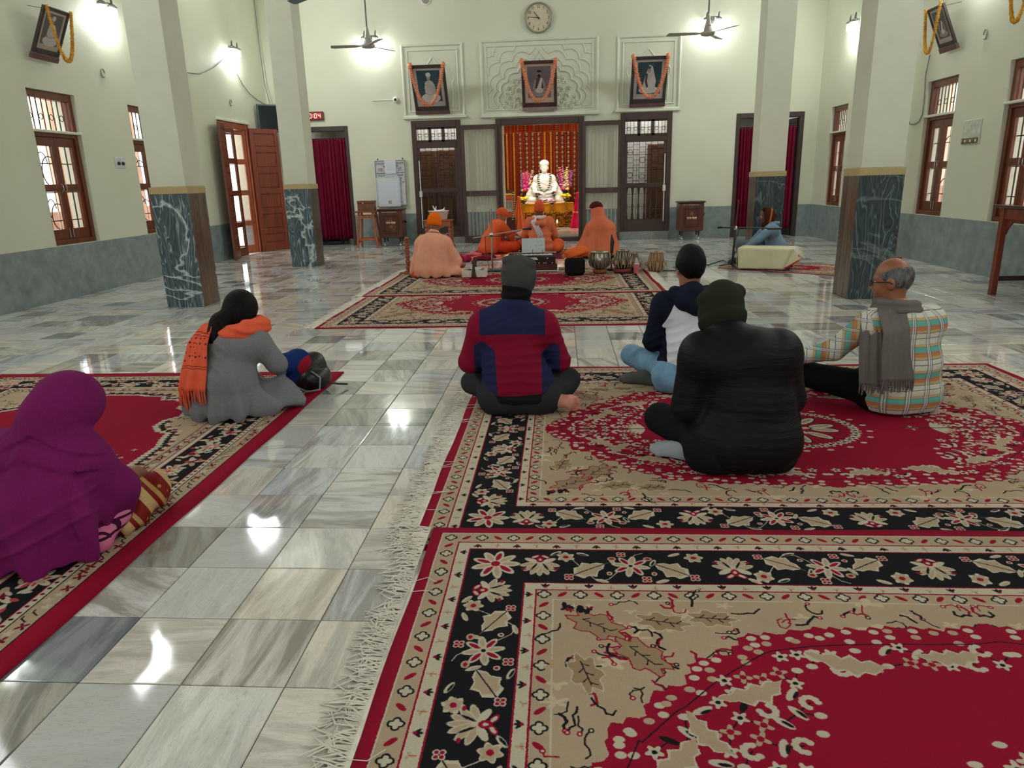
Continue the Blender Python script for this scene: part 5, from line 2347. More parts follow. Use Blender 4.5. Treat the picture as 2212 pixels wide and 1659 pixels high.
# ---- man in the plaid sweater
def plaid(t, f):
    # f0 across, f1 up
    cream, tan, org, teal, gry, wht = lin((208, 206, 194)), lin((192, 168, 122)), lin((190, 128, 84)), lin((98, 172, 162)), lin((116, 116, 114)), lin((220, 224, 226))
    w = t.math('MULTIPLY_ADD', t.noise(60, 2), .006, -.003)
    z = t.math('ADD', f[1], w)
    pz = t.math('FRACT', t.math('DIVIDE', z, .138))
    c = t.ramp(pz, [(0, cream), (.10, gry), (.13, cream), (.30, gry), (.325, tan), (.42, org), (.54, gry), (.56, org), (.60, teal), (.78, gry), (.80, tan), (.90, cream)], 'CONSTANT')
    px = t.math('FRACT', t.math('DIVIDE', f[0], .085))
    m = t.ramp(px, [(0, (0, 0, 0)), (.40, (1, 1, 1)), (.47, (0, 0, 0)), (.53, (1, 1, 1)), (.58, (0, 0, 0)), (.66, (1, 1, 1)), (.73, (0, 0, 0))], 'CONSTANT')
    m2 = t.ramp(px, [(0, (0, 0, 0)), (.47, (1, 1, 1)), (.53, (0, 0, 0)), (.58, (1, 1, 1)), (.66, (0, 0, 0))], 'CONSTANT')
    c = t.mix(t.math('MULTIPLY', m2, .55), c, wht)
    return t.mix(t.math('MULTIPLY', m, .75), c, gry)


p = Sitter('person in a plaid sweater with a grey scarf, glasses and a balding head turned left', (1.86, 3.95, .009), math.radians(14), 1.0, .007,
           pel=(.03, 0, .11), waist=(.03, -.03, .27), chest=(.0, -.0, .43), neck=(-.03, .03, .575), head=(-.045, .075, .70),
           shl=(-.18, .03, .50), shr=(.145, .0, .515), ell=(-.31, .14, .33), wrl=(-.47, .25, .27), elr=(.23, .12, .28), wrr=(.14, .34, .2), hdl=(0, 0, -.9),
           knl=(-.38, .26, .16), anl=(.02, .36, .06), knr=(.30, .36, .12), yaw=.75, nod=.12)
p.body(M('tan_brown_skin', (140, 88, 60), .45, var=.1, scale=10, bump=.1))
g = p.grid()
p.torso(g, .022, .98)
p.arms(g, .014, cuff=.95)
g.cap((-.04, -.03, .10), (.09, -.03, .10), .135, k=.05, sc=(1.1, 1, 1))
g.clip(lambda X, Y, Z: .012 - Z)
g.disp(lambda X, Y, Z: .004 * wav(X, Y, Z, 16, 2) + .006 * np.exp(-((Z - .115) / .02) ** 2))


def f4(x, y, z):
    th = np.arctan2(-(y - .02), x - .02)
    body = th * .155
    armm = np.clip((-.215 - x) / .02, 0, 1)
    along = -(x + .2) * .85 + (y - .1) * .5
    return np.stack([np.where(armm > .5, z * 1.4, body), np.where(armm > .5, along + .04, z + .15 * np.abs(x) * 0), 0 * x], 1)


g.build('sweater', fld_mat('plaid_knit', plaid), p.root, fields=f4)
g = p.grid()
p.legs(g, .010, shin=.9)
g.cap((-.1, .0, .09), (.1, .0, .09), .11, k=.05)
g.floor(.004).disp(lambda X, Y, Z: .005 * wav(X, Y, Z, 15, 8))
g.build('trousers', cloth('black_cotton', (14, 14, 15)), p.root)
GSC = cloth('taupe_wool', (106, 100, 96), weave=200, bump=.4)
g = p.grid(lo=(-.4, -.3, .1), hi=(.35, .4, .75))
g.path([p.J['neck'] + V3(*q) for q in ((-.07, .06, .02), (-.095, 0, .01), (-.04, -.075, .01), (.04, -.075, .0), (.10, -.01, -.01), (.06, .07, .0), (-.07, .06, -.01))], .035, k=.03)
g.disp(lambda X, Y, Z: .005 * np.sin(Z * 120 + 2 * wav(X, Y, Z, 8, 1)))
g.build('scarf', GSC, p.root)


def strip_on(p, pts, w0, w1, thick=.006, amp=.005, name='scarf_end', mat=GSC, tas=None, tasmat=None, n=26, seed=1):
    """strip of cloth that follows a list of (centre, across) points"""
    cs = [np.array(a, float) for a, b in pts]
    ac = [np.array(b, float) for a, b in pts]
    K = len(cs) - 1

    def at(arr, u):
        i = min(int(u * K), K - 1)
        t = u * K - i
        t2 = t * t * (3 - 2 * t)
        return arr[i] * (1 - t2) + arr[i + 1] * t2 if False else arr[i] * (1 - t) + arr[i + 1] * t

    def fn(u, v):
        c = at(cs, u)
        a = at(ac, u)
        w = w0 + (w1 - w0) * u
        q = c + a * (v - .5) * w
        nn = np.cross(a, at(cs, min(1, u + .02)) - at(cs, max(0, u - .02)))
        nn = nn / (np.linalg.norm(nn) + 1e-9)
        return q + nn * amp * (math.sin(v * 15 + u * 3 + seed) + .5 * math.sin(v * 33 + seed))
    mb = MB()
    mb.grid(fn, n, 18, thick)
    o = mb.build(name, mat, p.root if hasattr(p, 'root') else p)
    if tas:
        r = random.Random(seed)
        f = MB()
        k = int(w1 / .011)
        for i in range(k):
            v = (i + .5) / k
            b = Vector(fn(1, v))
            dn = Vector((r.uniform(-.012, .012), r.uniform(-.006, .006), -tas * r.uniform(.75, 1.1)))
            f.ring([b + Vector((0, 0, .006)), b + dn * .5, b + dn], [.0045, .005, .003], 5)
        f.build('tassel', tasmat or mat, o)
    return o


strip_on(p, [((-.08, .04, .60), (.6, -.7, .1)), ((-.13, -.055, .575), (1, -.15, .1)), ((-.145, -.130, .48), (1, .0, .06)), ((-.150, -.158, .34), (1, -.02, .02)), ((-.135, -.178, .22), (1, -.06, -.02))], .13, .185, .007, .004, tas=.06, seed=3)
strip_on(p, [((-.17, .05, .545), (.5, -.8, 0)), ((-.225, -.035, .50), (.6, -.7, 0)), ((-.24, -.075, .36), (.7, -.6, 0)), ((-.235, -.10, .18), (.7, -.6, 0))], .10, .13, .007, .004, tas=.05, seed=5)
glasses(p)
# grey fringe of hair around the bald crown
HAIRG = M('grey_hair', (86, 84, 84), .6, var=.6, scale=45, bump=.6, stretch=(1, 1, .4))
g = p.grid(lo=tuple(p.J['head'] + V3(-.15, -.16, -.15)), hi=tuple(p.J['head'] + V3(.15, .16, .2)), res=.006)
R = p.headM().to_3x3().to_4x4()
g.ell(p.hp(0, -.010, .033), (.081, .099, .098), k=.02, R=R)
Mi = np.array(p.headM().inverted())


def cut4(X, Y, Z):
    x = Mi[0, 0] * X + Mi[0, 1] * Y + Mi[0, 2] * Z + Mi[0, 3]
    z = Mi[2, 0] * X + Mi[2, 1] * Y + Mi[2, 2] * Z + Mi[2, 3]
    y = Mi[1, 0] * X + Mi[1, 1] * Y + Mi[1, 2] * Z + Mi[1, 3]
    return np.maximum(np.maximum(-.045 - z + (y > -.03) * (y + .03) * 1.1, y - .045), z - .085 + .35 * np.clip(y + .02, 0, 1))


g.clip(cut4)
g.disp(lambda X, Y, Z: .002 * wav(X, Y, Z, 60, 9, 6))
g.build('hair', HAIRG, p.root)

# ---- woman in the grey coat
p = Sitter('person in a grey coat with patterned orange scarf and black hair in a bun', (-1.965, 3.93, .009), math.radians(-12), .92, .0075,
           pel=(0, 0, .11), waist=(.03, -.02, .26), chest=(.07, .02, .42), neck=(.09, .07, .555), head=(.09, .12, .635), knr=(.22, .28, .1), knl=(-.28, .25, .1), anr=(-.06, .36, .06),
           shl=(-.10, .04, .49), shr=(.22, .05, .50), ell=(-.17, .12, .30), elr=(.285, .13, .31), wrl=(-.06, .30, .22), wrr=(.24, .34, .25), nod=.35, yaw=-.1)
p.body(SKIN3)
COAT = cloth('grey_tweed', (122, 122, 126), weave=120, bump=.5, var=.08)
g = p.grid()
p.torso(g, .022, .95)
p.arms(g, .02, cuff=.55)
g.cap((0, -.03, .20), (-.02, -.02, .07), .16, .20, k=.08, sc=(1.22, 1, 1))
g.cap((-.10, -.02, .05), (-.38, .08, .05), .10, .085, k=.08)
g.cap((.10, -.03, .05), (.36, .18, .045), .10, .06, k=.08)
g.cap((.2, .10, .12), (.38, .20, .03), .04, .02, k=.06)
g.cap((-.25, .2, .10), (.25, .2, .10), .09, k=.08)
g.floor(.004)
g.disp(lambda X, Y, Z: folds(X, Y, Z, 9, .028, 2, 0, .34) + wrinkles(X, Y, Z, .010, 50, 7, .6) + .004 * wav(X, Y, Z, 14, 2))
g.build('coat', COAT, p.root)
# blue and red sleeve
g = p.grid()
g.cap(p.J['elr'], p.J['wrr'] + V3(.06, .02, .02), .055, .075, k=.03)
g.cap(p.J['wrr'] + V3(.06, .02, .02), (.20, .30, .10), .07, .05, k=.05)


def sleeve(t, f):
    return t.mix(t.math('GREATER_THAN', f[0], 0.), lin((20, 44, 104)), lin((150, 22, 48)))


g.build('sleeve', fld_mat('blue_red_cotton', sleeve), p.root, fields=lambda x, y, z: np.stack([x - .335 + (z - .2) * -.35, 0 * x, 0 * x], 1))
OSC = NT('printed_orange_cotton', .9, .2)
at = OSC.obj()
s_ = OSC.sep(at)
az = OSC.math('MULTIPLY', s_[2], 1.0)


def osc_pattern(t):
    f = t.sep(t.pos())
    z = t.math('ADD', f[2], t.math('MULTIPLY', t.noise(40, 1), .004))
    row = t.ramp(t.math('SUBTRACT', z, .25), [(0, (0, 0, 0)), (.0600, (1, 1, 1)), (.0625, (0, 0, 0)), (.07, (1, 1, 1)), (.0725, (0, 0, 0)), (.080, (1, 1, 1)), (.083, (0, 0, 0)), (.24, (1, 1, 1)), (.245, (0, 0, 0)), (.255, (1, 1, 1)), (.259, (0, 0, 0))], 'CONSTANT')
    vx = t.t.nodes.new('ShaderNodeTexVoronoi')
    vx.inputs['Scale'].default_value = 42
    vx.inputs['Randomness'].default_value = .25
    t.L(t.pos(), vx.inputs['Vector'])
    dots = t.math('LESS_THAN', vx.outputs['Distance'], .30)
    zone = t.math('MULTIPLY', t.math('GREATER_THAN', z, .345), t.math('LESS_THAN', z, .485))
    dots = t.math('MULTIPLY', dots, zone)
    c = t.ramp(t.noise(5, 3), [(.3, lin((214, 84, 58))), (.7, lin((232, 104, 74)))])
    return t.mix(t.math('MULTIPLY', t.math('MAXIMUM', row, dots), .82), c, lin((58, 20, 18)))


OSC.col(osc_pattern(OSC))
OSC.bump(OSC.noise(200, 2), .3, .002)
OSCM = OSC.m
OPL = cloth('orange_cotton', (222, 94, 66), weave=200)
g = p.grid(lo=(-.4, -.3, .3), hi=(.4, .4, .75))
g.path([p.J['neck'] + V3(*q) for q in ((-.05, .09, .02), (-.12, .02, .0), (-.10, -.07, -.01), (.0, -.11, -.03), (.11, -.08, -.0), (.155, .02, .01), (.09, .09, .02))], [.042, .046, .050, .050, .054, .050, .042], k=.03)
g.disp(lambda X, Y, Z: .005 * np.sin(Z * 110 + X * 30 + 2 * wav(X, Y, Z, 8, 1)))
g.build('scarf', OPL, p.root)
strip_on(p, [((-.0, .03, .60), (.4, -.9, 0)), ((-.06, -.035, .58), (.85, -.45, .1)), ((-.085, -.115, .48), (.95, -.2, 0)), ((-.085, -.175, .34), (1, -.05, 0)), ((-.09, -.225, .21), (1, -.05, 0))], .16, .195, .006, .008, mat=OSCM, tas=.085, tasmat=OPL, seed=2)
strip_on(p, [((-.04, .06, .59), (.4, -.9, 0)), ((-.14, .01, .55), (.5, -.8, 0)), ((-.19, -.08, .38), (.7, -.6, 0)), ((-.20, -.17, .15), (.85, -.45, 0))], .11, .15, .006, .006, mat=OSCM, tas=.08, tasmat=OPL, seed=4)
g = p.grid(lo=tuple(p.J['head'] + V3(-.2, -.26, -.34)), hi=tuple(p.J['head'] + V3(.2, .2, .2)), res=.006)
R = p.headM().to_3x3().to_4x4()
g.ell(p.hp(0, -.018, .035), (.098, .115, .115), k=.02, R=R)
g.ell(p.hp(-.0, -.05, -.03), (.085, .085, .08), k=.04, R=R)
g.ell(p.hp(-.055, -.125, -.10), (.066, .054, .085), k=.03, R=R)
g.ell(p.hp(-.06, -.13, -.17), (.058, .045, .07), k=.03, R=R)
g.cut = None
Mi2 = np.array(p.headM().inverted())
g.clip(lambda X, Y, Z: (Mi2[1, 0] * X + Mi2[1, 1] * Y + Mi2[1, 2] * Z + Mi2[1, 3]) - .055 + .0 * Z)
g.disp(lambda X, Y, Z: .0025 * wav(X, Y, Z, 55, 3, 6))
g.build('hair', HAIRB, p.root)

# ---- woman wrapped in the purple shawl
p = Sitter('person wrapped head to floor in a purple shawl, nearest sitter on the left', (-1.915, 2.31, .009), math.radians(-5), .92, .0075,
           pel=(0, .02, .12), waist=(0, .02, .26), chest=(.0, .05, .40), neck=(.02, .09, .49), head=(.085, .12, .55), nod=.45, yaw=-.25,
           knr=(.2, .34, .1), knl=(-.2, .34, .1), shl=(-.15, .06, .42), shr=(.16, .06, .42), ell=(-.24, .12, .25), elr=(.22, .14, .25))
p.body(SKIN)
PUR = cloth('purple_wool_shawl', (112, 26, 86), weave=170, bump=.3, var=.18, fold=3)
g = p.grid(lo=(-.62, -.36, -.012), hi=(.62, .7, .98))
g.ell(p.hp(0, -.012, .035), (.128, .135, .128), k=.02)
g.ell(p.hp(-.01, -.07, -.045), (.115, .10, .11), k=.04)
g.cap((-.18, .03, .385), (.17, .03, .385), .095, k=.05)
g.cap((0, .02, .34), (-.02, -.02, .22), .18, .24, k=.08, sc=(1.15, .95, 1))
g.cap((-.03, -.02, .22), (-.03, -.03, .04), .225, .23, k=.08, sc=(1.14, 1, 1))
g.cap((-.2, .05, .37), (-.36, .06, .10), .09, .11, k=.08)
g.cap((.16, .06, .37), (.22, .14, .22), .08, .07, k=.06)
g.cap((.22, .14, .22), (.16, .20, .10), .065, .08, k=.06)
g.floor(.004)
g.disp(lambda X, Y, Z: folds(X, Y, Z, 8, .026, 5, 0, .6) - .010 * np.exp(-((Z - .16 - .5 * (X - .0)) / .012) ** 2) * (X > -.02) * (Y < 0) - .010 * np.exp(-((Z - .09 - .45 * (X - .0)) / .010) ** 2) * (X > -.06) * (Y < 0) + .006 * wav(X, Y, Z, 9, 3)
       + .012 * np.exp(-((Z - .50 + .5 * np.abs(X - .06)) / .010) ** 2) * (Y < .05) + .012 * np.exp(-((Z - .425 + .45 * np.abs(X - .06)) / .010) ** 2) * (Y < .02)
       + .014 * np.exp(-((X + .20 + .35 * (Z - .3)) / .014) ** 2) * (Z < .5) * (Y < .1) + .012 * np.exp(-((X - .215 - .0 * Z) / .012) ** 2) * (Z < .42) * (Z > .1))
sh = g.build('shawl', PUR, p.root)
# embroidered edge framing the face side of the hood
e = MB(p.headM())
pts = [(.108 * math.sin(a), .030 + .004 * math.cos(3 * a), .04 + .116 * math.cos(a)) for a in np.linspace(-1.1, 2.0, 22)]
e.ring(pts, .0035, 5)
e.build('embroidered_edge', M('silver_thread', (176, 150, 160), .5, .3), sh)
g = p.grid()
g.cap((.14, .20, .08), (.20, .38, .11), .09, .075, k=.04)
g.cap((.20, .38, .10), (.22, .16, .04), .07, .05, k=.04)
g.floor(.004).disp(lambda X, Y, Z: .008 * np.sin(X * 60 + Y * 40 + 2 * wav(X, Y, Z, 8, 1)))


def saree(t, f):
    q = t.math('FRACT', t.math('MULTIPLY', f[0], 6.2))
    c = t.ramp(q, [(0, lin((120, 26, 22))), (.38, lin((190, 158, 112))), (.72, lin((120, 26, 22))), (.86, lin((176, 140, 84)))], 'CONSTANT')
    vx = t.t.nodes.new('ShaderNodeTexVoronoi')
    vx.inputs['Scale'].default_value = 26
    t.L(t.obj(), vx.inputs['Vector'])
    return t.mix(t.math('MULTIPLY', t.math('LESS_THAN', vx.outputs['Distance'], .22), .5), c, lin((206, 170, 96)))


g.build('saree', fld_mat('maroon_beige_silk', saree, .6), p.root, fields=lambda x, y, z: np.stack([x * .5 + y * .9 + z * .5, 0 * x, 0 * x], 1))
g = p.grid()
g.cap((.18, .0, .04), (.215, .13, .10), .055, .05, k=.03)
g.cap((.14, -.10, .02), (.21, .0, .04), .04, .05, k=.03)
g.floor(.004).disp(lambda X, Y, Z: .004 * wav(X, Y, Z, 20, 1))


def pinkp(t, f):
    c = lin((206, 112, 150))
    v = t.mapd((1, 1, 1), None, (0, 0, .7))
    s3 = t.sep(v)
    l1 = t.math('LESS_THAN', t.math('ABSOLUTE', t.math('SUBTRACT', t.math('FRACT', t.math('MULTIPLY', s3[0], 24)), .5)), .13)
    l2 = t.math('LESS_THAN', t.math('ABSOLUTE', t.math('SUBTRACT', t.math('FRACT', t.math('MULTIPLY', s3[2], 24)), .5)), .13)
    m = t.math('MULTIPLY', t.math('MAXIMUM', l1, l2), t.math('GREATER_THAN', f[0], 0.))
    return t.mix(m, c, lin((60, 20, 44)))


g.build('pink_cloth', fld_mat('pink_print', pinkp), p.root, fields=lambda x, y, z: np.stack([z - .055, 0 * x, 0 * x], 1))
# ================================================================ PEOPLE NEAR THE SHRINE
SAF = cloth('saffron_cotton', (214, 92, 52), fold=6)
SAFD = cloth('deep_orange_cotton', (206, 70, 36), fold=6)
PEACH = cloth('peach_wool', (224, 158, 130), fold=5)
PEACH2 = cloth('orange_peach_wool', (204, 108, 76), fold=5)
ORK = cloth('bright_orange_knit', (228, 106, 22), weave=150, bump=.5)
ORK2 = cloth('orange_knit', (206, 84, 46), weave=150, bump=.5)

# monk with the peach shawl, left
p = Sitter('person in a pale peach shawl and bright orange cap, leftmost of the four', (-1.80, 10.10, .0175), math.radians(-10), 1.0, .011,
           head=(.02, .09, .715), nod=.25, yaw=-.1)
p.body(SKIN)
g = p.grid()
g.cap((-.15, .03, .47), (.16, .03, .47), .10, k=.08)
g.cap((0, .03, .52), (.01, .06, .60), .085, .07, k=.06)
g.cap((0, .0, .40), (-.01, -.03, .10), .19, .23, k=.08, sc=(1.1, .95, 1))
g.cap((-.2, .06, .42), (-.29, .10, .06), .075, .10, k=.08)
g.cap((.2, .06, .42), (.30, .10, .20), .075, .09, k=.08)
g.cap((.10, .02, .06), (.42, .02, .05), .12, .06, k=.08)
g.cap((.2, .25, .08), (-.2, .25, .08), .12, k=.08)
g.floor(.004).disp(lambda X, Y, Z: folds(X, Y, Z, 9, .022, 4, 0, .48) + .005 * wav(X, Y, Z, 9, 3))
g.build('shawl', PEACH, p.root)
g = p.grid()
g.cap((-.26, .0, .02), (-.20, -.14, .015), .07, .05, k=.05)
g.floor(.003)
g.build('robe_hem', SAFD, p.root)
p.cap_hat('cap', ORK, .075, .016, low=-.03, tilt=-.1, fold=True, tip=.01, rim=.008)
MB().ring([tuple(p.hp(.085 * math.cos(a), -.02 + .07 * math.sin(a), -.125)) for a in np.linspace(PI, 2.4 * PI, 14)], .006, 6).build('bead_string', M('dark_wood_beads', (70, 40, 26), .5), p.root)

# monk reaching forward, seen from the side
p = Sitter('person in orange robes and cap reaching out sideways towards the tray', (-1.27, 13.42, .009), math.radians(-62), 1.0, .011,
           chest=(0, .09, .43), neck=(0, .16, .55), head=(0, .22, .665), nod=.35, shl=(-.165, .13, .50), shr=(.165, .13, .50),
           ell=(-.20, .30, .36), wrl=(-.17, .56, .31), elr=(.18, .30, .32), wrr=(.12, .40, .14), curl=.4)
p.body(SKIN3)
g = p.grid()
p.torso(g, .03)
p.arms(g, .028, cuff=.85)
g.cap((0, -.03, .2), (0, -.06, .08), .17, .20, k=.08)
g.floor(.004).disp(lambda X, Y, Z: folds(X, Y, Z, 8, .016, 3, 0, .5) + wrinkles(X, Y, Z, .008, 40, 4))
g.build('robe', SAF, p.root)
g = p.grid()
p.legs(g, .03, shin=.8)
g.cap((-.2, .2, .06), (.2, .2, .06), .10, k=.06)
g.floor(.004).disp(lambda X, Y, Z: .008 * wav(X, Y, Z, 12, 5))
g.build('lower_robe', SAFD, p.root)
g = p.grid()
g.cap((-.08, .14, .36), (.02, .18, .16), .06, .075, k=.04)
g.build('red_vest', cloth('red_cotton', (214, 40, 34)), p.root)
p.cap_hat('cap', ORK2, .05, .014, low=-.0, tilt=.15, fold=False)

# monk in the middle, from behind
p = Sitter('person in an orange hooded sweater with white scarf and tall orange cap', (-.375, 13.20, .009), math.radians(3), 1.05, .011,
           head=(-.0, .08, .72), nod=.1)
p.body(SKIN2)
g = p.grid()
p.torso(g, .028)
p.arms(g, .026, cuff=.95)
g.cap((0, -.02, .2), (0, -.02, .05), .15, .17, k=.08)
g.floor(.004).disp(lambda X, Y, Z: .010 * np.sin(Z * 52 + 2 * wav(X, Y, Z, 6, 2)) * (np.abs(X) < .25) * (Z < .35) * .6 + wrinkles(X, Y, Z, .008, 40, 4))
g.build('sweater', PEACH2, p.root)
g = p.grid()
g.path([(-.10, .06, .59), (-.12, -.03, .56), (-.05, -.11, .50), (.05, -.11, .50), (.12, -.03, .56), (.10, .06, .59)], .045, k=.04)
g.build('hood', PEACH2, p.root)
g = p.grid()
p.legs(g, .03, shin=.8)
g.cap((.25, .1, .06), (.34, .3, .10), .10, .09, k=.05)
g.floor(.004).disp(lambda X, Y, Z: .008 * wav(X, Y, Z, 14, 5))
g.build('lower_robe', SAF, p.root)
WSC = cloth('white_wool', (206, 190, 196), weave=200)
g = p.grid()
g.path([(-.07, .08, .61), (-.09, .0, .60), (0, -.05, .60), (.09, .0, .60), (.07, .08, .61)], .032, k=.02)
g.build('scarf', WSC, p.root)
strip_on(p, [((-.07, .0, .62), (.6, -.7, .2)), ((-.11, -.14, .55), (1, -.1, .3)), ((-.04, -.165, .42), (.95, 0, .3)), ((.01, -.175, .30), (.95, 0, .3))], .09, .10, .006, .004, mat=WSC, tas=.07, tasmat=WSC)
p.cap_hat('cap', ORK2, .085, .012, low=-.025, tilt=0, fold=True, tip=.035, rim=.004)

# hooded monk on the right
p = Sitter('person wrapped in an orange-peach shawl drawn over a maroon cap, glasses at the cheek', (.64, 12.15, .009), math.radians(10), 1.0, .011,
           pel=(.06, 0, .11), waist=(.05, -.01, .26), chest=(.03, .03, .43), head=(-.03, .11, .76), neck=(0, .07, .61), yaw=.55, nod=.15)
p.body(SKIN)
g = p.grid()
g.ell(p.hp(0, -.03, .02), (.098, .105, .115), k=.03)
g.cap(p.hp(0, -.03, -.02), (.02, .02, .55), .085, .09, k=.06)
g.cap(p.hp(0, -.05, -.05), (.02, .01, .52), .10, .15, k=.05)
g.cap((-.13, .03, .50), (.17, .03, .50), .10, k=.08)
g.cap((.02, .02, .44), (.04, -.02, .12), .18, .22, k=.08, sc=(1.08, .95, 1))
g.cap((.2, .04, .45), (.28, .06, .10), .07, .09, k=.08)
g.cap((-.18, .06, .40), (-.26, .14, .22), .07, .07, k=.08)
g.cap((-.15, .06, .22), (-.36, .10, .06), .10, .08, k=.10)
g.cap((-.36, .12, .05), (-.46, .02, .035), .08, .05, k=.06)
g.cap((.2, .25, .08), (-.2, .28, .08), .12, k=.08)
Mi3 = np.array(p.headM().inverted())
g.clip(lambda X, Y, Z: (Mi3[1, 0] * X + Mi3[1, 1] * Y + Mi3[1, 2] * Z + Mi3[1, 3]) - .052 - .5 * np.clip(.62 - Z, 0, 1) * 3)
g.floor(.004).disp(lambda X, Y, Z: folds(X, Y, Z, 8, .016, 2, 0, .5) + .006 * wav(X, Y, Z, 9, 3))
g.build('shawl', PEACH2, p.root)
p.cap_hat('cap', cloth('maroon_knit', (78, 26, 26)), .06, .030, low=.045, tilt=.15, fold=False)
glasses(p)

# drummer in the blue shirt, seen from the side
BLUE = cloth('light_blue_cotton', (118, 142, 164), fold=6)
p = Sitter('person in a light blue shirt with a brown scarf tied over the head, in profile', (3.20, 11.05, .0175), math.radians(86), .96, .010,
           chest=(0, .07, .43), neck=(0, .12, .58), head=(0, .17, .70), nod=.2, shl=(-.16, .10, .53), shr=(.16, .10, .53),
           ell=(-.20, .30, .36), wrl=(-.18, .52, .22), elr=(.2, .3, .3), wrr=(.2, .5, .2), knl=(-.12, .56, .30), anl=(-.12, .50, .06), hdl=(0, .3, -.9))
p.body(SKIN2, footdir={'l': ((0, 1, 0), (0, 0, 1))})
g = p.grid()
p.torso(g, .02)
p.arms(g, .016, cuff=.8)
g.cap((0, -.02, .2), (0, -.02, .06), .14, .16, k=.06)
g.floor(.004).disp(lambda X, Y, Z: wrinkles(X, Y, Z, .008, 34, 2) + .004 * wav(X, Y, Z, 14, 3))
g.build('shirt', BLUE, p.root)
g = p.grid()
g.path([(-.08, .10, .60), (-.08, .02, .60), (0, -.02, .595), (.08, .02, .60), (.08, .1, .60)], .022, k=.02)
g.build('collar', BLUE, p.root)
g = p.grid()
p.legs(g, .02, shin=.85)
g.floor(.004).disp(lambda X, Y, Z: .006 * wav(X, Y, Z, 14, 5))
g.build('trousers', cloth('grey_cotton', (104, 108, 112)), p.root)
g = p.grid()
p.foot(g, (-.12, .52, .055), (0, 1, 0), inf=.008, toes=False)
g.floor(.004)
g.build('sock', cloth('dark_grey_sock', (66, 72, 72)), p.root)


def brs(t, f):
    return t.mix(t.math('LESS_THAN', t.math('ABSOLUTE', f[0]), .014), lin((72, 36, 22)), lin((170, 96, 52)))


g = p.grid()
R = p.headM().to_3x3().to_4x4()
g.ell(p.hp(0, -.018, .03), (.092, .108, .112), k=.02, R=R)
g.ell(p.hp(0, -.03, -.06), (.09, .095, .09), k=.05, R=R)
g.cap(p.hp(0, .02, -.12), p.hp(0, .03, -.17), .075, .06, k=.05)
g.cap(p.hp(0, -.10, .02), p.hp(0, -.16, -.03), .05, .015, k=.05)
Mi4 = np.array(p.headM().inverted())


def cut5(X, Y, Z):
    y = Mi4[1, 0] * X + Mi4[1, 1] * Y + Mi4[1, 2] * Z + Mi4[1, 3]
    z = Mi4[2, 0] * X + Mi4[2, 1] * Y + Mi4[2, 2] * Z + Mi4[2, 3]
    return np.minimum(y - .045, z + .085)


g.clip(cut5)
g.disp(lambda X, Y, Z: .004 * wav(X, Y, Z, 20, 7))
Mi4f = Mi4
g.build('head_scarf', fld_mat('brown_scarf_cotton', brs), p.root, fields=lambda x, y, z: np.stack([(Mi4f[1, 0] * x + Mi4f[1, 1] * y + Mi4f[1, 2] * z + Mi4f[1, 3]) + .055 + .35 * (z - .70), 0 * x, 0 * x], 1))
g = p.grid()
g.ell(p.hp(0, .045, -.08), (.050, .035, .035), k=.02, R=R)
g.cap(p.hp(-.02, .09, -.045), p.hp(.02, .09, -.045), .008, k=.01)
g.build('beard', HAIRB, p.root)
hair_cap(p, HAIRB, .008, .02, front=.075)
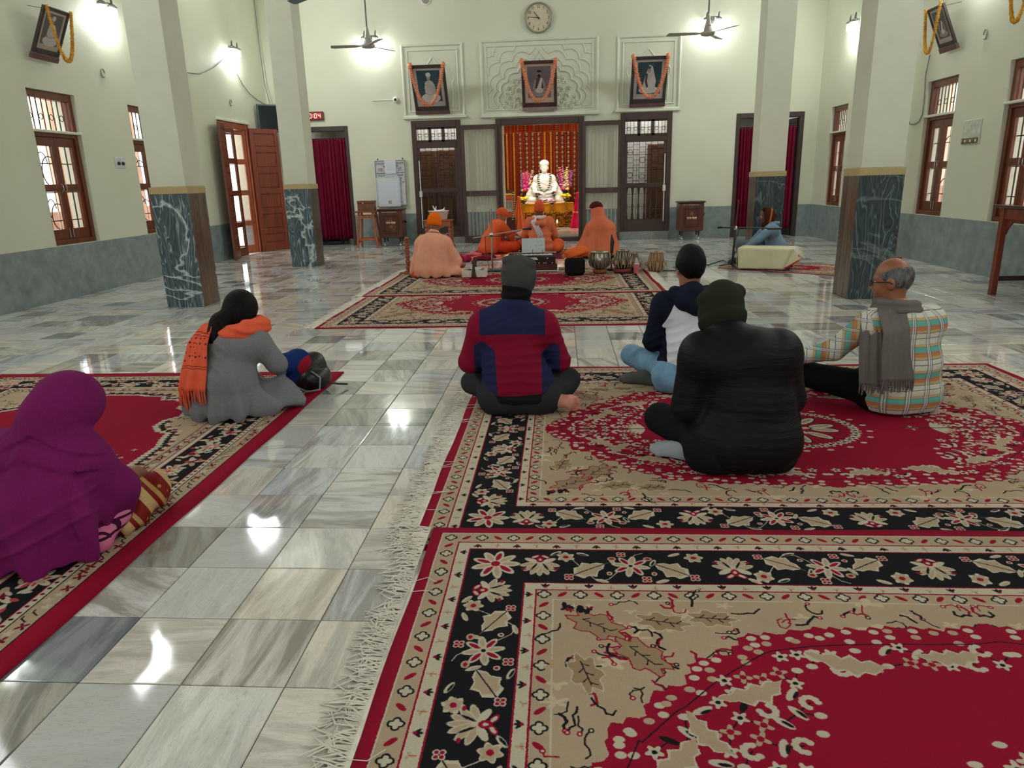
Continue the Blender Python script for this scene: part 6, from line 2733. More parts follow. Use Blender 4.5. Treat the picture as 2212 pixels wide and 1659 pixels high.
# ================================================================ THINGS ON THE WALLS
def portrait_print(name, kind, w, h, bgc, mat_c=(176, 160, 150), inner=.80):
    """old photograph of a seated person, kept generic"""
    P = Paint(w, h, 420, mat_c)
    a, b = w * (1 - inner) / 2, w * (1 + inner) / 2
    z0, z1 = h * .13, h * .94
    P.rect(a, z0, b, z1, bgc)
    cx = w / 2
    wh, gr, dk = (190, 184, 182), (140, 134, 134), (70, 66, 70)
    s_ = (z1 - z0)
    if kind == 'turban':
        P.ell(cx + .01, z0 + s_ * .12, w * .33, s_ * .16, wh)
        P.ell(cx + .01, z0 + s_ * .40, w * .19, s_ * .26, wh)
        P.ell(cx, z0 + s_ * .58, w * .15, s_ * .10, wh)
        P.ell(cx - .005, z0 + s_ * .76, w * .065, s_ * .085, gr)
        P.ell(cx, z0 + s_ * .86, w * .085, s_ * .075, wh)
        for q in range(8):
            x = cx - w * .14 + w * .28 * q / 7
            P.line([(x, z0 + s_ * .55), (x + .02 * (q - 3.5) / 4, z0 + s_ * .24)], .004, gr)
        for q in (-1, 1):
            P.line([(cx + q * w * .17, z0 + s_ * .50), (cx + q * w * .17, z0 + s_ * .27), (cx, z0 + s_ * .22)], .010, gr)
    elif kind == 'robe':
        P.ell(cx, z0 + s_ * .14, w * .30, s_ * .10, gr)
        P.ell(cx, z0 + s_ * .40, w * .16, s_ * .25, dk)
        for q in (-1, 1):
            P.line([(cx + q * w * .13, z0 + s_ * .55), (cx + q * w * .19, z0 + s_ * .32), (cx + q * .03, z0 + s_ * .17)], w * .07, (150, 128, 124))
        P.poly([(cx + w * .12, z0 + s_ * .62), (cx + w * .05, z0 + s_ * .64), (cx - w * .10, z0 + s_ * .24), (cx + w * .04, z0 + s_ * .2)], (196, 182, 180))
        P.ell(cx, z0 + s_ * .24, w * .13, s_ * .09, (196, 182, 180))
        P.ell(cx, z0 + s_ * .76, w * .07, s_ * .09, (150, 128, 124))
        P.ell(cx, z0 + s_ * .70, w * .055, s_ * .06, (52, 46, 48))
        P.ell(cx, z0 + s_ * .84, w * .075, s_ * .04, (52, 46, 48))
    else:
        P.ell(cx, z0 + s_ * .13, w * .33, s_ * .12, wh)
        P.poly([(cx - w * .24, z0 + s_ * .15), (cx - w * .10, z0 + s_ * .66), (cx - .01, z0 + s_ * .92), (cx + w * .10, z0 + s_ * .86), (cx + w * .24, z0 + s_ * .40), (cx + w * .20, z0 + s_ * .12)], wh)
        P.line([(cx - w * .08, z0 + s_ * .62), (cx - w * .10, z0 + s_ * .40), (cx - w * .05, z0 + s_ * .24)], w * .07, dk)
        P.ell(cx - .005, z0 + s_ * .75, w * .058, s_ * .09, gr)
        P.ell(cx - .005, z0 + s_ * .83, w * .06, s_ * .045, dk)
    return P


def leaning_frame(label, loc, wdt, hgt, lean, outdir, kind, bgc, fr=(58, 46, 46), plate=.06, group=None, mount=(176, 160, 150)):
    """frame hung so that its top leans away from the wall; loc = foot of the frame; outdir = direction into the room"""
    rz = math.atan2(outdir[0], -outdir[1])
    t = thing('framed_portrait', label, 'picture', loc, rz, group)
    rx = Matrix.Rotation(lean, 4, 'X')
    fm = M('frame_%d' % fr[0], fr, .35, var=.1)
    mb = MB(rx)
    w2 = wdt / 2
    b = wdt * .085
    mb.box2((-w2, -.02, plate), (-w2 + b, .015, hgt), .004).box2((w2 - b, -.02, plate), (w2, .015, hgt), .004)
    mb.box2((-w2 + b, -.02, hgt - b), (w2 - b, .015, hgt), .004).box2((-w2 + b, -.02, plate), (w2 - b, .015, plate + b * 1.5), .004)
    mb.build('frame', fm, t)
    MB(rx).box2((-w2 - .005, -.026, 0), (w2 + .005, .018, plate), .004).build('plate', M('plate_%d' % fr[0], (96, 66, 66) if fr[0] < 60 else (150, 128, 132), .35), t)
    iw, ih = wdt - 2 * b, hgt - plate - b * 2.5
    P = portrait_print(label, kind, iw, ih, bgc, mount)
    x0, z0 = -iw / 2, plate + b * 1.5
    mb = MB().box2((x0, -.008, z0), (x0 + iw, .010, z0 + ih))
    me = mb.mesh('print', print_mat('old_photograph_' + kind, P.image('photograph_' + kind), .35))
    set_uv(me, lambda c: ((c.x - x0) / iw, (c.z - z0) / ih))
    me.transform(rx)
    link('print', me, t)
    top = rx @ Vector((0, 0, hgt))
    c = MB()
    c.cyl(rx @ Vector((0, .01, hgt * .96)), (0, max(.05, -top.y * 1.0), hgt * 1.04), .003, n=5)
    c.build('hanging_wire', IRON, t)
    return t


FLO = M('orange_plastic_flowers', (234, 140, 100), .6, var=.25, scale=30)
FLY = M('yellow_marigold_flowers', (222, 158, 40), .6, var=.25, scale=30)


def garland(label, pts, r, mat, group=None, step=.62, name='garland', petals=8):
    """thick string of flowers along a list of points"""
    pts = [Vector(p) for p in pts]
    L = [0]
    for a, b in zip(pts[:-1], pts[1:]):
        L.append(L[-1] + (b - a).length)
    tot = L[-1]
    n = max(3, int(tot / (r * step)))
    mb = MB()
    rr = random.Random(n)
    o = pts[0]
    k = 0
    for i in range(n + 1):
        s_ = tot * i / n
        while k < len(L) - 2 and L[k + 1] < s_:
            k += 1
        t = (s_ - L[k]) / max(1e-9, L[k + 1] - L[k])
        c = pts[k].lerp(pts[k + 1], t)
        d = (pts[k + 1] - pts[k]).normalized()
        q = d.to_track_quat('Z', 'Y').to_matrix().to_4x4()
        R = r * rr.uniform(.88, 1.1)
        prof = []
        nn = petals * 2
        vs = [c + (q @ Vector((R * (1 if j % 2 else .8) * math.cos(2 * PI * j / nn), R * (1 if j % 2 else .8) * math.sin(2 * PI * j / nn), 0))) - o for j in range(nn)]
        up = c + d * r * .38 - o
        dn = c - d * r * .38 - o
        mb.add(vs + [up, dn], [(j, (j + 1) % nn, nn) for j in range(nn)] + [((j + 1) % nn, j, nn + 1) for j in range(nn)], True)
    ob = mb.build(name, mat, None, label=label, cat='garland', group=group)
    ob.location = o
    return ob


def u_curve(a, b, low, n=22):
    """hanging curve from a to b through the lowest height"""
    a, b = Vector(a), Vector(b)
    out = []
    for i in range(n + 1):
        s_ = i / n
        p = a.lerp(b, s_)
        q = abs(2 * s_ - 1) ** 2.3
        p.z = low + (a.z + (b.z - a.z) * s_ - low) * q
        out.append(p)
    return out


LEAN = math.asin(.47)
for label, cx, kind, bgc, fr, mt in (('dark framed portrait of a figure in a pale turban, left panel', -2.64, 'turban', (46, 72, 84), (52, 44, 46), (170, 156, 150)),
                                     ('brown framed portrait of a seated bearded figure above the shrine doorway', -.404, 'robe', (112, 104, 110), (70, 48, 48), (188, 164, 148)),
                                     ('dark framed portrait of a veiled figure, right panel', 1.787, 'veil', (46, 66, 76), (53, 44, 48), (172, 158, 152))):
    leaning_frame(label, (cx, 15.80, 2.675), .71, 1.0, LEAN, (0, -1), kind, bgc, fr, .075, mount=mt)
    yt = 15.80 - 1.0 * math.sin(LEAN) - .03
    zt = 2.675 + 1.0 * math.cos(LEAN) - .01
    garland('orange flower garland on the %s' % {'turban': 'left portrait of the turbaned figure', 'robe': 'middle portrait of the bearded figure', 'veil': 'right portrait of the veiled figure'}[kind],
            [(cx - .335, yt + .02, zt + .02)] + u_curve((cx - .335, yt - .03, zt - .01), (cx + .335, yt - .03, zt - .01), zt - .75) + [(cx + .335, yt + .02, zt + .02)], .050, FLO)

leaning_frame('small dark framed portrait on the left wall between lamp and shuttered window', (XL + .07, 8.87, 2.82), .45, .61, math.asin(.45), (1, 0), 'turban', (92, 92, 92), (54, 46, 46), .07)
garland('yellow flower garland hanging from the small portrait on the left wall', u_curve((XL + .37, 8.66, 3.36), (XL + .37, 9.09, 3.37), 2.80), .026, FLY)
leaning_frame('small dark framed portrait on the right wall near the switch plate', (XR - .07, 10.70, 2.80), .42, .60, math.asin(.42), (-1, 0), 'robe', (80, 88, 88), (55, 46, 46), .07)
garland('yellow flower garland hanging from the portrait on the right wall, farther one', u_curve((XR - .36, 10.88, 3.34), (XR - .36, 10.50, 3.36), 2.78), .026, FLY)
leaning_frame('small framed portrait on the right wall, nearer of the two, cut by the photo edge', (XR - .07, 8.80, 2.82), .42, .62, math.asin(.42), (-1, 0), 'veil', (80, 88, 88), (56, 46, 46), .07)
garland('yellow flower garland on the right wall, nearer one, cut by the photo edge', u_curve((XR - .34, 9.02, 3.38), (XR - .34, 8.62, 3.38), 2.80), .026, FLY)

# ---- clock
t = thing('wall_clock', 'round cream wall clock with grey rim above the shrine panel', 'clock', (-.41, YB - .001, 4.42))
RX = Matrix.Rotation(PI / 2, 4, 'X')
MB(RX).lathe([(.285, 0), (.29, .02), (.285, .045), (.262, .055), (.252, .035), (.252, .02)], n=40).build('rim', M('grey_clock_rim', (138, 140, 128), .3, .3, var=.03), t)
MB(RX).cyl((0, 0, .018), (0, 0, .024), .252, n=40).build('dial', M('clock_dial', (200, 186, 160), .5, var=.03), t)
INK = M('dark_brown_ink', (62, 50, 40), .6)
for k in range(1, 13):
    a = PI / 2 - k * PI / 6
    text('numeral', str(k), .078, INK, t, (.205 * math.cos(a), -.026, .205 * math.sin(a)), (PI / 2, 0, 0), .001, xs=.85)
MB().ring([(0.03, -.032, -.004), (-.19, -.032, .022)], [.007, .004], 4).build('minute_hand', INK, t)
MB().ring([(.02, -.036, -.03), (-.09, -.036, .115)], [.008, .005], 4).build('hour_hand', INK, t)
MB(RX).cyl((0, 0, .024), (0, 0, .042), .014, n=12).build('hub', INK, t)

# ---- digital clock
t = thing('digital_clock', 'red digital display reading the time over the left curtained door', 'clock', (-5.31, YB - .002, 2.715))
MB().box2((-.32, -.05, -.085), (.32, 0, .085), .006).build('case', M('dark_red_case', (88, 30, 32), .4), t)
MB().box2((-.30, -.053, -.065), (.30, -.05, .065)).build('screen', glow('display_red', (.75, .02, .05), .25, (.12, .004, .008)), t)
SEG = {'0': 'abcdef', '4': 'bcfg', '5': 'acdfg'}
GLW = glow('display_segments', (1.0, .72, .42), 1.7, (.1, .05, .03))
seg = MB()
x = -.265
for ch in '00:50:04':
    if ch == ':':
        for z in (-.02, .02):
            seg.box((x + .008, -.056, z), (.012, .004, .012))
        x += .03
        continue
    cx, hw, hh = x + .033, .022, .042
    for c in SEG[ch]:
        if c in 'adg':
            seg.box((cx, -.056, {'a': hh, 'd': -hh, 'g': 0}[c]), (hw * 2 - .006, .004, .010))
        else:
            seg.box((cx + (hw if c in 'bc' else -hw), -.056, hh / 2 if c in 'bf' else -hh / 2), (.010, .004, hh - .006))
    x += .082
seg.build('digits', GLW, t)

# ---- camera on its conduit
t = thing('security_camera', 'small white dome camera on the back wall beside the left panel', 'camera', (-3.42, YB, 2.98))
MB(RX).lathe([(.06, 0), (.062, .03), (.05, .06), (.03, .075)], n=20).build('housing', WHITEP, t)
MB(RX).ball((0, 0, .065), .03, 14, 8).build('lens', BLACKP, t)
o = MB().box2((-3.92, YB - .014, 2.972), (-3.48, YB - .001, 2.99), .003).build('conduit', MOULD, None, label='thin plastic conduit running left from the dome camera', cat='conduit')
t = thing('speaker_grille', 'small round white disc high on the back wall left of the clock', 'fitting', tuple(ony(920, -1, YB)))
MB(RX).lathe([(.11, 0.001), (.11, .012), (.085, .02), (.08, .012)], n=24, cap=False).build('rim', MOULD, t)
MB(RX).cyl((0, 0, .001), (0, 0, .010), .081, n=24).build('disc', M('grey_disc', (150, 140, 130), .5), t)


# ---- wall lamps: twin lanterns
def wall_lamp(label, loc, rz, power=17, lit=True):
    t = thing('wall_lamp', label, 'lamp', loc, rz, None)
    MB().box2((-.05, -.015, -.06), (.05, 0, .06), .005).box2((-.13, -.10, .045), (.13, -.085, .06), .003).box2((-.012, -.10, .03), (.012, 0, .055), .003).build('bracket', M('dark_bronze', (84, 84, 76), .4, .6), t)
    for q in (-1, 1):
        x = q * .115
        MB().ring([(x, -.10, .05), (x, -.10, .10), (x + .01, -.10, .135), (x + .028, -.10, .145)], [.016, .014, .010, .004], 8).build('hook', M('dark_bronze', (84, 84, 76)), t)
        MB().lathe([(.030, .02), (.062, .0), (.066, -.03), (.060, -.032)], (x, -.10, .03), 18).build('shade_cap', M('pewter_cap', (120, 126, 118), .35, .5), t)
        MB().lathe([(.054, 0), (.056, -.09), (.050, -.12), (.02, -.128)], (x, -.10, .005), 18).build('glass', LAMPGLOW, t)
    R = Matrix.Rotation(rz, 4, 'Z')
    for q in (-1, 1):
        point('lantern_light', Vector(loc) + (R @ Vector((q * .115, -.13, -.165))), power / 2, (.95, 1.0, .97), .04)
    return t


bl = ony(802, 92, YB)
br = ony(1537, 52, YB)
wall_lamp('lit twin lantern on the back wall behind the left ceiling fan', (bl.x, YB, bl.z + .06), 0)
wall_lamp('lit twin lantern on the back wall behind the right ceiling fan', (br.x, YB, br.z + .06), 0)
wall_lamp('lit twin lantern at the top of the left wall beside the small portrait', (XL, 10.33, 3.70), PI / 2)
wall_lamp('lit twin lantern on the left wall above the open wooden door', (XL, 14.32, 3.80), PI / 2)
wall_lamp('lit twin lantern on the right wall behind the near right pillar', (XR, 14.18, 3.80), -PI / 2)
wall_lamp('lit twin lantern above the switch plate on the right wall', (XR, 10.08, 3.84), -PI / 2)
wall_lamp('twin lantern on the left wall outside the photo', (XL, 6.4, 3.80), PI / 2)
wall_lamp('twin lantern on the right wall outside the photo', (XR, 6.4, 3.80), -PI / 2)


# ---- ceiling fans
def ceiling_fan(label, px, py, Y, a0, mat, R=.62):
    h = ony(px, py, Y)
    t = thing('ceiling_fan', label, 'fan', (h.x, Y, h.z))
    MB().cyl((0, 0, .12), (0, 0, ZC - h.z - .01), .013, n=10).build('down_rod', M('grey_rod', (96, 104, 98), .4, .4), t)
    MB().lathe([(.016, .28), (.05, .12), (.055, .10), (.02, .095)], n=18).build('canopy', mat, t)
    MB().lathe([(.05, .10), (.062, .085), (.066, .03), (.11, .02), (.115, -.005), (.10, -.028), (.05, -.04), (.01, -.042)], n=26).build('motor', mat, t)
    MB().lathe([(.03, ZC - h.z - .10), (.07, ZC - h.z - .02), (.07, ZC - h.z - .001)], n=16).build('ceiling_cup', mat, t)
    for k in range(3):
        a = a0 + k * 2 * PI / 3
        Rk = Matrix.Rotation(a, 4, 'Z') @ Matrix.Rotation(.16, 4, 'X')
        mb = MB(Rk)
        mb.prism([(.10, -.02), (.20, -.055), (R - .05, -.07), (R, -.045), (R - .03, .06), (.20, .055), (.10, .02)], lambda u, v, hh: (u, v, hh), -.003, .003)
        mb.build('blade', mat, t)
    return t


FANM = M('fan_beige', (168, 162, 150), .4, .1, var=.03)
ceiling_fan('beige ceiling fan hanging over the left part of the hall', 795, 99, 12.4, math.radians(182), FANM)
ceiling_fan('beige ceiling fan over the right part of the hall, one blade raised', 1529, 72, 12.4, math.radians(62), FANM, .64)
ceiling_fan('blue-grey ceiling fan cut by the top edge of the photo', 683, -14, 9.6, math.radians(20), M('blue_grey_metal', (66, 88, 98), .4, .2))

# ---- switch plates, rings and wires
t = thing('switch_plate', 'white switch plate on the left wall between the windows', 'switch', (XL, 10.18, 1.68), PI / 2)
MB().box2((-.12, -.012, -.075), (.12, 0, .075), .004).build('plate', M('switch_plate_white', (196, 202, 200), .4), t)
for q in (-.05, .05):
    MB().lathe([(.026, 0), (.024, .02), (.008, .024)], (q, -.012, -.01), 12, RX).build('regulator', BLACKP, t)
t = thing('switch_plate', 'large pale switch plate with toggles on the right wall', 'switch', (XR, 10.0, 1.735), -PI / 2)
MB().box2((-.20, -.02, -.15), (.20, 0, .15), .004).build('plate', M('switch_plate_cream', (190, 194, 180), .45), t)
MB().box2((-.19, -.026, -.14), (.19, -.02, -.07), .002).build('socket_strip', M('brown_strip', (96, 88, 70), .5), t)
for q in range(6):
    MB().box((-.15 + q * .06, -.03, -.105), (.022, .016, .03), None, .003).build('toggle', WHITEP if q % 2 else BRASS, t)
k = 0
for X, px, py, side in ((XL, 220, 158, 'left wall under the first lantern'), (XL, 497, 222, 'left wall over the open door'), (XR, 2131, 74, 'right wall above the large switch plate')):
    c = onx(px, py, X)
    s_ = 1 if X < 0 else -1
    o = MB().ring([(X + s_ * .015, c.y + .04 * math.cos(a), c.z + .055 * math.sin(a)) for a in np.linspace(0, 5.4, 14)], .007, 6).build('wall_ring', M('grey_hook', (128, 132, 124), .5), None, label='small grey ring fixed to the %s' % side, cat='hook')


def wire(label, pts, r=.006, mat=None, name='wire', cat='wire', n=5):
    return MB().ring(pts, r, n).build(name, mat or IRON, None, label=label, cat=cat)


GWIRE = M('grey_wire', (110, 112, 104), .6)
wire('thin grey wire sagging from the lantern over the door towards the pillar', [onx(px, py, XL + .015) for px, py in ((487, 122), (476, 134), (463, 145), (446, 154), (430, 160), (414, 158), (397, 156))], .007, GWIRE)
wire('dark wire running down the left wall behind the near pillar', [onx(px, py, XL + .012) for px, py in ((393, 144), (400, 195), (408, 250))], .008, GWIRE)
wire('thin wire hanging from the lantern to the television bracket', [onx(px, py, XL + .02) for px, py in ((512, 160), (524, 182), (540, 203), (556, 216), (570, 224), (580, 228))], .007, GWIRE)
wire('wire looping from the pillar down to the right window ledge', [onx(px, py, XR - .02) for px, py in ((2009, 118), (2004, 140), (1999, 165), (1998, 190), (1996, 220), (1993, 245), (1986, 262), (1975, 269), (1966, 268), (1960, 258), (1958, 244))], .008, GWIRE)
wire('pair of thin wires running down the back corner at the left', [(XL + .02, YB - .1, 5.2), (XL + .03, YB - .12, 4.2), (XL + .06, YB - .15, 3.4), (XL + .15, YB - .2, 2.95)], .008, GWIRE)

# ---- television on its bracket in the left corner
t = thing('television', 'flat black television on a bracket in the back left corner', 'television', (-5.86, 15.35, 2.68), math.radians(38))
MB().box2((-.36, -.03, -.30), (.36, .03, .24), .01).build('casing', M('grey_bezel', (70, 84, 92), .4), t)
MB().box2((-.33, -.034, -.26), (.33, -.03, .21)).build('screen', M('dark_screen', (16, 26, 34), .08, var=.02), t)
MB().cyl((0, .03, 0), (-.12, .30, .05), .022, n=8).box((0, .045, 0), (.3, .03, .3)).build('bracket', IRON, t)

# ---- notice board and the papers on it
t = thing('notice_board', 'white Hindi notice board with green striped border on the back wall', 'notice board', (-3.63, YB - .045, 1.30))
MB().box2((-.335, -.012, -.48), (.335, .04, .48), .004).build('board', M('notice_board_white', (184, 186, 190), .5, var=.03), t)
NAVY, REDI = M('navy_ink', (26, 28, 48), .6), M('red_ink', (150, 40, 60), .6)
GRN = M('green_border', (60, 92, 74), .6)
b = MB()
for z in np.arange(-.465, .47, .02):
    for x in (-.318, .318):
        b.box((x, -.014, z), (.018, .003, .012))
for x in np.arange(-.30, .31, .02):
    for z in (-.465, .465):
        b.box((x, -.014, z), (.012, .003, .018))
b.build('border', GRN, t, kind='stuff')
MB().box2((.13, -.016, -.45), (.30, -.0125, -.05)).build('blank_sheet', M('blank_pinkish_paper', (198, 192, 196), .6), t)
for s_, x, z, sz, m in (('रामकृष्ण', -.20, .405, .062, REDI), ('सेवाश्रम', .20, .41, .062, REDI), ('को', -.12, .345, .06, NAVY), ('नपुर', .14, .36, .06, NAVY), ('दिव्य', -.21, .29, .056, REDI), ('सूची', .20, .30, .056, REDI),
                        ('मंगलआरती', -.21, .205, .044, NAVY), ('वेदपाठ व', -.20, .155, .044, NAVY), ('पूजा', -.24, .10, .046, NAVY), ('प्रातः काल', .21, .215, .040, NAVY), ('सायं पूजा', .21, .165, .040, NAVY), ('७-३०', .21, .11, .040, NAVY), ('को', .27, .02, .036, NAVY), ('और', .26, -.07, .036, NAVY), ('सेवा', .25, -.11, .036, NAVY)):
    text('lettering', s_, sz, m, t, (x, -.0135, z), (PI / 2, 0, 0), .0012)
for x, z in ((-.21, .26), (.21, .265)):
    MB().box((x, -.0135, z), (.11, .003, .005)).build('underline', NAVY, t)
for x in (-.27, .27):
    MB(RX).lathe([(.016, 0), (.010, .02)], (x, 0, 0), 10).build('hanger', IRON, t).location = (x * 0, .045, .505)


def page(name, label, x0, x1, z0, z1, y, seedtxt, photo=False, cat='paper'):
    t = thing(name, label, cat, ((x0 + x1) / 2, y, (z0 + z1) / 2))
    w_, h_ = x1 - x0, z1 - z0
    P = Paint(w_, h_, 700, (200, 208, 222))
    P.rect(w_ * .1, h_ * .08, w_ * .88, h_ * .95, (208, 214, 224))
    r = random.Random(seedtxt)
    if photo:
        P.rect(w_ * .13, h_ * .90, w_ * .84, h_ * .925, (212, 208, 160))
        P.rect(w_ * .46, h_ * .10, w_ * .60, h_ * .20, (190, 150, 140))
    for q in range(14):
        z = h_ * (.84 - q * .045)
        if z < h_ * .25:
            break
        x = w_ * .16
        while x < w_ * .8:
            L = r.uniform(.008, .03)
            P.line([(x, z), (min(x + L, w_ * .82), z)], .003, (172, 182, 196))
            x += L + .008
    me = MB().box2((-w_ / 2, -.004, -h_ / 2), (w_ / 2, .004, h_ / 2)).mesh('sheet', print_mat('printed_sheet_%d' % seedtxt, P.image('sheet_%d' % seedtxt), .4))
    set_uv(me, lambda c: (c.x / w_ + .5, c.z / h_ + .5))
    link('sheet', me, t)
    if photo:
        f = MB()
        for a, b2, c, d in ((-w_ / 2, -w_ / 2 + .018, -h_ / 2, h_ / 2), (w_ / 2 - .018, w_ / 2, -h_ / 2, h_ / 2), (-w_ / 2, w_ / 2, h_ / 2 - .018, h_ / 2), (-w_ / 2, w_ / 2, -h_ / 2, -h_ / 2 + .018)):
            f.box2((a, -.009, c), (b2, -.004, d))
        f.build('frame', M('pale_aluminium', (188, 196, 206), .3, .3), t)
    return t


page('paper_sheet', 'white paper pinned over the top middle of the notice board', -3.745, -3.50, 1.50, 1.775, YB - .066, 5)
page('framed_notice', 'large pale framed notice leaning over the lower notice board', -3.95, -3.43, .815, 1.45, YB - .085, 6, True, 'notice')
# ================================================================ FURNITURE ALONG THE BACK WALL
def lattice_text(parent, strokes, mat, loc, sc, rad=.006):
    mb = MB()
    for st in strokes:
        mb.ring([(x * sc, 0, z * sc) for x, z in st], rad, 5)
    o = mb.build('lettering', mat, parent)
    o.location = loc
    return o


# the words are drawn stroke by stroke: "daan paatra"
DAAN = [[(0, 1), (2.55, 1)], [(.55, 1), (.55, .78), (.2, .7), (.1, .48), (.3, .32), (.55, .38), (.6, .2), (.75, .0)], [(1.15, 1), (1.15, 0)],
        [(1.55, .55), (1.75, .62), (1.7, .42), (1.55, .55)], [(1.75, .55), (2.25, .55)], [(2.25, 1), (2.25, 0)],
        [(3.0, 1), (5.6, 1)], [(3.2, 1), (3.2, .5), (3.4, .32), (3.7, .45)], [(3.75, 1), (3.75, 0)], [(4.25, 1), (4.25, 0)],
        [(4.62, .64), (5.35, .64)], [(5.35, 1), (5.35, 0)], [(5.33, .62), (4.62, .04)]]
LETW = M('cream_lettering', (226, 200, 160), .5)


def donation_box(label, x, y, flip):
    t = thing('donation_box', label, 'box', (x, y, 0))
    w_, d_ = .50, .40
    DB = wood('donation_box_wood', (92, 48, 32), .3)
    MB().box2((-w_ / 2, -d_ / 2, .20), (w_ / 2, d_ / 2, .755), .01).build('case', DB, t)
    MB().box2((-w_ / 2 - .025, -d_ / 2 - .02, .755), (w_ / 2 + .025, d_ / 2, .785), .006).box2((-.07, -.015, .785), (.07, .015, .788)).build('lid', DARKW, t)
    f = MB()
    a, b = -d_ / 2 - .012, -d_ / 2
    for x0, x1, z0, z1 in ((-.165, -.135, .27, .66), (.135, .165, .27, .66), (-.135, .135, .27, .30), (-.135, .135, .63, .66)):
        f.box2((x0, a, z0), (x1, b, z1), .004)
    f.build('panel_moulding', DARKW, t)
    MB().box2((-.12, a + .004, .315), (.12, b, .615), .01).build('panel', DB, t)
    MB().box2((-w_ / 2 + .02, -d_ / 2 - .02, .185), (w_ / 2 - .02, d_ / 2 - .02, .21), .006).build('plinth', DARKW, t)
    lattice_text(t, DAAN, LETW, (-.098, a - .004, .475 if not flip else .43), .036, .0055)
    MB(RX).cyl((0, 0, .208), (0, 0, .216), .034, n=20).build('emblem', M('pale_disc', (112, 82, 68), .5), t).location = (0, 0, .42 if not flip else .54)
    text('lettering', 'R.K.M. SEVASHRAMA', .036, M('pale_print', (196, 180, 160), .5), t, (-.02, -d_ / 2 - .003, .715), (PI / 2, 0, 0), .001)
    for sx in (-1, 1):
        for sy in (-1, 1):
            l = MB().lathe([(.022, .185), (.026, .16), (.014, .13), (.020, .10), (.010, .08)], (sx * .17, sy * .13, 0), 10).build('leg', DARKW, t)
            MB().ball((sx * .17, sy * .13, .031), .028, 10, 8).cyl((sx * .17, sy * .13, .05), (sx * .17, sy * .13, .082), .01, n=8).build('caster', CHROME, l)
    MB().ring([(w_ / 2, -.06, .52), (w_ / 2 + .035, -.06, .53), (w_ / 2 + .04, .0, .50), (w_ / 2, .02, .50)], .014, 8).build('padlock', IRON, t)
    return t


donation_box('dark wooden donation box under the notice board, lettering in cream', -3.585, 15.50, False)
donation_box('dark wooden donation box standing alone right of the grilled door', 2.70, 15.52, True)

# tall stool with a small box on it
t = thing('stool', 'tall reddish wooden stool beside the left curtained door', 'stool', (-4.075, 15.30, 0))
MB().box2((-.235, -.19, .725), (.235, .19, .757), .008).build('seat', REDW, t)
for sx in (-1, 1):
    for sy in (-1, 1):
        MB().ring([(sx * .15, sy * .12, .725), (sx * .215, sy * .17, .0)], .027, 4, up=(1, 1, 0)).build('leg', TEAKL, t)
for s_ in (-1, 1):
    for c, d_ in (((0, s_ * .155, .17), (.39, .022, .045)), ((0, s_ * .13, .64), (.30, .022, .06)), ((s_ * .20, 0, .13), (.022, .31, .045)), ((s_ * .165, 0, .64), (.022, .24, .06))):
        MB().box(c, d_, None, .003).build('rail', TEAKL, t)
t = thing('wooden_box', 'plain brown wooden box lying on the tall stool', 'box', (-4.07, 15.30, .758))
MB().box2((-.17, -.12, 0), (.17, .12, .155), .005).build('case', BROWN, t)
MB().box2((-.175, -.125, .155), (.175, .125, .205), .006).build('lid', BROWN, t)
MB().box((-.05, -.128, .16), (.02, .006, .02)).build('latch', WHITEP, t)

# low turned stool with the plastic tub
def turned(mb, x, y, z0, z1, r=.032):
    h = z1 - z0
    prof = [(r * .8, 0), (r, .03)]
    k = 5
    for i in range(k):
        a = .06 + .88 * i / k
        b = .06 + .88 * (i + 1) / k
        prof += [(r * .65, a), (r * 1.05, a + (b - a) * .35), (r * 1.05, a + (b - a) * .6), (r * .6, a + (b - a) * .8), (r * .9, a + (b - a) * .9)]
    prof += [(r, .97), (r, 1)]
    mb.lathe([(q, z0 + s * h) for q, s in prof], (x, y, 0), 12)


TERRA = wood('red_lacquered_wood', (148, 76, 52), .3)
t = thing('low_stool', 'reddish turned-leg stool in front of the left grilled door', 'stool', (-2.51, 15.02, 0))
MB().box2((-.30, -.20, .525), (.30, .20, .555), .008).box2((-.27, -.19, .42), (.27, -.165, .525), .004).build('seat', TERRA, t)
for sx in (-1, 1):
    for sy in (-1, 1):
        m = MB()
        turned(m, sx * .24, sy * .155, .03, .525, .034)
        m.build('leg', TERRA, t)
MB().box2((-.30, -.19, 0), (-.17, .19, .03), .006).box2((.17, -.19, 0), (.30, .19, .03), .006).build('foot', TERRA, t)
f = MB()
for a, b in ((.08, .30), (.30, .08), (.30, .46)):
    f.ring([(-.24, -.155, a), (.24, -.155, b)], .006, 5)
f.build('cord', M('pale_rope', (206, 196, 176), .8), t)
t = thing('plastic_tub', 'pale pink plastic tub on the turned stool', 'tub', (-2.50, 15.02, .556))
prof = [(.155, 0), (.165, .01), (.205, .16), (.222, .165), (.222, .178), (.200, .176), (.158, .015), (.01, .012)]
mb = MB().lathe([(r, z) for r, z in prof], (0, 0, 0), 26, Matrix.Diagonal((1, .72, 1, 1)))
mb.build('bowl', M('pale_pink_plastic', (222, 190, 176), .35, var=.03), t)
g = SDF((-.2, -.15, -.02), (.2, .15, .3), .008)
g.cap((-.05, 0, .10), (.1, .0, .12), .07, k=.04).cap((-.05, 0, .15), (-.10, .0, .26), .022, .008, k=.02).cap((-.05, 0, .15), (-.03, .0, .25), .012, .008, k=.02).cap((.12, 0, .15), (.14, 0, .22), .02, .01, k=.02)
g.disp(lambda X, Y, Z: .008 * wav(X, Y, Z, 45, 3))
o = g.build('plastic_bag', M('white_plastic_film', (214, 214, 214), .25), None, label='crumpled white plastic bag with handles lying in the pink tub', cat='bag')
o.location = (-2.52, 15.02, .572)

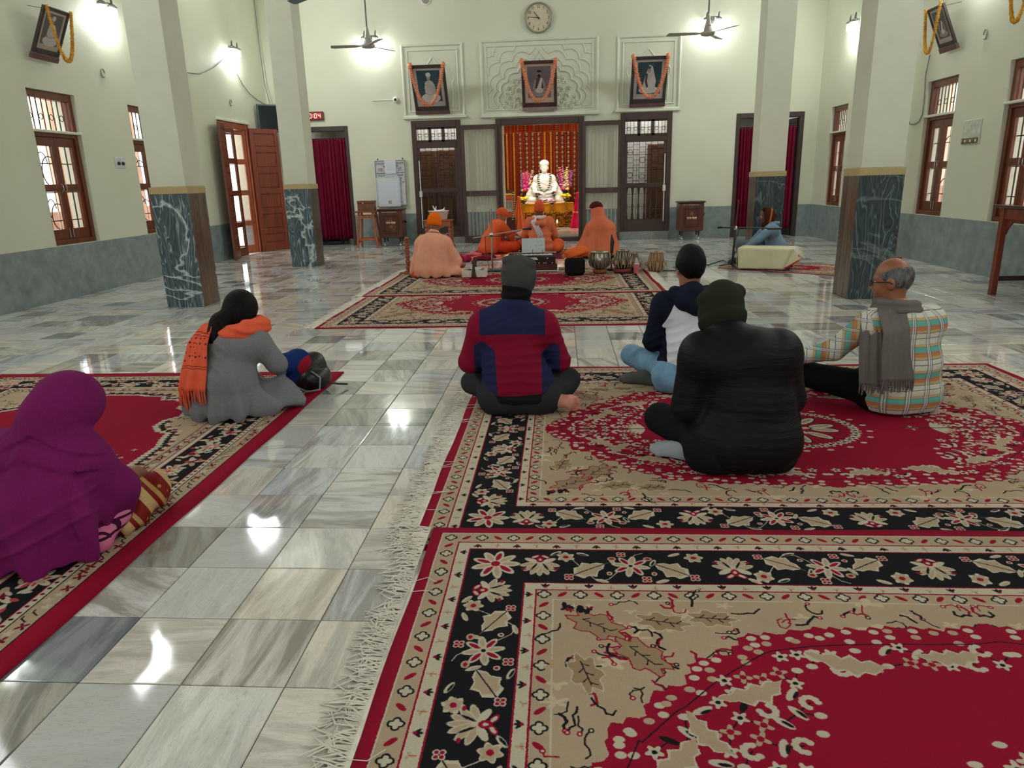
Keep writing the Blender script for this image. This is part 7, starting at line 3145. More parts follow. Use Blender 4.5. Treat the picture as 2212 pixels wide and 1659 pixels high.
# ---- curtains in the doorways
MAR = cloth('maroon_satin', (112, 14, 42), rough=.42, fold=3, var=.2, weave=300, bump=.1)


def curtain(label, x0, x1, y, z0, z1, nf, amp=.035, gather=None, seed=0, mat=MAR):
    r = random.Random(seed)
    ph = [r.uniform(-.5, .5) for _ in range(60)]

    def fn(u, v):
        z = z0 + (z1 - z0) * v
        w = x1 - x0
        x = x0 + w * u
        if gather:
            x = x0 + w * (u * (1 - gather * (1 - v) * .5))
        k = u * nf
        a = amp * (.55 + .45 * (1 - v)) * math.sin(2 * PI * k + ph[int(k) % 60] + .4 * math.sin(3 * v)) + amp * .35 * math.sin(4.7 * PI * k + 1)
        zz = z + (.010 * abs(math.sin(2 * PI * k)) if v > .99 else 0)
        return (x - (x0 + x1) / 2, a, zz - z0)
    mb = MB()
    mb.grid(fn, int(nf * 10), 24, .003)
    t = thing('curtain', label, 'curtain', ((x0 + x1) / 2, y, z0))
    mb.build('cloth', mat, t)
    MB().cyl((-(x1 - x0) / 2 - .06, 0, z1 - z0 - .03), ((x1 - x0) / 2 + .06, 0, z1 - z0 - .03), .008, n=8).build('rod', IRON, t)
    return t


zt = ony(720, 299, YB + .06).z
curtain('maroon curtain filling the left doorway, widest fold group at its right', -5.36, -4.59, YB + .07, .14, zt, 9, .034, None, 2)
curtain('narrow maroon curtain half hanging apart at the left of the left doorway', -5.78, -5.42, YB + .07, .10, zt, 4, .02, .3, 3)
curtain('maroon curtain in the right doorway left of the pillar', 3.70, 4.22, YB + .07, .16, ony(1610, 275, YB).z, 7, .034, None, 4)
curtain('maroon curtain in the right doorway right of the pillar', 4.36, 4.86, YB + .07, .16, ony(1720, 270, YB).z, 6, .034, None, 5)

# small wooden table and things glimpsed through the left doorway
t = thing('side_table', 'dark side table glimpsed through the gap of the left curtains', 'table', (-5.25, 16.62, 0))
MB().box2((-.3, -.22, .72), (.3, .22, .76), .006).build('top', BROWN, t)
for sx in (-1, 1):
    for sy in (-1, 1):
        MB().box((sx * .26, sy * .18, .36), (.045, .045, .72), None, .004).build('leg', DARKW, t)
g = SDF((-.25, -.2, -.02), (.25, .2, .3), .012)
g.cap((-.12, 0, .05), (.12, 0, .06), .07, k=.05).cap((0, 0, .1), (.05, 0, .16), .06, k=.05).floor(0)
g.disp(lambda X, Y, Z: .012 * np.sin(Z * 90 + 3 * wav(X, Y, Z, 10, 1)))
o = g.build('folded_cloth', cloth('lilac_cloth', (150, 104, 124)), None, label='lilac folded cloth on the side table behind the left curtains', cat='cloth')
o.location = (-5.25, 16.62, .762)

# ---- turned rope posts
def rope_post(label, x, y, h, rz, L):
    t = thing('rope_post', label, 'post', (x, y, 0), rz)
    m = MB()
    turned(m, 0, 0, .03, h, .038)
    m.ball((0, 0, h + .015), (.035, .035, .025), 10, 6)
    m.build('post', TERRA, t)
    MB().box((0, 0, .015), (.26, .07, .03), None, .008).box((0, 0, .015), (.07, .26, .03), None, .008).build('foot', TERRA, t)
    r = MB()
    for z in (.12, .30, .46):
        r.ring([(-L * q / 6, 0, z * h / .5 - .01 * math.sin(PI * q / 6)) for q in range(7)], .004, 5)
    r.build('cord', M('pale_rope', (206, 196, 176), .8), t)
    return t


rope_post('reddish turned post with cords against the right wall behind the pillar', 5.02, 11.28, .48, math.radians(0), .85)
rope_post('reddish turned post just left of the monk in the peach shawl', -2.25, 10.52, .50, math.radians(180), -.03)

# ---- desk with the chair pushed under it, at the right edge
t = thing('desk', 'tall reddish wooden desk at the right edge against the wall', 'desk', (4.86, 7.42, 0))
MB().box2((-.38, -.55, .90), (.34, .52, .928), .006).build('top', wood('dark_polished_top', (60, 30, 26), .15), t)
for sx in (-1, 1):
    for sy in (-1, 1):
        MB().box((sx * .28 - .02, sy * .42 + .02, .45), (.062, .062, .90), None, .006).build('leg', REDW, t)
f = MB()
f.box((-.30, .02, .84), (.03, .80, .11), None, .004).box((.26, .02, .84), (.03, .80, .11), None, .004).box((-.02, .44, .84), (.52, .03, .11), None, .004)
f.build('apron', REDW, t)
MB().box((-.02, .44, .17), (.52, .03, .05), None, .004).build('rail', DARKW, t)
MB().box((.26, .02, .17), (.03, .80, .05), None, .004).build('rail', DARKW, t)
MB().prism([(0, 0), (.14, 0), (.10, -.03), (.03, -.10), (0, -.16)], lambda u, v, h: (-.285 + h, .41 - u, .785 + v), 0, .02).build('bracket', REDW, t)
CHB = M('beige_plastic', (170, 156, 124), .45, var=.06)
t = thing('plastic_chair', 'beige moulded plastic armchair pushed under the desk at the right edge', 'chair', (4.90, 7.12, 0), math.radians(0))
MB().box((0, 0, .42), (.42, .42, .03), None, .012).build('seat', CHB, t)
MB().grid(lambda u, v: (-.20 + .40 * u, .21 + .05 * v + .04 * (2 * u - 1) ** 2 * -1, .44 + .34 * v), 10, 8, .012).build('backrest', CHB, t)
for sx in (-1, 1):
    for sy in (-1, 1):
        MB().ring([(sx * .19, sy * .19, .42), (sx * .225, sy * .225, .2), (sx * .25, sy * .25, 0)], [.034, .028, .022], 6).build('leg', CHB, t)
    MB().ring([(sx * .22, -.20, .42), (sx * .235, -.20, .60), (sx * .235, -.12, .65), (sx * .23, .20, .66)], [.024, .024, .026, .024], 6, flat=.6).build('armrest', CHB, t)
# ================================================================ THE SHRINE
SZ = .12
ORC = cloth('orange_drape', (134, 50, 26), rough=.6, fold=2, var=.15)
curtain('tall orange backdrop curtain behind the white statue', -1.50, .68, 20.3, SZ + .01, 2.95, 22, .03, None, 8, ORC)
curtain('short orange valance across the top of the shrine doorway', -1.46, .62, 17.75, ony(1180, 285, 17.75).z, 2.78, 24, .025, None, 9, cloth('bright_orange_drape', (222, 84, 44), rough=.6, fold=2, var=.2))
YEL = M('yellow_marigold_string', (226, 164, 24), .6, var=.2, scale=40)


def two_tone(name, a, b, f=26):
    t = NT(name, .7, .3)
    z = t.sep(t.pos())[2]
    t.col(t.mix(t.math('GREATER_THAN', t.math('FRACT', t.math('MULTIPLY', z, f)), .48), lin(a), lin(b)))
    return t.m


DASH = two_tone('white_and_dark_flowers', (236, 216, 170), (36, 18, 10))
GRS = 'flower strings hanging before the orange backdrop'
for i, px in enumerate((1095, 1110, 1124, 1138, 1151, 1164, 1177, 1190, 1203, 1215, 1228, 1241)):
    x = ony(px, 330, 20.2).x
    ye = i in (0, 1, 6, 7)
    lab = 'yellow marigold string' if ye else 'white and dark flower string'
    ORD = ('1st', '2nd', '3rd', '4th', '5th', '6th', '7th', '8th', '9th', '10th', '11th', '12th')
    garland('%s on the orange backdrop, %s string counted from the left' % (lab, ORD[i]), [(x, 20.255, 2.93), (x, 20.22, 2.86), (x + .003, 20.2, 1.6), (x, 20.2, .75 if i not in (0,) else .95)], .036, YEL if ye else DASH, GRS + (', yellow ones' if ye else ', white ones'), .8, petals=5)
for i, px in enumerate((1089, 1103, 1118, 1135, 1154, 1168, 1188, 1203, 1219, 1236, 1249)):
    x = ony(px, 272, 17.68).x
    garland('short flower string over the orange valance, %s counted from the left' % ORD[i], [(x, 17.735, 2.755), (x, 17.69, 2.74), (x, 17.66, ony(1180, 286, 17.7).z)], .024, DASH, 'flower strings on the valance', .8, petals=5)

# altar: orange clothed pedestal over a bed of marigolds
t = thing('altar', 'orange cloth covered altar with a front of marigold flowers', 'altar', (-.35, 18.95, SZ))


def flower_bed():
    q = NT('marigold_bed', .8, .3)
    v = q.t.nodes.new('ShaderNodeTexVoronoi')
    v.inputs['Scale'].default_value = 30
    q.L(q.obj(), v.inputs['Vector'])
    q.col(q.ramp(v.outputs['Color'], [(.1, lin((200, 122, 14))), (.45, lin((150, 84, 14))), (.6, lin((226, 152, 26))), (.8, lin((84, 50, 16)))]))
    q.bump(v.outputs['Distance'], .8, .03)
    return q.m


r = random.Random(2)
MB().box2((-.80, -.42, 0), (.80, .5, .36), .01).build('lower_block', M('dark_orange_base', (120, 66, 20), .8), t)
bed = MB()
for i in range(1700):
    f_ = r.random()
    if f_ < .8:
        c = (r.uniform(-.82, .82), -.43 + r.uniform(-.012, .006), r.uniform(.012, .385))
    else:
        c = (r.uniform(-.82, .82), r.uniform(-.43, -.30), .37)
    bed.ball(c, (r.uniform(.014, .024),) * 2 + (r.uniform(.010, .016),), 5, 3)
bed.build('marigold_front', flower_bed(), t, kind='stuff')
MB().box2((-.69, -.28, .36), (.69, .5, .585), .012).build('clothed_block', M('yellow_orange_cloth', (248, 166, 16), .7, var=.12, scale=60, bump=.4), t)
MB().ring([(-.69 + 1.38 * q / 40, -.285 + .004 * math.sin(q * 3), .583) for q in range(41)], .018, 6).build('marigold_edge', YEL, t)
# the statue
WMB = M('white_marble_statue', (232, 230, 226), .4, var=.02, scale=4)
t = thing('statue', 'white marble statue of a seated figure in cap and shawl on the altar', 'statue', (-.40, 19.15, SZ + .586))
g = SDF((-.62, -.50, -.012), (.62, .45, 1.16), .0085)
g.cap((-.22, -.08, .12), (.22, -.08, .12), .13, k=.06)
g.cap((0, 0, .15), (0, 0, .52), .22, .19, k=.06, sc=(1.12, .8, 1))
g.cap((-.19, 0, .60), (.19, 0, .60), .10, k=.06)
for q in (-1, 1):
    g.cap((q * .15, .03, .60), (q * .40, .0, .10), .10, .14, k=.07)
    g.cap((q * .13, -.08, .13), (q * .36, -.24, .08), .12, .085, k=.04)
    g.cap((q * .36, -.24, .08), (-q * .06, -.34, .06), .08, .06, k=.03)
    g.cap((q * .27, -.08, .42), (q * .24, -.26, .28), .075, .06, k=.03)
    g.cap((q * .24, -.26, .28), (q * .05, -.34, .24), .055, .04, k=.03)
    for k in range(4):
        g.cap((q * .04, -.37, .245 - k * .018), (-q * .02, -.385, .25 - k * .018), .011, .010, k=.004)
g.cap((0, 0, .66), (0, 0, .78), .07, .065, k=.04)
g.ell((0, -.01, .88), (.092, .11, .125), k=.03)
g.ell((0, .012, .975), (.122, .132, .100), k=.004)
g.cap((0, -.108, .885), (0, -.124, .855), .011, .016, k=.015)
for q in (-1, 1):
    g.ell((q * .036, -.112, .893), (.020, .014, .012), k=.004, cut=True)
    g.cap((q * .015, -.105, .915), (q * .05, -.09, .915), .010, k=.012)
    g.ell((q * .096, 0, .87), (.014, .03, .045), k=.01)
g.cap((-.028, -.104, .83), (.028, -.104, .83), .009, k=.008)
g.ell((0, -.085, .80), (.055, .04, .045), k=.03)
g.cap((-.02, -.107, .822), (.02, -.107, .822), .005, k=.002, cut=True)
g.floor(0)
g.disp(lambda X, Y, Z: folds(X, Y, Z, 11, .014, 3, 0, .6) * (np.abs(X) > .16) + .003 * np.sin(Z * 60 + X * 20) * (Z < .55))
g.build('figure', WMB, t)
MB().box2((-.52, -.38, -.001), (.52, .30, .03), .01).build('cushion', M('cream_cushion', (214, 196, 180), .7), t)
MB().ring([(-.50, -.20, .03), (-.47, -.22, .25), (-.40, -.2, .36)], .008, 6).ring([(.50, -.20, .03), (.47, -.22, .25), (.40, -.2, .36)], .008, 6).build('armrest_wire', BRASS, t)
WG = two_tone('white_green_flowers', (226, 228, 204), (60, 76, 52), 19)
o = garland('white and green flower garland around the neck of the statue', [(-.40 + x, 19.15 + y, SZ + .586 + z) for x, y, z in ((-.10, -.02, .72), (-.16, -.10, .68), (-.15, -.20, .55), (-.12, -.25, .42), (-.08, -.31, .33), (0, -.36, .30), (.08, -.31, .33), (.12, -.25, .42), (.15, -.20, .55), (.16, -.10, .68), (.10, -.02, .72))], .034, WG)
t = thing('book_stand', 'small red folding book stand before the statue', 'stand', (-.42, 18.72, SZ + .588))
MB().box((-.05, 0, .09), (.11, .08, .012), rotm(0, .25, 0)).box((.05, 0, .09), (.11, .08, .012), rotm(0, -.25, 0)).build('book', M('dark_red_book', (120, 26, 30), .6), t)
MB().ring([(-.06, 0, .003), (.05, 0, .085)], .006, 5).ring([(.06, 0, .003), (-.05, 0, .085)], .006, 5).build('legs', IRON, t)


# vases and bouquets
def bouquet(label, px, Y, z0, vase_h, cols, spread, h, n, size, vase=BRASS, spikes=False, seed=0, leaves=True):
    x = ony(px, 420, Y).x
    t = thing('flower_vase', label, 'vase', (x, Y, z0))
    MB().lathe([(.045, 0), (.05, .01), (.016, .03), (.018, vase_h * .5), (.030, vase_h * .85), (.024, vase_h * .95), (.036, vase_h)], n=14).build('vase', vase, t)
    r = random.Random(seed)
    lf = MB()
    for k in range(10):
        a = r.uniform(0, 6.28)
        d = r.uniform(.3, 1) * spread
        lf.ring([(0, 0, vase_h * .9), (d * .5 * math.cos(a), d * .5 * math.sin(a), vase_h + h * .3), (d * math.cos(a), d * math.sin(a), vase_h + h * r.uniform(.35, .6))], [.004, .010, .003], 4)
    lf.build('foliage', M('leaf_green', (52, 92, 40), .6, var=.3), t)
    for ci, c in enumerate(cols):
        fm = M('petal_%d_%d_%d' % c, c, .6, var=.15, scale=30)
        mb = MB()
        if spikes:
            for k in range(n):
                a = r.uniform(0, 6.28)
                d = r.uniform(.15, 1) * spread
                tip = Vector((d * math.cos(a), d * .6 * math.sin(a), vase_h + h * r.uniform(.7, 1)))
                base = Vector((d * .3 * math.cos(a), d * .2 * math.sin(a), vase_h + h * .25))
                for q in range(11):
                    p = base.lerp(tip, q / 10)
                    s_ = size * (1.2 - .8 * q / 10)
                    for e in range(2):
                        mb.ball(p + Vector((r.uniform(-1, 1) * s_, r.uniform(-1, 1) * s_, 0)), (s_ * .8, s_ * .8, s_ * .6), 6, 4)
        else:
            for k in range(n):
                a, b = r.uniform(0, 6.28), r.uniform(0, 1)
                d = spread * math.sqrt(b)
                c0 = Vector((d * math.cos(a), d * .7 * math.sin(a), vase_h + h * (.55 + .45 * math.sqrt(1 - b)) * r.uniform(.8, 1)))
                for q in range(6):
                    g_ = q * PI / 3
                    mb.ball(c0 + Vector((size * .6 * math.cos(g_), size * .6 * math.sin(g_), 0)), (size * .55, size * .55, size * .35), 6, 4)
                mb.ball(c0 + Vector((0, 0, size * .2)), size * .5, 6, 4)
        mb.build('blossoms', fm, t)
    return t


bz = SZ + .361
bouquet('tall brass vase of yellow chrysanthemums left of the altar', 1131, 18.60, bz, .24, [(244, 218, 20)], .12, .17, 20, .040, seed=1)
bouquet('tall brass vase of yellow chrysanthemums right of the altar', 1222, 18.60, bz, .26, [(245, 218, 20)], .12, .20, 22, .040, seed=2)
bouquet('brass vase of pink lilac flowers in front of the altar, left one', 1165, 18.60, bz, .20, [(214, 150, 190)], .09, .12, 12, .034, seed=3)
bouquet('brass vase of pink lilac flowers in front of the altar, right one', 1192, 18.60, bz, .20, [(215, 150, 190)], .09, .12, 12, .034, seed=4)
bz2 = SZ + .617
bouquet('vase of dark purple flowers beside the left hand of the statue', 1160, 18.79, bz2, .12, [(84, 20, 60)], .075, .12, 12, .022, vase=STEEL, seed=5)
bouquet('vase of dark purple flowers beside the right hand of the statue', 1197, 18.79, bz2, .12, [(85, 20, 60)], .06, .13, 12, .022, vase=STEEL, seed=6)
t = bouquet('large bouquet of yellow gladioli and pink orchids left of the statue', 1136, 19.5, SZ + .585, .15, [(238, 230, 140), (214, 30, 120), (190, 130, 190)], .21, .70, 8, .048, vase=BROWN, spikes=True, seed=7)
t = bouquet('large bouquet of yellow gladioli and pink orchids right of the statue', 1222, 19.5, SZ + .585, .15, [(238, 230, 140), (214, 30, 120), (190, 130, 190)], .23, .74, 9, .048, vase=BROWN, spikes=True, seed=8)

# framed picture with drapes at the left, draped stand at the right
lx = ony(1101, 430, 18.0).x
t = thing('draped_picture', 'framed picture draped in orange cloth at the left of the shrine', 'picture', (lx - .02, 17.95, SZ))
MB().box2((-.15, -.02, .30), (.14, .02, .86), .006).build('frame', M('saffron_frame', (220, 96, 50), .5), t)
P = portrait_print('x', 'turban', .20, .26, (150, 150, 150), (206, 206, 202), .9)
me = MB().box2((-.11, -.026, .44), (.09, -.02, .70)).mesh('print', print_mat('shrine_photograph', P.image('shrine_photograph'), .4))
set_uv(me, lambda c: ((c.x + .11) / .20, (c.z - .44) / .26))
link('print', me, t)
MB().prism([(-.16, .86), (.15, .86), (.12, .92), (0, .97), (-.12, .92)], lambda u, v, h: (u, h, v), -.02, .02).build('crest', BROWN, t)
MB().ring([(-.15, -.03, .84), (0, -.04, .845), (.14, -.03, .84)], .02, 8).build('marigold_rail', YEL, t)
MB().box2((-.16, -.10, 0), (.15, .12, .30), .008).build('stand', M('dark_stand', (66, 24, 30), .6), t)
garland('white flower garland hanging down the right side of the draped picture', [(lx + .10, 17.86, SZ + .88), (lx + .13, 17.85, SZ + .65), (lx + .09, 17.85, SZ + .40), (lx + .07, 17.85, SZ + .25)], .03, WG)


def drape(name, label, x, y, w0, w1, h, mat, band=None):
    def fn(u, v):
        w = w0 + (w1 - w0) * (1 - v) ** 1.1
        return (w * (u - .5) + .0, -.05 * (1 - v) - .025 * math.sin(u * 19) * (1 - v * .8), h * v)
    t = thing(name, label, 'cloth', (x, y, SZ))
    MB().grid(fn, 30, 18, .004).build('cloth', mat, t)
    if band:
        MB().grid(lambda u, v: (fn(u, .42 + .05 * v)[0], fn(u, .42 + .05 * v)[1] - .006, fn(u, .42 + .05 * v)[2]), 30, 2, .003).build('border', band, t)
    MB().box2((-.04, .01, 0), (.04, .06, h - .01)).build('stand', BROWN, t)
    return t


drape('orange_drape', 'pointed orange cloth hanging from a stand beside the draped picture', lx + .22, 17.98, .06, .40, .80, cloth('light_orange_silk', (236, 118, 66), rough=.5))
rx_ = ony(1247, 430, 18.1).x
drape('pink_drape', 'bright pink cloth with a gold border hanging at the right of the shrine', rx_ + .03, 18.1, .10, .42, .86, cloth('bright_pink_silk', (224, 26, 92), rough=.5), M('gold_border', (196, 140, 90), .5))
garland('white flower garland at the right edge of the shrine doorway', [(rx_ + .10, 18.0, SZ + .98), (rx_ + .11, 18.0, SZ + .78), (rx_ + .12, 18.0, SZ + .6)], .03, WG)
# oil lamp with its flame
c = onz(1204, 490, SZ)
t = thing('oil_lamp', 'small burning oil lamp on the shrine floor before the altar', 'lamp', (c.x, 17.6, SZ))
MB().lathe([(.06, 0), (.065, .012), (.012, .03), (.012, .14), (.05, .16), (.055, .175), (.045, .17), (.01, .165)], n=16).build('lamp_stem', BRASS, t)
MB().lathe([(.004, .165), (.014, .185), (.010, .205), (.002, .235)], n=10).build('flame', glow('flame', (1.0, .85, .6), 25), t)
point('flame_light', (c.x, 17.5, SZ + .26), 1.2, (1, .7, .4), .02)
area('altar_lamp', (-.42, 18.0, 2.72), (math.radians(35), 0, 0), 1.2, .15, 12, (1, .92, .8))
MB().cyl((-1.30, 17.2, 1.15), (-1.30, 17.2, 2.7), .03, n=10).build('lamp_pole', WHITEP, None, label='white pole just inside the left of the shrine doorway', cat='pole').location = (0, 0, 0)
MB().box2((-1.33, 17.16, SZ), (-1.27, 17.24, 1.15), .004).build('pole_base', WHITEP, bpy.data.objects['lamp_pole'])
# ================================================================ THINGS ON THE FLOOR
RZT = .0175   # top of the carpet in front of the shrine
HW = wood('harmonium_mahogany', (74, 30, 24), .3)
HB = M('black_lacquer', (26, 22, 24), .25)
t = thing('harmonium', 'dark harmonium with a row of white keys and a red-brown bellows box', 'harmonium', (-.41, 10.62, RZT))
MB().box2((-.36, -.19, .012), (.36, .19, .105), .006).build('bellows_box', HW, t)
MB().box2((-.38, -.205, 0), (.38, .205, .012)).build('base_board', WHITEP, t)
MB().box2((-.335, -.18, .105), (.335, .17, .225), .008).build('case', HB, t)
MB().box2((-.35, -.02, .225), (.35, .18, .245), .004).build('top_board', wood('dark_rosewood', (62, 36, 34), .25), t)
for i in range(30):
    x = -.27 + i * .0186
    MB().box2((x + .001, -.175, .226), (x + .0175, -.035, .238), .001).build('key', WHITEP, t)
bk = MB()
for i in range(29):
    if i % 7 in (2, 6):
        continue
    x = -.27 + (i + 1) * .0186
    bk.box2((x - .005, -.11, .239), (x + .005, -.035, .250), .001)
bk.build('black_key', BLACKP, t, kind='stuff')
MB().box2((-.335, -.182, .112), (-.315, -.178, .21)).box2((-.335, -.185, .205), (.335, -.178, .213)).build('trim', M('dark_trim', (70, 50, 50), .4), t)
MB().prism([(-.10, 0), (.09, 0), (.055, .032), (-.135, .032)], lambda u, v, h: (u, -.181 - h, .165 + v), 0, .003).build('name_plate', WHITEP, t)
text('lettering', 'HARMONIUM', .022, BLACKP, t, (-.02, -.1845, .181), (PI / 2, 0, 0), .0006)
for x in (.22,):
    MB(RX).cyl((x, .185, .18), (x, .185, .192), .009, n=10).build('knob', WHITEP, t)
for x in (-.02, .10, .17, .20, .29, -.2):
    MB().cyl((x, -.19, .118), (x, -.215, .118), .008, n=8).ball((x, -.218, .118), .011, 8, 6).build('stop_knob', STEEL, t)
# music book leaning on the harmonium
t = thing('music_book', 'open white song book standing on the harmonium', 'book', (-.40, 10.66, RZT + .247))
P = Paint(.34, .21, 500, (196, 202, 206))
r = random.Random(8)
for (x0, y0, x1, y1) in ((.02, .03, .15, .19), (.20, .13, .30, .19), (.19, .08, .23, .11), (.25, .09, .31, .12), (.20, .02, .31, .06)):
    for q in range(60):
        x, y = r.uniform(x0, x1), r.uniform(y0, y1)
        P.line([(x, y), (min(x + r.uniform(.004, .015), x1), y)], .002, (168, 180, 184))
me = MB(Matrix.Rotation(-.22, 4, 'X')).box2((-.17, -.004, 0), (.17, .004, .21)).mesh('page', print_mat('song_book_page', P.image('song_book'), .5))
inv = Matrix.Rotation(.22, 4, 'X')
set_uv(me, lambda c: ((c.x + .17) / .34, (inv @ c).z / .21))
link('page', me, t)
for x in (-.01, .14):
    MB().ring([(x, -.012, 0), (x, -.012, .045)], .003, 5).build('clip', IRON, t)

# drums
LTH = M('goat_leather', (196, 178, 150), .6, var=.15)
STRAP = M('leather_strap', (178, 160, 128), .6, var=.2)
SYAHI = M('black_drum_patch', (22, 20, 20), .5)


def drum(label, x, y, h, rt, rb, rm, body, cushion, pegs=False, n=16, rz=0, z=RZT, tilt=0, zm=.45):
    t = thing('tabla_drum', label, 'drum', (x, y, z), rz)
    z0 = .045 if cushion else 0
    R = Matrix.Rotation(tilt, 4, 'Y')
    mb = MB(R)
    prof = [(rb * .5, z0), (rb, z0 + h * .06), (rb + (rm - rb) * .75, z0 + h * .22), (rm, z0 + h * zm), (rm + (rt - rm) * .5, z0 + h * .75), (rt, z0 + h)]
    mb.lathe(prof, n=28)
    mb.build('shell', body, t)
    MB(R).lathe([(rt * 1.0, z0 + h - .02), (rt * 1.07, z0 + h - .01), (rt * 1.07, z0 + h + .002), (rt * .97, z0 + h + .010)], n=28, cap=False).build('rim', body if body is not HB else DARKW, t)
    MB(R).cyl((0, 0, z0 + h - .002), (0, 0, z0 + h + .007), rt * .99, n=28).cyl((0, 0, z0 + h + .007), (0, 0, z0 + h + .009), rt * .75, n=24).build('skin', LTH, t)
    MB(R).cyl((0, 0, z0 + h + .009), (0, 0, z0 + h + .012), rt * .42, n=20).build('patch', SYAHI, t)
    st = MB(R)
    for k in range(n):
        for s_ in (-1, 1):
            a = 2 * PI * k / n
            pts = []
            for q in range(6):
                zz = 1 - q / 5
                aa = a + s_ * (PI / n) * q / 5
                rr = np.interp(z0 + h * (.05 + .93 * zz), [p[1] for p in prof], [p[0] for p in prof]) + .004
                pts.append((rr * math.cos(aa), rr * math.sin(aa), z0 + h * (.05 + .93 * zz)))
            st.ring(pts, .0042 if pegs else .0028, 4)
    st.build('strap', STRAP if pegs else M('pale_cord', (150, 144, 130), .6), t, kind='stuff')
    if pegs:
        for k in range(8):
            a = 2 * PI * k / 8
            rr = rm + .016
            MB(R).cyl((rr * math.cos(a), rr * math.sin(a), z0 + h * .30), (rr * math.cos(a + .02), rr * math.sin(a + .02), z0 + h * .52), .017, n=10).build('peg', M('pale_wood_peg', (170, 140, 108), .6), t)
    if cushion:
        MB().ring([(rb * 1.05 * math.cos(a), rb * 1.05 * math.sin(a), .027) for a in np.linspace(0, 2 * PI, 25)[:-1]], .027, 10, True).build('ring_cushion', cushion, t)
    return t


NICK = M('nickel_shell', (140, 136, 122), .22, 1.0, var=.1)
drum('round metal bass drum on a brown ring cushion, left of the drums', .545, 10.12, .245, .125, .07, .155, NICK, M('brown_cushion', (140, 74, 46), .8))
drum('drum with cream straps on a maroon ring cushion, second from left', .865, 10.16, .25, .085, .10, .128, HB, M('maroon_cushion', (132, 44, 52), .8), True)
drum('drum with straps leaning behind the cream-strapped one', 1.02, 10.42, .24, .075, .09, .11, wood('rosewood_shell', (92, 52, 34), .4), None, True, z=.001)
drum('small strapped wooden drum standing apart at the carpet edge', 1.345, 10.28, .27, .085, .095, .118, wood('drum_wood', (132, 88, 52), .5), None, True, z=.0, n=14)
MB().lathe([(.030, 0), (.032, .09), (.030, .12)], n=14).build('can', M('pink_can', (206, 92, 110), .4), None, label='small pink can standing by the maroon drum cushion', cat='can', loc=(1.04, 10.02, RZT))
t = thing('bottle', 'white labelled bottle next to the pink can', 'bottle', (1.05, 10.12, RZT))
MB().lathe([(.034, 0), (.036, .01), (.036, .15), (.018, .185), (.016, .20)], n=14).build('bottle', M('translucent_bottle', (176, 164, 176), .25), t)
MB().lathe([(.037, .05), (.037, .13)], n=14, cap=False).build('sticker', WHITEP, t)
MB().box2((-.06, -.006, 0), (.06, .006, .20), .003).build('card', M('white_card', (206, 204, 198), .6), None, label='white card standing behind the drums', cat='card', loc=(1.22, 10.55, .001))

# bag with the rolled cloth
BAG = cloth('black_bag_nylon', (20, 20, 22), rough=.7)
t = thing('bag', 'black bag with its flap strap lying open on the carpet', 'bag', (.195, 9.98, RZT), .1)
MB().box((0, 0, .115), (.27, .17, .226), None, .03).build('case', BAG, t)
MB().box((0, -.09, .09), (.20, .02, .13), None, .008).build('pocket', BAG, t)
MB().grid(lambda u, v: (-.17 + .16 * u, -.13 + .07 * v, .010 + .022 * math.sin(PI * u)), 10, 6, .006).build('flap', BAG, t)
g = SDF((-.22, -.14, -.1), (.22, .14, .14), .008)
g.cap((-.10, -.01, 0), (.12, .02, .03), .062, .07, k=.02)
g.disp(lambda X, Y, Z: .007 * np.sin(np.arctan2(Z, Y) * 3 + X * 22) + .004 * wav(X, Y, Z, 24, 3))
o = thing('rolled_cloth', 'bright orange rolled cloth with frayed end on the black bag', 'cloth', (.21, 9.98, RZT + .292), .12)
g.build('roll', cloth('orange_roll', (226, 108, 52)), o)
f = MB()
r = random.Random(1)
for k in range(18):
    a = k * 2 * PI / 18
    f.ring([(-.155, .05 * math.cos(a), .05 * math.sin(a)), (-.18 - r.random() * .02, .06 * math.cos(a), .06 * math.sin(a) - .02)], .004, 4)
f.build('fringe', cloth('orange_roll', (226, 108, 52)), o, kind='stuff')


# microphone stands
def mic(mb, p, d, L=.12):
    d = Vector(d).normalized()
    p = Vector(p)
    mb.ring([p, p + d * L], [.011, .016], 10)
    mb.ball(p + d * (L + .018), .027, 12, 8)


CPOLE = onz(1064, 585, RZT)
t = thing('microphone_stand', 'chrome microphone stand with a blue-grey base and long boom', 'microphone stand', (CPOLE.x, CPOLE.y, RZT))
zt = ony(1062, 449, CPOLE.y).z - RZT
MB().cyl((0, 0, .02), (0, 0, zt), .014, n=12).build('pole', CHROME, t)
MB().box((0.03, 0, .012), (.30, .16, .024), rotm(0, 0, .25), .008).build('base', M('blue_grey_iron', (58, 86, 96), .5), t)
zb = ony(1064, 507, CPOLE.y).z - RZT
a = ony(1138, 494, CPOLE.y)
b = ony(1022, 514, CPOLE.y)
MB().cyl((b.x - CPOLE.x, -.03, b.z - RZT), (a.x - CPOLE.x, -.03, a.z - RZT), .008, n=8).build('boom', STEEL, t)
MB().ball((0, -.015, zb), .032, 10, 8).build('clamp', CHROME, t)
m = MB()
mic(m, (a.x - CPOLE.x - .06, -.03, a.z - RZT - .006), (1, 0, .1), .09)
m.build('microphone', BLACKP, t)
MB().ring([(a.x - CPOLE.x - .06, -.03, a.z - RZT - .01), (.2, -.04, zb - .02), (-.03, -.06, zb - .02), (-.09, -.04, .5), (-.085, -.04, .25), (-.04, -.06, .04), (.06, -.08, .006), (.22, .05, .006)], .005, 6).build('cable', BLACKP, t)

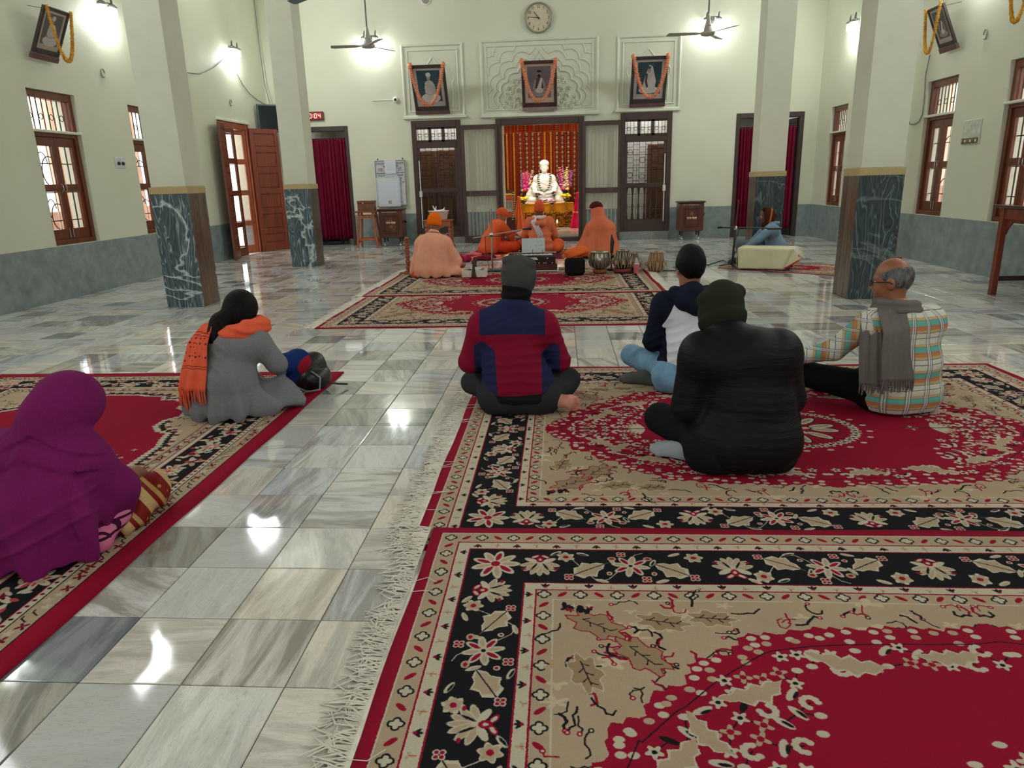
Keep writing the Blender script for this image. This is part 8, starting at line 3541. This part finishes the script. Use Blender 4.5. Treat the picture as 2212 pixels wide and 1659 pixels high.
q = onz(1583, 577, .002)
t = thing('microphone_stand', 'black microphone stand with a level boom before the drummer', 'microphone stand', (q.x, q.y, .0))
zt = ony(1588, 432, q.y).z
MB().cyl((0, 0, .01), (.0, 0, .56), .015, n=10).cyl((0, 0, .5), (.03, 0, zt), .011, n=10).build('pole', M('dark_grey_pole', (60, 56, 56), .4, .3), t)
for k in range(3):
    a_ = .5 + k * 2.09
    MB().cyl((0, 0, .06), (.20 * math.cos(a_), .20 * math.sin(a_), .012), .009, n=8).build('leg', BLACKP, t)
a = ony(1549, 491, q.y)
b = ony(1687, 493, q.y)
MB().cyl((a.x - q.x, -.03, a.z), (b.x - q.x, -.03, b.z), .010, n=8).cyl((a.x - q.x, -.03, a.z), (a.x - q.x + .06, -.03, a.z), .018, n=8).build('boom', BLACKP, t)
MB().cyl((b.x - q.x - .20, -.03, b.z), (b.x - q.x, -.03, b.z), .016, n=10).build('microphone', BLACKP, t)
MB().ball((.005, -.015, (a.z + b.z) / 2), .03, 10, 8).build('clamp', STEEL, t)
wire('black cable running from the drums across the floor to the drummer', [Vector((1.45, 10.35, .006)), Vector((1.75, 10.3, .006)), onz(1480, 576, .006), onz(1530, 572, .006), onz(1562, 562, .006), Vector((q.x - .03, q.y - .04, .04)), Vector((q.x - .02, q.y - .03, .3)), Vector((q.x + .05, q.y - .03, .53))], .006, BLACKP, 'cable', 'cable')
q = onz(1322, 596, RZT)
t = thing('microphone_stand', 'short microphone stand with a dark microphone behind the drums', 'microphone stand', (.73, 10.45, RZT))
MB().box((0, 0, .01), (.14, .14, .02), None, .006).cyl((0, 0, .02), (0, 0, .42), .010, n=8).build('stand', IRON, t)
MB().ring([(0, -.01, .24), (.01, -.01, .40), (.0, -.01, .50)], [.022, .030, .008], 10).ball((.01, -.03, .20), .026, 10, 8).build('microphone', BLACKP, t)

# white wooden carrier with papers
cx, cy = -1.20, 9.99
t = thing('carrier_box', 'low white box with two dark upright handles and papers inside', 'box', (cx, cy, RZT))
m = MB()
m.box2((-.17, -.11, 0), (.17, -.095, .095), .003).box2((-.17, .095, 0), (.17, .11, .095), .003).box2((-.17, -.095, 0), (-.155, .095, .095)).box2((.155, -.095, 0), (.17, .095, .095)).box2((-.155, -.095, .0), (.155, .095, .012))
m.build('case', M('cream_box', (206, 196, 178), .5), t)
for sy in (-1, 1):
    m = MB()
    m.prism([(-.035, 0), (.035, 0), (.02, .10), (.014, .17), (.026, .20), (.020, .235), (-.020, .235), (-.026, .20), (-.014, .17), (-.02, .10)], lambda u, v, h: (u, sy * (.112 + h), v), 0, .014)
    m.build('handle', DARKW, t)
t = thing('papers', 'crumpled newspaper and sheets in the white carrier', 'paper', (cx + .02, cy, RZT + .013))
for k, (z, a) in enumerate(((.10, .1), (.112, -.2), (.125, .35))):
    MB().grid(lambda u, v: ((u - .5) * .24 * math.cos(a) - (v - .5) * .16 * math.sin(a), (u - .5) * .24 * math.sin(a) + (v - .5) * .16 * math.cos(a), z - .03 + .018 * math.sin(u * 6 + k) * math.cos(v * 4)), 10, 8, .003).build('sheet', M('newsprint_%d' % k, ((190, 192, 196), (204, 200, 186), (176, 184, 180))[k], .7, var=.3, scale=30), t)
MB().box2((-.12, -.08, 0), (.12, .08, .06)).build('stack', M('white_paper', (206, 206, 204), .7), t)

# offerings, trays and cloths near the monks
t = thing('brass_tray', 'round brass tray with vessels in front of the reaching monk', 'tray', (-.78, 12.55, .002))
MB().lathe([(.21, 0), (.25, .02), (.26, .045), (.25, .045), (.20, .012), (.01, .010)], n=30).build('tray', BRASS, t)
for k, (x, y) in enumerate(((.05, .05), (-.1, .02), (.02, -.10), (.13, -.05))):
    o = thing('brass_vessel', ('small brass vessel at the back of the tray', 'small brass vessel at the left of the tray', 'small brass vessel at the front of the tray', 'small brass vessel at the right of the tray')[k], 'vessel', (-.78 + x, 12.55 + y, .016), 0, 'vessels on the brass tray')
    MB().lathe([(.02, 0), (.035, .02), (.030, .045), (.038, .06), (.034, .06), (.026, .045)], n=14).build('bowl', BRASS, o)
    MB().lathe([(.036, .060), (.020, .068), (.006, .078)], n=12).build('lid', COPPER, o)
t = thing('steel_plate', 'flat steel plate on the floor left of the brass tray', 'plate', (-1.14, 12.35, .002))
MB().lathe([(.10, 0), (.15, .012), (.16, .03), (.15, .03), (.1, .008), (.01, .007)], n=26).build('plate', STEEL, t)


def rag(name, label, cx, cy, sx, sy, h, mat, seed=0, rz=0, z=.002, cat='cloth'):
    g = SDF((-sx - .06, -sy - .06, -.012), (sx + .06, sy + .06, h + .08), .012)
    r = random.Random(seed)
    for k in range(7):
        a, b = r.uniform(-.7, .7) * sx, r.uniform(-.7, .7) * sy
        g.ell((a, b, h * r.uniform(.2, .45)), (sx * .45, sy * .45, h * r.uniform(.4, .6)), k=.03)
    g.floor(.001)
    g.disp(lambda X, Y, Z: .012 * np.sin(30 * X + 22 * Y + 3 * wav(X, Y, Z, 14, seed)) + .006 * wav(X, Y, Z, 40, seed))
    o = g.build(name, mat, None, label=label, cat=cat)
    o.location = (cx, cy, z)
    o.rotation_euler = (0, 0, rz)
    return o


rag('heaped_cloth', 'crumpled crimson satin cloth on the floor beside the leftmost monk', -1.72, 12.05, .26, .16, .13, cloth('crimson_satin', (142, 18, 52), rough=.35), 3)
rag('heaped_cloth', 'dark maroon cloth heap behind the microphone stand', -1.28, 12.25, .18, .14, .09, cloth('dark_maroon_cloth', (104, 22, 34)), 5)
rag('folded_pink_cloth', 'small pink and red cloth behind the reaching monk', -1.55, 13.0, .14, .10, .06, cloth('pink_red_cloth', (206, 96, 110)), 6)


def mat_cloth(name, label, pts, mat, z=.003, cat='mat'):
    n = len(pts)
    c = Vector((sum(p[0] for p in pts) / n, sum(p[1] for p in pts) / n))
    mb = MB()
    mb.prism([(p[0] - c.x, p[1] - c.y) for p in pts], lambda u, v, h: (u, v, h), 0, .006)
    o = mb.build(name, mat, None, label=label, cat=cat)
    o.location = (c.x, c.y, z)
    return o


def fpts(*pp, z=.003):
    return [tuple(onz(a, b, z))[:2] for a, b in pp]


mat_cloth('floor_cloth', 'flat coral cloth spread on the floor behind the chrome stand', fpts((1002, 560), (1032, 562), (1062, 563), (1082, 561), (1104, 557), (1106, 551), (1062, 551), (1030, 553)), cloth('coral_cotton', (226, 104, 84)))
mat_cloth('floor_mat', 'dark red mat under the monk reaching forward', fpts((1000, 553), (1120, 556), (1150, 544), (1030, 541)), cloth('dark_red_mat', (120, 26, 34)), .0012)
mat_cloth('floor_mat', 'maroon mat under the monk in the middle', fpts((1110, 558), (1216, 559), (1210, 540), (1125, 540)), cloth('maroon_mat', (92, 16, 34)), .0012)
mat_cloth('floor_mat', 'thin grey striped mat between the middle monk and the hooded monk', fpts((1208, 548), (1262, 550), (1262, 540), (1212, 538)), M('striped_mat', (60, 48, 42), .9, var=.6, scale=60, stretch=(1, 12, 1)))
t = thing('cloth_pile', 'flat pile of orange cloths beside the middle monk', 'cloth', (.28, 13.1, .004))
for k in range(3):
    MB().box((.02 * k, 0, .012 + .02 * k), (.36 - .05 * k, .22, .018), rotm(0, 0, .1 * k), .006).build('cloth', (SAF, M('brown_cloth', (110, 80, 60)), PEACH2)[k], t)

# low table with its cloth
FLc, FRc = onz(1594, 537, .30), onz(1714, 539, .30)
BLc, BRc = onz(1625, 527, .30), onz(1743, 532, .30)
ang = math.atan2(FRc.y - FLc.y, FRc.x - FLc.x)
Lx = (FRc - FLc).length
Ly = .46
t = thing('low_table', 'low dark wooden table hidden under a cream cloth', 'table', tuple(FLc)[:2] + (RZT,), ang)
MB().box2((.02, .02, .26), (Lx - .02, Ly - .02, .28)).build('top', REDW, t)
for x in (.05, Lx - .05):
    for y in (.05, Ly - .05):
        MB().box((x, y, .13), (.035, .035, .26), None, .003).build('leg', DARKW, t)
t = thing('tablecloth', 'cream cloth with red woven border hanging over the low table', 'tablecloth', tuple(FLc)[:2] + (RZT,), ang)
CRC = cloth('cream_tablecloth', (206, 200, 166), fold=3, weave=220)
REDB = cloth('red_woven_border', (176, 54, 52))
H = .288


def sheet(name, P4, mat, nu=14, nv=10, amp=.003, th=.003, par=None):
    A, B, C, D = [Vector(p) for p in P4]

    def fn(u, v):
        p = A.lerp(B, u).lerp(D.lerp(C, u), v)
        return p + Vector((0, 0, 0)) + (B - A).cross(D - A).normalized() * amp * math.sin(u * 7 + v * 3)
    return MB().grid(fn, nu, nv, th).build(name, mat, par or t)


z0 = .012
sheet('top', ((0, 0, H), (Lx, 0, H), (Lx, Ly, H), (0, Ly, H)), CRC, amp=.001)
sheet('front_skirt', ((.02, -.012, z0), (Lx - .10, -.015, z0), (Lx, -.003, H), (0, -.003, H)), CRC)
sheet('corner_flap', ((Lx - .10, -.018, z0 - .004), (Lx + .10, -.01, z0 + .13), (Lx + .006, .02, H - .003), (Lx, -.006, H)), CRC)
bd = sheet('border', ((Lx - .095, -.024, z0 - .002), (Lx + .10, -.016, z0 + .128), (Lx + .088, -.014, z0 + .142), (Lx - .098, -.022, z0 + .025)), REDB, 8, 3, .0)
sheet('side_skirt', ((Lx + .07, .02, H - .14), (Lx + .05, Ly * .82, H - .13), (Lx + .004, Ly, H), (Lx + .004, .0, H)), M('white_cotton_end', (214, 206, 198), .8, var=.05), amp=.006)
sheet('border', ((Lx + .068, .02, H - .125), (Lx + .047, Ly * .82, H - .115), (Lx + .041, Ly * .84, H - .095), (Lx + .060, .02, H - .105)), REDB, 8, 3, .0)
sheet('back_flap', ((Lx + .05, Ly * .82, H - .13), (Lx + .12, Ly + .06, H - .20), (Lx + .06, Ly + .03, H - .02), (Lx + .004, Ly, H)), CRC, 6, 6)
sheet('left_skirt', ((-.05, Ly, z0 + .10), (.0, -.005, z0 + .02), (-.003, 0, H), (-.003, Ly, H)), CRC)
sheet('border', ((-.058, Ly * .6, z0 + .06), (-.008, -.008, z0 + .022), (-.012, -.008, z0 + .20), (-.05, Ly * .5, z0 + .22)), M('ochre_border', (188, 150, 70), .8), 6, 3, .0)

# backpack beside the woman in grey
t = thing('backpack', 'black backpack with grey strap beside the woman in the grey coat', 'bag', (-1.66, 4.44, .009), .35)
g = SDF((-.22, -.2, -.012), (.22, .2, .36), .008)
g.cap((-.05, 0, .08), (.06, 0, .08), .085, k=.04).cap((-.04, .01, .17), (.04, .01, .17), .075, k=.04)
g.cap((.0, -.07, .09), (.05, -.06, .08), .055, k=.03)
g.floor(.002).disp(lambda X, Y, Z: .004 * wav(X, Y, Z, 22, 3) + .004 * np.exp(-((Z - .14) / .006) ** 2))
g.build('case', M('black_leatherette', (26, 26, 28), .4, bump=.2), t)
MB().ring([(-.08, -.12, .05), (-.02, -.15, .02), (.06, -.16, .03), (.07, -.13, .10), (.02, -.10, .14)], .007, 6).build('strap', M('grey_strap', (120, 120, 118), .4), t)
MB().ring([(.10, -.05, .05), (.18, -.06, .03), (.24, -.02, .012)], .012, 6, flat=.5).ring([(-.02, -.13, .16), (.03, -.135, .17)], .005, 5).build('buckle', BLACKP, t)
